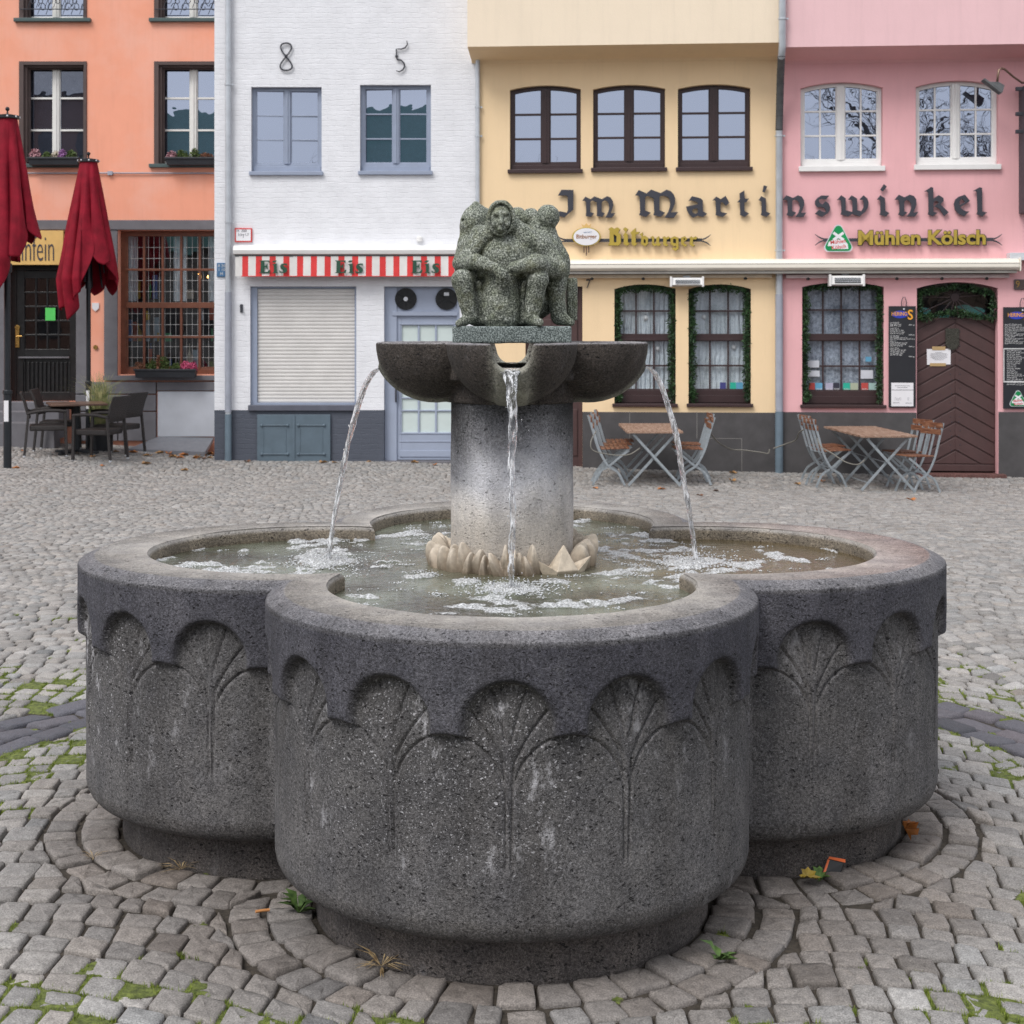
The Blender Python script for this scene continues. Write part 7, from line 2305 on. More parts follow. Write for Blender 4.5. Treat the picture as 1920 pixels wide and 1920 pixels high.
# --- menu boards
def board(label, x0, x1, y0, y1, seed, variant):
    u0, u1, z0, z1 = FP.rect(x0, y0, x1, y1)
    r = thing('menu_board', label, 'menu board', FP.at((u0 + u1) / 2, -0.03, z0), 'slate menu boards by the chevron door')
    W, H = u1 - u0, z1 - z0
    um = u0 + W * (0.56 if variant == 0 else 0.62)
    b = FP.mb(); b.tube([(um - 0.03, -0.03, z1 - 0.03), (um - 0.035, -0.04, z1 + 0.06), (um - 0.015, -0.05, z1 + 0.13), (um + 0.015, -0.05, z1 + 0.13), (um + 0.04, -0.04, z1 + 0.06), (um + 0.03, -0.03, z1 - 0.03)], 0.006, 6)
    b.build('hook', M['iron'], r)
    b = FP.mb(); b.ball((um, -0.05, z1 - 0.045), 0.014, 8, 5); b.build('eyelet', M['silver'], r)
    lu, lz = u0 + W * 0.42, z1 - H * 0.082
    b = FP.mb(); b.disc((lu, lz), 0.055, -0.0485, -0.0445, 20, 2.1); lg = b.build('logo', M['logo_blue'], r)
    put('logo_lettering', text_mesh('logo_lettering', 'HERING', 0.078, 0.001, FP.M @ Matrix.Translation((lu - 0.012, -0.051, lz + 0.006)), sx=0.82, bold=0.001), M['orange'], lg)
    put('logo_lettering', text_mesh('logo_lettering', 'S', 0.20, 0.002, FP.M @ Matrix.Translation((lu + 0.145, -0.052, lz - 0.012)), sx=0.9, bold=0.003), M['orange'], lg)
    # handwriting: short wavy chalk strokes on the slate itself
    g = random.Random(seed)
    b = FP.mb(); b.box(u0, u1, -0.045, -0.02, z0, z1); nf = len(b.f)
    def scrib(ua, ub, zz, h):
        u = ua
        while u < ub:
            w = g.uniform(0.020, 0.060); w = min(w, ub - u)
            n = max(3, int(w / 0.0065)); L = []
            for i in range(n + 1):
                L.append((u + w * i / n, zz + h * (0.5 if i % 2 else -0.5) * g.uniform(0.5, 1.2) + 0.004 * math.sin(u * 30)))
            for i in range(n):
                p, q = L[i], L[i + 1]; t_ = 0.0022
                b.prism([(p[0] - t_, p[1] - t_), (p[0] + t_, p[1] - t_), (q[0] + t_, q[1] + t_), (q[0] - t_, q[1] + t_)], -0.0472 - 0.0002 * (i % 3), -0.0452)
            u += w + 0.010
    if variant == 0:
        lines = [(0.165, .36), (0.18, .46), (0.195, .46), None, (0.22, .34), (0.237, .58), (0.254, .62), (0.27, .56), None, (0.295, .38), (0.31, .72), (0.325, .78), (0.345, .26), (0.362, .72), (0.377, .66), (0.392, .52), None, (0.415, .38), (0.432, .68), (0.449, .62), (0.466, .56), (0.481, .5)]
        for l in lines:
            if l: scrib(u0 + 0.02, u0 + 0.02 + (W - 0.05) * l[1], z1 - H * (l[0] + 0.0), 0.012)
        for f in (0.187, 0.285, 0.325, 0.40, 0.5): scrib(u1 - 0.10, u1 - 0.02, z1 - H * f, 0.014)
    else:
        for k in range(13): scrib(u0 + 0.02, u0 + 0.02 + (W - 0.05) * g.uniform(.35, .9), z1 - H * (0.17 + 0.0155 * k), 0.011)
        for k in range(20): scrib(u0 + 0.05, u0 + 0.05 + (W - 0.09) * g.uniform(.35, .85), z1 - H * (0.43 + 0.0175 * k), 0.011)
    sl = b.build('slate', M['slate'], r); sl.data.materials.append(M['chalk'])
    for i, p in enumerate(sl.data.polygons): p.material_index = 1 if i >= nf else 0
    if variant == 0:
        b = FP.mb(); b.box(u0 + 0.035, u1 - 0.035, -0.050, -0.044, z0 + 0.02, z0 + H * 0.245); pn = b.build('notice_sheet', M['paper'], r)
        b = FP.mb(); b.box(u0 + 0.037, u1 - 0.037, -0.0515, -0.0495, z0 + H * 0.172, z0 + H * 0.176)
        for (fx, fz) in ((0.25, 0.085), (0.42, 0.085), (0.33, 0.08), (0.72, 0.085)):
            uu = u0 + W * fx
            b.tube([(uu - 0.008, -0.051, z0 + H * fz - 0.02), (uu - 0.008, -0.051, z0 + H * fz + 0.02), (uu + 0.008, -0.051, z0 + H * fz + 0.02), (uu + 0.008, -0.051, z0 + H * fz - 0.02)], 0.0015, 4)
        for (fx, fz, w_) in ((0.5, 0.215, 0.22), (0.5, 0.198, 0.15), (0.27, 0.048, 0.10), (0.73, 0.045, 0.09)): b.box(u0 + W * fx - w_ / 2, u0 + W * fx + w_ / 2, -0.0512, -0.0498, z0 + H * fz - 0.0025, z0 + H * fz + 0.0025)
        b.build('notice_print', M['ink'], pn)
    else:
        b = FP.mb()
        for (xa, xb_, za, zb2) in ((0, W, 0.585, 0.592), (0, W, 0.26, 0.268)): b.box(u0 + xa, u0 + xb_, -0.049, -0.045, z0 + H * za, z0 + H * (zb2 + 0.004))
        b.box(u0, u0 + 0.012, -0.0492, -0.045, z0 + H * 0.27, z0 + H * 0.585)
        b.build('chalk_frame', M['chalk'], r)
        tri_emblem(FP, r, x0 + 29, 748, 16, 0.06, 'emblem')
        scr = FP.mb()
    return r
board('tall slate menu board between the pink window and the chevron door', 1665.5, 1716, 574, 764, 3, 0)
board('slate menu board with chalk frame and small green emblem right of the chevron door', 1880, 1938, 576, 766, 9, 1)
# notice taped to the door
u0, u1, z0, z1 = FP.rect(1738, 654, 1782, 684, -0.14)
nt = thing('notice', 'white paper notice taped at top and bottom to the chevron door', 'notice', FP.at((u0 + u1) / 2, 0.13, z0))
b_ = FP.mb(); b_.add([(u0, 0.1345, z0), (u1, 0.132, z0 + 0.006), (u1 + 0.004, 0.1325, z1), (u0 - 0.004, 0.134, z1 - 0.004), (u0, 0.1365, z0), (u1, 0.134, z0 + 0.006), (u1 + .004, 0.1345, z1), (u0 - .004, 0.136, z1 - 0.004)], [(0, 1, 2, 3), (4, 7, 6, 5), (0, 4, 5, 1), (2, 6, 7, 3), (0, 3, 7, 4), (1, 5, 6, 2)]); b_.build('sheet', M['paper'], nt)
b_ = FP.mb(); w_ = u1 - u0
b_.box(u0 + w_ * 0.22, u1 - w_ * 0.22, 0.129, 0.1315, z1 - 0.02, z1 + 0.035); b_.box(u0 + w_ * 0.12, u1 - w_ * 0.20, 0.129, 0.1315, z0 - 0.02, z0 + 0.025); b_.build('tape', mat('parcel_tape', (0.48, 0.33, 0.16), 0.4), nt)
b_ = FP.mb()
for k in range(7): q = (0.3, .7, .75, .7, .72, .55, .4)[k]; b_.box((u0 + u1) / 2 - w_ * q / 2, (u0 + u1) / 2 + w_ * q / 2, 0.1305, 0.1318, z1 - 0.055 - k * 0.018, z1 - 0.052 - k * 0.018)
b_.build('print', M['ink'], nt)

# stickers in the windows
def sticker(label, x0, y0, x1, y1, col, txt=None, tc='chalk'):
    u0, u1, z0, z1 = FP.rect(x0, y0, x1, y1, -0.16)
    r = thing('window_sticker', label, 'sticker', FP.at((u0 + u1) / 2, 0.16, z0), 'stickers behind the window panes')
    if col not in M: M[col] = mat('sticker_' + col, dict(st_red=(0.50, 0.07, 0.06), st_blue=(0.12, 0.36, 0.55), st_lav=(0.42, 0.40, 0.52), st_dark=(0.03, 0.03, 0.05), st_teal=(0.02, 0.42, 0.30), st_olive=(0.40, 0.44, 0.33), st_white=(0.62, 0.64, 0.70), st_mint=(0.38, 0.55, 0.52), st_navy=(0.05, 0.05, 0.20))[col], 0.5)
    b = FP.mb(); b.box(u0, u1, 0.166, 0.169, z0, z1); b.build('card', M[col], r)
    if txt: put('lettering', text_mesh('lettering', txt, (z1 - z0) * 0.30, 0.0008, FP.M @ Matrix.Translation(((u0 + u1) / 2, 0.165, z0 + (z1 - z0) * 0.36))), M[tc], r)
for a in (('small red sticker at the left foot of the pink window', 1517, 718, 1528, 737, 'st_red', None), ('light blue sticker beside the red one in the pink window', 1528.5, 718, 1542, 737, 'st_blue', '2018'),
          ('lavender sticker at the bottom of the pink window', 1548, 718, 1562, 737, 'st_lav', '2019'), ('dark sticker next to the lavender one in the pink window', 1562.5, 718, 1574, 737, 'st_dark', '2020'),
          ('teal sticker at the bottom of the pink window', 1581, 718, 1594, 737, 'st_teal', '2021'), ('olive grey sticker next to the teal one', 1594.5, 718, 1609, 737, 'st_olive', None),
          ('coral red sticker reading 2021 in the pink window', 1615, 718, 1628, 737, 'st_red', '2021'), ('mint sticker at the right foot of the pink window', 1629, 718, 1643, 737, 'st_mint', None),
          ('white card with red line in the right pane of the pink window', 1614, 694, 1637, 710, 'st_white', None), ('white and blue card in the left pane of the pink window', 1514, 676, 1536, 689, 'st_white', None),
          ('second white card lower in the left pane of the pink window', 1514, 695, 1537, 706, 'st_white', None), ('blue and white badge near the right garland', 1623, 669, 1634, 678, 'st_blue', None),
          ('navy sticker in the right window of the cream house', 1350, 717, 1361, 734, 'st_navy', None), ('turquoise sticker in the right window of the cream house', 1369, 717, 1380, 734, 'st_teal', None),
          ('pale blue sticker beside the turquoise one', 1380.5, 717, 1393, 734, 'st_blue', None)):
    sticker(*a)
for (x, y, lab) in ((1211, 596, 'white paper ball hanging in the upper panes of the left cream window'), (1233, 653, 'white paper ball hanging in the lower panes of the left cream window'), (1320, 594, 'white paper ball in the upper panes of the right cream window'), (1376, 651, 'white paper ball in the lower panes of the right cream window')):
    b_ = FP.mb(); uu, zz = FP.uz(x, y, -0.24); b_.ball((uu, 0.235, zz), 0.042, 12, 8); b_.tube([(uu, 0.235, zz + 0.04), (uu, 0.235, zz + 0.3)], 0.0015, 4); b_.thing('window_ornament', lab, 'ornament', M['whitep2'], 'paper balls in the cream house windows', smooth=True)

# --- garlands of fir
t = NT('fir_garland'); t.color(t.mix(t.ramp(t.noise(14, 3), [(0.35, 0.0), (0.65, 1.0)]), (0.008, 0.026, 0.010), (0.040, 0.100, 0.030))); t.rough(0.6)
M['fir'] = t.m
def garland(label, paths, seed, r=0.088):
    g = np.random.default_rng(seed); V = []
    for path in paths:
        P = np.array([FP.at(u, y, z) for (u, y, z) in path]); L = np.concatenate([[0], np.cumsum(nrm(np.diff(P, axis=0)))])
        n = int(L[-1] * 900)
        s = g.random(n) * L[-1]
        C = np.stack([np.interp(s, L, P[:, j]) for j in range(3)], 1)
        rad = r * (0.75 + 0.35 * np.sin(s * 19 + seed) * np.sin(s * 7.3)) * g.random(n) ** 0.5
        a = g.uniform(0, 2 * PI, n)
        d = g.normal(0, 1, (n, 3)); d /= nrm(d)[:, None]
        C = C + d * rad[:, None] * np.array([1, 0.7, 1])
        e = d + g.normal(0, 0.6, (n, 3)); e /= nrm(e)[:, None]; f = np.cross(e, g.normal(0, 1, (n, 3))); f /= nrm(f)[:, None]
        sz = g.uniform(0.014, 0.034, (n, 1))
        V.append(np.stack([C - e * sz, C + f * sz * 0.35, C + e * sz, C - f * sz * 0.35], 1).reshape(-1, 3))
    V = np.concatenate(V)
    me = np_mesh('fir_garland', V, np.arange(len(V)).reshape(-1, 4), smooth=False)
    return single('fir_garland', label, 'garland', me, M['fir'], 'fir garlands round the tavern openings')
def frame_path(x0, y0, x1, y1, bl, br, y=0.03):
    u0, u1, z0, z1 = FP.rect(x0, y0, x1, y1); i = 0.055
    um = (u0 + u1) / 2
    return [[(u0 + i, y, z0 + bl), (u0 + i, y, z1 - 0.12), (u0 + i * 2.2, y, z1 - 0.07), (um, y, z1 - 0.055 + 0.0), (u1 - i * 2.2, y, z1 - 0.07), (u1 - i, y, z1 - 0.12), (u1 - i, y, z0 + br)],
            [(u0 + i * 1.3, y, z0 + bl), (u0 + i + 0.03, y + 0.01, z0 + bl + 0.12)]]
garland('green fir garland round the left ground-floor window of the cream house', frame_path(1152, 533, 1267, 757, 0.05, 0.05), 4)
garland('green fir garland round the right ground-floor window of the cream house', frame_path(1291, 533, 1408, 757, 0.05, 0.04), 7)
garland('green fir garland round the ground-floor window of the pink house', frame_path(1504, 529, 1657, 759, 0.06, 0.04), 9, 0.085)
u0, u1, z0, z1 = FP.rect(1719, 529, 1871, 870)
zl = FP.z(597, 1795)
garland('fir garland looped round the fanlight of the chevron door', [[(u0 + 0.05, 0.05, zl), (u0 + 0.06, 0.05, z1 - 0.16), ((u0 + u1) / 2, 0.05, z1 - 0.06), (u1 - 0.06, 0.05, z1 - 0.16), (u1 - 0.05, 0.05, zl)],
        [(u0 + 0.05, 0.06, zl + 0.0), (u0 + 0.3, 0.06, zl + 0.05), ((u0 + u1) / 2, 0.06, zl + 0.10), (u1 - 0.35, 0.06, zl + 0.04), (u1 - 0.05, 0.06, zl + 0.0)]], 12, 0.075)

# --- lamp arm and iron sign at the right edge
lm = thing('sign_lamp', 'bronze lamp on a bent pipe arm at the top right of the pink wall', 'lamp', FP.at(FP.u(1895), -0.3, FP.z(200, 1880)))
Q = lambda x, y, off: (FP.uz(x, y, off)[0], -off, FP.uz(x, y, off)[1])
b_ = FP.mb(); b_.tube([Q(1935, 156, 0.10), Q(1916, 155, 0.20), Q(1900, 144, 0.34), Q(1884, 130, 0.44), Q(1878, 128, 0.46), Q(1873, 131, 0.48), Q(1871, 142, 0.48), Q(1870, 153, 0.48)], 0.016, 8); b_.build('arm', mat('bronze_pipe', (0.22, 0.15, 0.11), 0.4, metal=0.7), lm, smooth=True)
b_ = MB(FP.M @ Matrix.Translation(Vector(Q(1864, 163, 0.48))) @ Matrix.Rotation(math.radians(38), 4, 'Y')); b_.box(-0.19, 0.13, -0.09, 0.09, -0.03, 0.0); b_.add([(0.13, -0.09, 0), (0.13, 0.09, 0), (-0.1, -0.09, 0), (-0.1, 0.09, 0), (0.10, -0.03, 0.10), (0.10, 0.03, 0.10), (0.0, -0.03, 0.09), (0.0, 0.03, 0.09)], [(0, 4, 5, 1), (0, 2, 6, 4), (1, 5, 7, 3), (2, 3, 7, 6), (4, 6, 7, 5)]); b_.build('head', M['zincdark'], lm, bevel=0.004)
ps = thing('iron_sign_post', 'dark iron projecting sign bracket at the right edge of the pink wall', 'sign bracket', FP.at(FP.u(1921), -0.2, FP.z(404, 1920)))
b_ = FP.mb(); a_ = FP.rect(1916, 160, 1932, 402, 0.2); b_.box(a_[0], a_[1], -0.62, -0.02, a_[2] + 0.02, a_[3] - 0.02)
for py in (167, 214, 247): q = FP.rect(1904, py - 3.5, 1917, py + 3.5, 0.2); b_.box(q[0], q[1] + 0.002, -0.24, -0.18, q[2], q[3])
b_.build('bracket', M['iron'], ps, bevel=0.006)

# ============================================================ things standing on the square
def wp(px, Y): return (px - CX) / FPX * Y
# --- folding beer table
t = NT('weathered_slats')
g1 = t.noise(5, 4, 0.6, src=t.map((12, 1.2, 12))); g2 = t.noise(26, 3)
c = t.ramp(g1, [(0.3, (0.13, 0.065, 0.040)), (0.5, (0.30, 0.185, 0.130)), (0.7, (0.46, 0.34, 0.27))])
t.color(c); t.rough(0.6); t.bump(g1, 0.3, 0.003); M['slats'] = t.m
t = NT('brown_slats')
g1 = t.noise(6, 4, 0.65, src=t.map((10, 1.2, 10)))
c = t.ramp(g1, [(0.3, (0.07, 0.026, 0.014)), (0.5, (0.19, 0.072, 0.036)), (0.7, (0.36, 0.20, 0.12))])
t.color(c); t.rough(0.5); M['slats2'] = t.m
def beer_table(label, W=0.74, L=1.0):
    r = thing('folding_table', label, 'table', (0, 0, 0), 'folding beer garden tables')
    n = int(L / 0.095); pw = L / n
    for k in range(n):
        b = MB(); y = -L / 2 + k * pw
        sh = 0.008 * math.sin(k * 2.1)
        b.box(-W / 2 + sh, W / 2 + sh, y + 0.003, y + pw - 0.003, 0.715, 0.742)
        b.build('slat', M['slats'], r, bevel=0.003)
    b = MB()
    for x in (-W / 2 + 0.10, W / 2 - 0.10): b.box(x - 0.015, x + 0.015, -L / 2 + 0.03, L / 2 - 0.03, 0.700, 0.714)
    b.build('cross_rail', M['steel'], r)
    for y, s in ((-L / 2 + 0.08, 1), (-L / 2 + 0.13, -1), (-0.03, 1), (0.03, -1), (L / 2 - 0.13, 1), (L / 2 - 0.08, -1)):
        b = MB(); b.bar((-s * (W / 2 - 0.09), y, 0.70), (s * (W / 2 - 0.03), y, 0.0), 0.035, 0.012, (0, 1, 0)); b.build('leg', M['steel'], r, bevel=0.002)
    b = MB(); b.tube([(-W / 2 + 0.12, -L / 2 + 0.08, 0.10), (-W / 2 + 0.12, L / 2 - 0.13, 0.10)], 0.008, 6); b.tube([(W / 2 - 0.12, -L / 2 + 0.13, 0.10), (W / 2 - 0.12, L / 2 - 0.08, 0.10)], 0.008, 6); b.tube([(0.0, -L / 2 + 0.08, 0.37), (0.0, L / 2 - 0.08, 0.37)], 0.008, 6)
    b.build('stretcher', M['steel'], r)
    return r
def spl(P, n=7):
    """smooth curve through points (Catmull-Rom)"""
    P = [np.array(p, float) for p in P]; Q = [P[0]] + P + [P[-1]]; out = []
    for i in range(1, len(Q) - 2):
        for k in range(n):
            t_ = k / n
            out.append(0.5 * ((2 * Q[i]) + (-Q[i - 1] + Q[i + 1]) * t_ + (2 * Q[i - 1] - 5 * Q[i] + 4 * Q[i + 1] - Q[i + 2]) * t_ ** 2 + (-Q[i - 1] + 3 * Q[i] - 3 * Q[i + 1] + Q[i + 2]) * t_ ** 3))
    return out + [P[-1]]
def beer_chair(label):
    """faces +x; back at -x"""
    r = thing('folding_chair', label, 'chair', (0, 0, 0), 'folding chairs at the beer garden tables')
    A = spl([(-0.27, 0, 0.93), (-0.20, 0, 0.70), (-0.13, 0, 0.47), (-0.02, 0, 0.27), (0.12, 0, 0.17), (0.21, 0, 0.0)])
    B = spl([(0.27, 0, 0.475), (0.14, 0, 0.38), (0.0, 0, 0.262), (-0.14, 0, 0.17), (-0.225, 0, 0.0)])
    for y in (-0.20, 0.20):
        for path, dy in ((A, 0.0), (B, 0.014 if y < 0 else -0.014)):
            b = MB()
            for p, q in zip(path[:-1], path[1:]): b.bar((p[0], y + dy, p[2]), (q[0], y + dy, q[2]), 0.030, 0.010, (0, 1, 0))
            b.build('leg', M['steel'], r)
    b = MB()
    for y in (-0.07, 0.07): b.bar((-0.262, y, 0.92), (-0.13, y, 0.47), 0.028, 0.008, (0, 1, 0))
    b.bar((-0.13, -0.2, 0.475), (-0.13, 0.2, 0.475), 0.02, 0.008); b.tube([(0.0, -0.2, 0.262), (0.0, 0.2, 0.262)], 0.007, 6); b.tube([(-0.19, -0.2, 0.10), (-0.19, 0.2, 0.10)], 0.006, 6)
    b.build('back_bar', M['steel'], r)
    for k in range(2):
        b = MB(); z = 0.895 - 0.085 * k; x = -0.262 + 0.030 * k
        b.xform(Matrix.Identity(4)); b.box(x + 0.006, x + 0.026, -0.215, 0.215, z - 0.036, z + 0.036); b.build('backrest_slat', M['slats2'], r, bevel=0.004)
    for k in range(6):
        b = MB(); x = -0.11 + 0.066 * k; z = 0.484 + 0.002 * k; b.box(x, x + 0.056, -0.215, 0.215, z, z + 0.018); b.build('seat_slat', M['slats2'], r, bevel=0.004)
    return r
def place(o, x, y, rz, label=None, copy=True, z=None):
    zz = float(gz(x, y)) if z is None else z
    if copy: return copy_thing(o, (x, y, zz), rz, label)
    o.location = (x, y, zz); o.rotation_euler = (0, 0, rz)
    return o
bt = beer_table('long slatted folding table in front of the cream house', 0.76, 1.7)
place(bt, wp(1220, 21.2), 21.38, 0.0, copy=False)
bt2 = beer_table('long slatted folding table in front of the pink house', 0.76, 1.9)
place(bt2, wp(1630, 21.2), 21.25, 0.07, copy=False)
bc = beer_chair('folding chair nearest the camera, left of the table by the cream house')
place(bc, wp(1142, 20.7), 20.85, 0.0, copy=False)
place(bc, wp(1148, 21.1), 21.32, 0.02, 'second folding chair in the row left of the table by the cream house')
place(bc, wp(1152, 21.7), 21.80, -0.02, 'rearmost folding chair left of the table by the cream house')
place(bc, wp(1302, 20.9), 21.05, PI, 'front folding chair right of the table by the cream house')
place(bc, wp(1300, 21.5), 21.60, PI + 0.03, 'rear folding chair right of the table by the cream house')
place(bc, wp(1552, 20.9), 21.0, 0.20, 'front folding chair left of the table by the pink house')
place(bc, wp(1540, 21.5), 21.5, 0.18, 'rear folding chair left of the table by the pink house')
place(bc, wp(1722, 20.4), 20.45, PI + 0.38, 'front folding chair right of the table before the chevron door')
place(bc, wp(1700, 21.0), 20.93, PI + 0.38, 'rear folding chair right of the table before the chevron door')
# chains / cables looped between the furniture and the pipe
def cable(label, P, r=0.010):
    b = MB(); b.tube(spl(P, 8), r, 6); b.thing('security_cable', label, 'cable', mat('dusty_cable', (0.20, 0.19, 0.165), 0.6), 'cables tying the beer garden furniture', smooth=True)
def W3(px, py, Y): return (wp(px, Y), Y, CAMH - (py - HY) / FPX * Y)
cable('grey cable sagging from the chair by the cream house towards the downpipe', [W3(1330, 808, 21.2), W3(1345, 828, 21.6), W3(1370, 842, 22.2), W3(1395, 844, 22.3), W3(1425, 848, 22.3), W3(1440, 850, 22.3), W3(1443, 842, 22.3)])
cable('grey cable rising from the downpipe to the chair by the pink house', [W3(1450, 841, 22.2), W3(1475, 832, 22.1), W3(1492, 825, 21.8), W3(1498, 812, 21.5), W3(1506, 806, 21.3)])
cable('grey cable threaded through the chairs and table by the cream house', [W3(1118, 808, 20.6), W3(1108, 828, 20.5), W3(1113, 845, 20.5), W3(1150, 853, 20.5), W3(1180, 852, 20.5), W3(1200, 840, 20.5)], 0.008)
cable('grey cable looped over the chair seat by the pink house', [W3(1532, 822, 20.8), W3(1540, 838, 20.6), W3(1560, 850, 20.5), W3(1585, 866, 20.4), W3(1608, 871, 20.4), W3(1622, 862, 20.4)], 0.008)

# --- rattan chairs and dark table
t = NT('dark_rattan')
wv = t.n.new('ShaderNodeTexWave'); wv.inputs['Scale'].default_value = 60; wv.bands_direction = 'Z'; t.link(t.co, wv.inputs['Vector'])
wv2 = t.n.new('ShaderNodeTexWave'); wv2.inputs['Scale'].default_value = 50; wv2.bands_direction = 'X'; t.link(t.co, wv2.inputs['Vector'])
t.color(t.ramp(t.math('MULTIPLY', wv.outputs[1], wv2.outputs[1]), [(0.1, (0.016, 0.013, 0.013)), (0.7, (0.052, 0.042, 0.041))])); t.rough(0.55); t.bump(t.math('MULTIPLY', wv.outputs[1], wv2.outputs[1]), 0.5, 0.006)
M['rattan'] = t.m
def rattan_chair(label):
    """faces +x"""
    r = thing('rattan_chair', label, 'chair', (0, 0, 0), 'dark rattan armchairs round the terrace table')
    b = MB(); b.box(-0.24, 0.26, -0.25, 0.25, 0.37, 0.45); b.build('seat', M['rattan'], r, bevel=0.02)
    b = MB(); sl = [(-0.22, 0.46), (-0.25, 0.62), (-0.29, 0.78), (-0.345, 0.92)]
    vs = []; fs = []
    for (x, z) in sl:
        w = 0.235 + (z - 0.46) * 0.06
        vs += [(x, -w, z), (x, w, z), (x - 0.035, w, z), (x - 0.035, -w, z)]
    for k in range(3): o_ = 4 * k; fs += [(o_, o_ + 1, o_ + 5, o_ + 4), (o_ + 1, o_ + 2, o_ + 6, o_ + 5), (o_ + 2, o_ + 3, o_ + 7, o_ + 6), (o_ + 3, o_, o_ + 4, o_ + 7)]
    fs += [(0, 3, 2, 1), (12, 13, 14, 15)]
    vs = [(x, y, z + (0.09 if i < 4 else 0)) for i, (x, y, z) in enumerate(vs)]
    b.add(vs, fs); b.build('backrest', M['rattan'], r, bevel=0.010)
    for s in (-1, 1):
        y = s * 0.262
        for top, bot, w in (((0.25, y, 0.64), (0.27, y, 0.015), 0.04), ((-0.25, y * 0.95, 0.66), (-0.31, y, 0.015), 0.036)):
            b = MB(); b.bar(bot, top, w, w, (0, 1, 0)); lg = b.build('leg', M['rattan'], r, bevel=0.006)
            b = MB(); b.ball((bot[0], bot[1], 0.016), 0.022, 8, 6); b.build('foot_cap', M['silver'], lg, smooth=True)
        b = MB(); b.tube(spl([(-0.27, y * 0.95, 0.62), (-0.1, y * 1.04, 0.655), (0.12, y * 1.04, 0.66), (0.27, y, 0.645)]), 0.024, 8); b.build('armrest', M['rattan'], r, smooth=True)
    return r
rc = rattan_chair('dark rattan armchair at the left front of the terrace table')
place(rc, wp(88, 22.0), 22.0, 0.30, copy=False)
place(rc, wp(112, 22.8), 22.75, 0.10, 'dark rattan armchair at the left rear of the terrace table')
place(rc, wp(188, 21.8), 21.75, PI + 0.42 - 1.0 + 0.35, 'dark rattan armchair at the front with its back to the square')
place(rc, wp(220, 22.6), 22.6, PI - 0.30, 'dark rattan armchair at the right rear near the shop window')
tt_ = thing('terrace_table', 'dark table with wooden top on a cross foot beside the umbrella', 'table', (0, 0, 0))
b_ = MB(); b_.box(-0.40, 0.40, -0.40, 0.40, 0.72, 0.75); b_.build('tabletop', mat('dark_table_top', (0.13, 0.075, 0.055), 0.35, var=0.3, vs=5), tt_, bevel=0.006)
b_ = MB(); b_.lathe([(0.045, 0.04), (0.045, 0.70), (0.12, 0.719)], (0, 0, 0), 12); b_.build('pedestal', M['blackm'], tt_)
for k in range(4):
    b_ = MB(); a = PI / 4 + k * PI / 2; b_.bar((0, 0, 0.05), (0.38 * math.cos(a), 0.38 * math.sin(a), 0.025), 0.06, 0.035); b_.build('foot', M['blackm'], tt_, bevel=0.004)
place(tt_, wp(142, 22.3), 22.35, 0.38, copy=False)

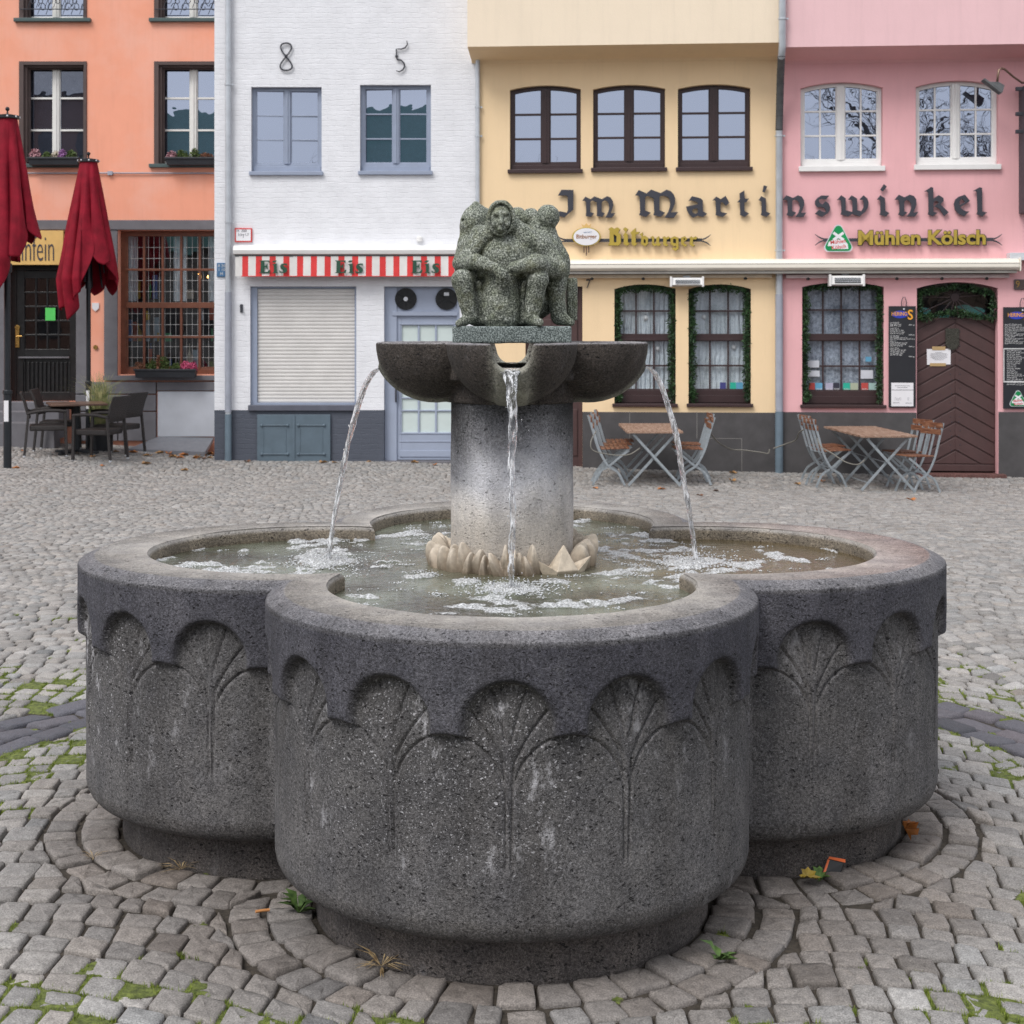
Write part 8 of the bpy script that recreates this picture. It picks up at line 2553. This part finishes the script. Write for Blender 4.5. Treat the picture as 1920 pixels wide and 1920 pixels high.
# --- closed parasols
t = NT('burgundy_canvas')
t.color(t.mix(1.0, (0.225, 0.007, 0.020), t.ramp(t.noise(6, 4), [(0.3, 0.75), (0.7, 1.25)]), 'MULTIPLY')); t.rough(0.75); t.b.inputs['Specular IOR Level'].default_value = 0.2
t.bump(t.noise(30, 4), 0.3, 0.01); M['canvas'] = t.m
def parasol(label, x, y, ztop, zhem, rh, pole_r, seed, lens):
    zg = float(gz(x, y))
    r = thing('parasol', label, 'parasol', (x, y, zg), 'closed burgundy parasols')
    b = MB(); b.tube([(x, y, zg), (x, y, zg + 1.0)], pole_r * 1.25, 14); b.build('lower_pole', M['blackm'], r, auto=40)
    b = MB(); b.tube([(x, y, zg + 1.0), (x, y, ztop - 0.15)], pole_r, 14); b.build('pole', M['blackm'], r, auto=40)
    b = MB(); b.lathe([(pole_r * 1.3, 0), (pole_r * 1.5, 0.01), (pole_r * 1.5, 0.05), (pole_r * 1.3, 0.06)], (x, y, zg + 0.98), 14); b.build('collar', M['blackm'], r); b = MB(); b.lathe([(pole_r * 1.3, 0), (pole_r * 1.45, 0.01), (pole_r * 1.45, 0.10), (pole_r * 1.3, 0.12)], (x, y, zhem + 0.35), 14); b.build('collar', M['blackm'], r)
    b = MB(); b.box(x - pole_r * 0.7, x + pole_r * 0.7, y - pole_r * 1.25 - 0.006, y - pole_r, zg + 0.62, zg + 0.90); b.build('pole_sticker', M['paper'], r)
    b = MB(); b.lathe([(0.14, -0.045), (0.155, -0.04), (0.155, 0.0), (0.05, 0.02)], (x, y, ztop - 0.10), 20); b.ball((x, y, ztop - 0.01), 0.03, 8, 6); b.tube([(x, y, ztop - 0.10), (x, y, ztop)], 0.012, 6); b.build('cap', M['blackm'], r)
    for k in range(8): b = MB(); a = k * PI / 4 + 0.3; b.ball((x + 0.155 * math.cos(a), y + 0.155 * math.sin(a), ztop - 0.12), 0.014, 6, 5); b.build('rivet', M['silver'], r)
    # canopy: eight folded gores hanging from the cap, each ending in its own dropped point
    n, m = 192, 60
    V = []
    g = random.Random(seed)
    ph = [g.uniform(-0.5, 0.5) for _ in range(8)]; drop = [g.choice([-0.75, -0.5, 0.1, 0.25, -0.3]) for _ in range(8)]
    for j in range(m):
        f = j / (m - 1)
        for i in range(n):
            a = 2 * PI * i / n
            k = int(a / (2 * PI) * 8) % 8; la = (a / (2 * PI) * 8) % 1.0
            fold = math.cos(2 * PI * la)                       # ribs at gore edges
            hem = 0.55 * abs(2 * la - 1)
            dk = drop[k] * math.sin(PI * la) + (drop[(k + 1) % 8] * 0.0)
            kk = a / (2 * PI) * 8 - 0.5; k0 = int(math.floor(kk)) % 8; w_ = kk - math.floor(kk); w_ = w_ * w_ * (3 - 2 * w_)
            L_ = lens[k0] * (1 - w_) + lens[(k0 + 1) % 8] * w_ + 0.13 * (abs(2 * la - 1) - 0.5)
            z = ztop - 0.11 - (ztop - 0.11 - zhem) * f * L_
            fl_ = f * L_
            R0 = 0.115 + (rh - 0.115) * min(1.0, fl_ / 0.78) ** 0.9 * (1 - 0.30 * max(0, fl_ - 0.78) / 0.3)
            fr = 0.17 * fold * min(1, f * 2.2) + 0.14 * math.sin(a * 3 + seed) * f + 0.085 * math.sin(a * 11 + f * 4 + seed) * f ** 0.7 + 0.05 * math.sin(a * 19 - f * 5) * f
            R = R0 * (1 + fr)
            aa = a + 0.22 * f * math.sin(2 * PI * la + ph[k])
            V.append((x + R * math.cos(aa), y + R * math.sin(aa), z))
    F = [(j * n + i, j * n + (i + 1) % n, (j + 1) * n + (i + 1) % n, (j + 1) * n + i) for j in range(m - 1) for i in range(n)]
    o = put('canopy', np_mesh('canopy', V, F), M['canvas'], r)
    so = o.modifiers.new('cloth', 'SOLIDIFY'); so.thickness = 0.006
    H_ = ztop - 0.11 - zhem
    for k in range(8):
        a = 2 * PI * k / 8 + 0.05
        ze = ztop - 0.11 - H_ * (lens[k] * 0.5 + lens[(k - 1) % 8] * 0.5) - 0.03
        b = MB(); b.bar((x + rh * 0.45 * math.cos(a), y + rh * 0.45 * math.sin(a), ze + 0.45), (x + rh * 0.62 * math.cos(a), y + rh * 0.62 * math.sin(a), ze), 0.026, 0.014); b.build('rib', M['blackm'], r)
    return r
parasol('tall closed burgundy parasol at the left edge, cut by the frame', wp(14, 20.3), 20.3, CAMH + (HY - 203) / FPX * 20.3, CAMH + (HY - 560) / FPX * 20.3, 0.36, 0.042, 2, [0.60, 0.66, 0.8, 0.95, 1.02, 0.98, 0.80, 0.62])
parasol('shorter closed burgundy parasol behind the rattan chairs', wp(166, 23.0), 23.0, CAMH + (HY - 287) / FPX * 23.0, CAMH + (HY - 585) / FPX * 23.0, 0.38, 0.034, 5, [0.80, 0.85, 0.8, 0.85, 1.0, 0.98, 0.60, 0.66])

# --- fallen leaves
def leafmesh(seed, s=0.05, curl=0.5):
    g = random.Random(seed)
    n = 9; vs = [(0, 0, 0.004)]; 
    for k in range(n * 2):
        a = 2 * PI * k / (n * 2); r = s * (1.0 if k % 2 == 0 else 0.62) * (1 + 0.25 * math.cos(a)) * g.uniform(0.85, 1.1)
        vs.append((r * math.cos(a), r * 0.72 * math.sin(a), 0.004 + curl * s * (abs(math.sin(a)) ** 1.5) * g.uniform(0.5, 1.0)))
    b = MB(); b.add(vs, [(0, i + 1, (i + 1) % (2 * n) + 1) for i in range(2 * n)])
    return b
M['leaf_a'] = mat('orange_leaf', (0.42, 0.15, 0.035), 0.6, var=0.3, vs=30); M['leaf_b'] = mat('tan_leaf', (0.36, 0.20, 0.08), 0.65, var=0.3, vs=30); M['leaf_c'] = mat('brown_leaf', (0.13, 0.055, 0.025), 0.7, var=0.3, vs=30)
g = random.Random(21)
spots = []
for i in range(44):
    if i < 22: px = g.uniform(245, 402); Y = g.uniform(22.6, 23.7)
    elif i < 30: px = g.uniform(403, 900); Y = g.uniform(22.35, 22.72)
    elif i < 40: px = g.uniform(1095, 1900); Y = g.uniform(19.8, 22.4)
    else: px = g.uniform(30, 240); Y = g.uniform(20.0, 23.0)
    spots.append((wp(px, Y), Y))
spots += [(wp(1312, 19.0), 19.0), (wp(1708, 18.6), 18.6), (wp(30, 20.2), 20.2), (wp(275, 21.7), 21.7), (wp(345, 21.3), 21.3)]
protos = {}
labs = {'a': 'dry orange leaf fallen on the cobbles before the houses', 'b': 'dry tan leaf fallen on the cobbles before the houses', 'c': 'dark brown leaf fallen on the cobbles before the houses'}
for i, (x, y) in enumerate(spots):
    k = 'aabbc'[i % 5]
    if k not in protos:
        o = leafmesh(ord(k), 0.075).thing('fallen_leaf', labs[k], 'leaf', M['leaf_' + k], 'fallen leaves before the houses'); protos[k] = o
    else:
        o = protos[k].copy(); COL.objects.link(o)
    s = g.uniform(0.6, 1.2)
    o.location = (x, y, float(gz(x, y)) + 0.006); o.rotation_euler = (0, 0, g.uniform(0, 6.28)); o.scale = (s, s, s)

# --- close things at the foot of the fountain
def gxy(px, py): Y = CAMH * FPX / (py - HY); return wp(px, Y), Y
x, y = gxy(1688, 1585)
b_ = leafmesh(5, 0.034, 1.5); b_.xform(Matrix.Rotation(1.1, 4, 'Y')); b_.xform(Matrix.Translation((x + 0.01, y, 0.05))); b_.thing('curled_leaf', 'curled orange leaf leaning against the right base of the fountain', 'leaf', M['leaf_a'], smooth=False)
x, y = gxy(1513, 1655)
b_ = leafmesh(8, 0.036, 0.6); b_.xform(Matrix.Rotation(0.35, 4, 'X')); b_.xform(Matrix.Translation((x, y, 0.012))); b_.thing('yellow_leaf', 'yellow ochre leaf lying beside the small green weed at the fountain foot', 'leaf', mat('ochre_leaf', (0.30, 0.20, 0.012), 0.5, var=0.3, vs=25))
def weed(label, px, py, s, n, seed, col='weed'):
    if 'weed' not in M:
        M['weed'] = leafmat('weed_leaf', (0.040, 0.085, 0.018), (0.11, 0.19, 0.045), 60); M['straw'] = leafmat('dry_straw', (0.20, 0.13, 0.06), (0.48, 0.36, 0.20), 60)
    x, y = gxy(px, py); g = np.random.default_rng(seed); V = []
    for i in range(n):
        a = g.uniform(0, 2 * PI); l = s * g.uniform(0.5, 1.1); w = l * (0.20 if col == 'weed' else 0.03); h = l * g.uniform(0.35, 1.0) if col == 'weed' else l * g.uniform(0.05, 0.45)
        d = np.array([math.cos(a), math.sin(a), 0]); e = np.array([-d[1], d[0], 0]); p = np.array([x, y, 0.0])
        V += [p, p + d * l * 0.45 + e * w + [0, 0, h * 0.8], p + d * l + [0, 0, h * 0.85], p + d * l * 0.45 - e * w + [0, 0, h * 0.8]]
    V = np.array(V); me = np_mesh('weed', V, np.arange(len(V)).reshape(-1, 4), smooth=False)
    single('weed' if col == 'weed' else 'dry_grass', label, 'weed' if col == 'weed' else 'dry grass', me, M[col])
weed('small bright green weed at the foot of the fountain beside the yellow leaf', 1537, 1652, 0.045, 14, 3)
weed('green dandelion leaves growing under the left of the front lobe', 560, 1712, 0.058, 14, 4)
weed('single green weed between cobbles right of the front base', 1350, 1800, 0.05, 10, 5)
weed('tuft of dry straw at the front left of the round base', 715, 1812, 0.10, 26, 6, 'straw')
weed('tuft of dry straw under the left lobe', 340, 1630, 0.07, 20, 7, 'straw')
weed('small tuft of dry straw in the joint at the left of the fountain', 175, 1608, 0.05, 14, 8, 'straw')
# crumpled snack wrapper
x, y = gxy(1562, 1640)
wr = thing('wrapper', 'crumpled black and orange wrapper wedged against the fountain base', 'litter', (x, y, 0))
b_ = MB(); b_.add([(x - 0.028, y, 0.002), (x + 0.02, y - 0.004, 0.002), (x + 0.034, y + 0.004, 0.034), (x - 0.012, y + 0.012, 0.042), (x - 0.024, y + 0.02, 0.0), (x + 0.028, y + 0.02, 0.002), (x + 0.034, y + 0.016, 0.032), (x - 0.010, y + 0.02, 0.040)], [(0, 1, 2, 3), (4, 7, 6, 5), (0, 4, 5, 1), (1, 5, 6, 2), (3, 2, 6, 7), (0, 3, 7, 4)]); b_.build('foil', M['black'], wr, bevel=0.002)
b_ = MB(); b_.add([(x - 0.012, y + 0.009, 0.043), (x + 0.036, y + 0.001, 0.0345), (x + 0.038, y + 0.010, 0.041), (x - 0.008, y + 0.014, 0.048)], [(0, 1, 2, 3)]); b_.add([(x - 0.031, y - 0.002, 0.002), (x - 0.024, y - 0.003, 0.002), (x - 0.008, y + 0.008, 0.040), (x - 0.014, y + 0.008, 0.042)], [(0, 1, 2, 3)]); b_.build('orange_edge', mat('wrapper_orange', (0.75, 0.16, 0.05), 0.35), wr)
x, y = gxy(492, 1712)
b_ = MB(); b_.tube([(x - 0.018, y - 0.006, 0.006), (x + 0.002, y + 0.001, 0.007)], 0.004, 8); b_.tube([(x + 0.002, y + 0.001, 0.007), (x + 0.018, y + 0.007, 0.006)], 0.0041, 8)
b_.thing('cigarette_butt', 'orange tipped cigarette butt in the gap below the left lobe', 'litter', mat('butt_orange', (0.55, 0.24, 0.08), 0.7))

# ============================================================ the far side of the square (seen only in the panes)
def bare_tree(label, x, y, h, seed):
    r = thing('bare_tree', label, 'tree', (x, y, 0), 'bare trees on the far side of the square')
    g = random.Random(seed)
    tr = MB(); br = MB(); tw = MB()
    def grow(p, d, l, rad, lev):
        n = 4; pts = [p]; q = p.copy(); dd = d.copy()
        for i in range(n):
            dd = (dd + Vector((g.uniform(-1, 1), g.uniform(-1, 1), g.uniform(-0.5, 0.9))) * 0.16).normalized(); q = q + dd * l / n; pts.append(q.copy())
        rr = [rad * (1 - 0.5 * i / n) for i in range(n + 1)]
        (tr if lev == 0 else br if lev < 3 else tw).tube(pts, rr, 8 if lev == 0 else 5 if lev < 3 else 3, cap=False)
        if lev >= 6: return
        for k in range(4 if lev < 4 else 3):
            a = g.uniform(0, 2 * PI); t_ = g.uniform(0.35, 1.0) if k else 1.0
            i = min(n, int(t_ * n)); side = dd.orthogonal().normalized(); side.rotate(Matrix.Rotation(a, 3, dd))
            grow(pts[i], (dd * g.uniform(0.5, 1.0) + side * g.uniform(0.5, 0.95)).normalized(), l * g.uniform(0.58, 0.80), rad * 0.55, lev + 1)
    grow(Vector((x, y, 0)), Vector((0, 0, 1)), h * 0.32, h * 0.017, 0)
    m_ = mat('tree_bark', (0.060, 0.050, 0.042), 0.9) if 'bark' not in M else M['bark']; M['bark'] = m_
    tr.build('trunk', m_, r); br.build('branches', m_, r); tw.build('crown', m_, r)
bare_tree('tall bare tree behind the viewer, mirrored in both white windows of the pink house', 9.6, -10.0, 14.5, 4)
bare_tree('bare tree behind the viewer, mirrored in the right white window only', 13.4, -12.0, 13.0, 8)
bare_tree('small bare tree behind the viewer, mirrored low in the first cream house window', -4.6, -14.0, 9.5, 12)
FB = Fac(0, -24.0, 0)
def far_house(label, x0, x1, h, rh, wc, rcol, seed):
    r = thing('far_house', label, 'house', ((x0 + x1) / 2, -24.0, 0), 'houses across the square behind the viewer')
    b = MB(); b.box(x0, x1, -32, -24, -0.5, h); b.build('wall', mat('far_wall_%d' % seed, wc, 0.9), r)
    b = MB(); b.add([(x0, -23.6, h), (x1, -23.6, h), (x1, -32.4, h), (x0, -32.4, h), (x0, -28, h + rh), (x1, -28, h + rh)], [(0, 1, 5, 4), (2, 3, 4, 5), (0, 4, 3), (1, 2, 5), (0, 3, 2, 1)]); b.build('roof', mat('far_roof_%d' % seed, rcol, 0.6), r)
    for k in range(int((x1 - x0) / 1.8)):
        for z in np.arange(1.0, h - 1.2, 2.8):
            b = MB(); u = x0 + 0.7 + k * 1.8; b.box(u, u + 0.9, -24.0, -23.95, z, z + 1.4); b.build('window', M['glass_low'] if False else M['interior'], r)
far_house('long dark brick house across the square', -34, -19.2, 12.5, 3.0, (0.16, 0.09, 0.07), (0.06, 0.06, 0.07), 1)
far_house('green copper-roofed hall across the square', -19, -8.2, 5.0, 7.2, (0.20, 0.19, 0.18), (0.10, 0.22, 0.21), 2)
far_house('low plastered house beside the copper-roofed hall', -8, -1.0, 4.5, 1.5, (0.50, 0.48, 0.45), (0.10, 0.07, 0.06), 5)
far_house('low grey house across the square', -0.8, 9, 5.0, 1.5, (0.46, 0.46, 0.50), (0.09, 0.09, 0.10), 3)
far_house('brown house across the square', 9.2, 24, 6.0, 2.0, (0.17, 0.12, 0.09), (0.07, 0.05, 0.05), 4)
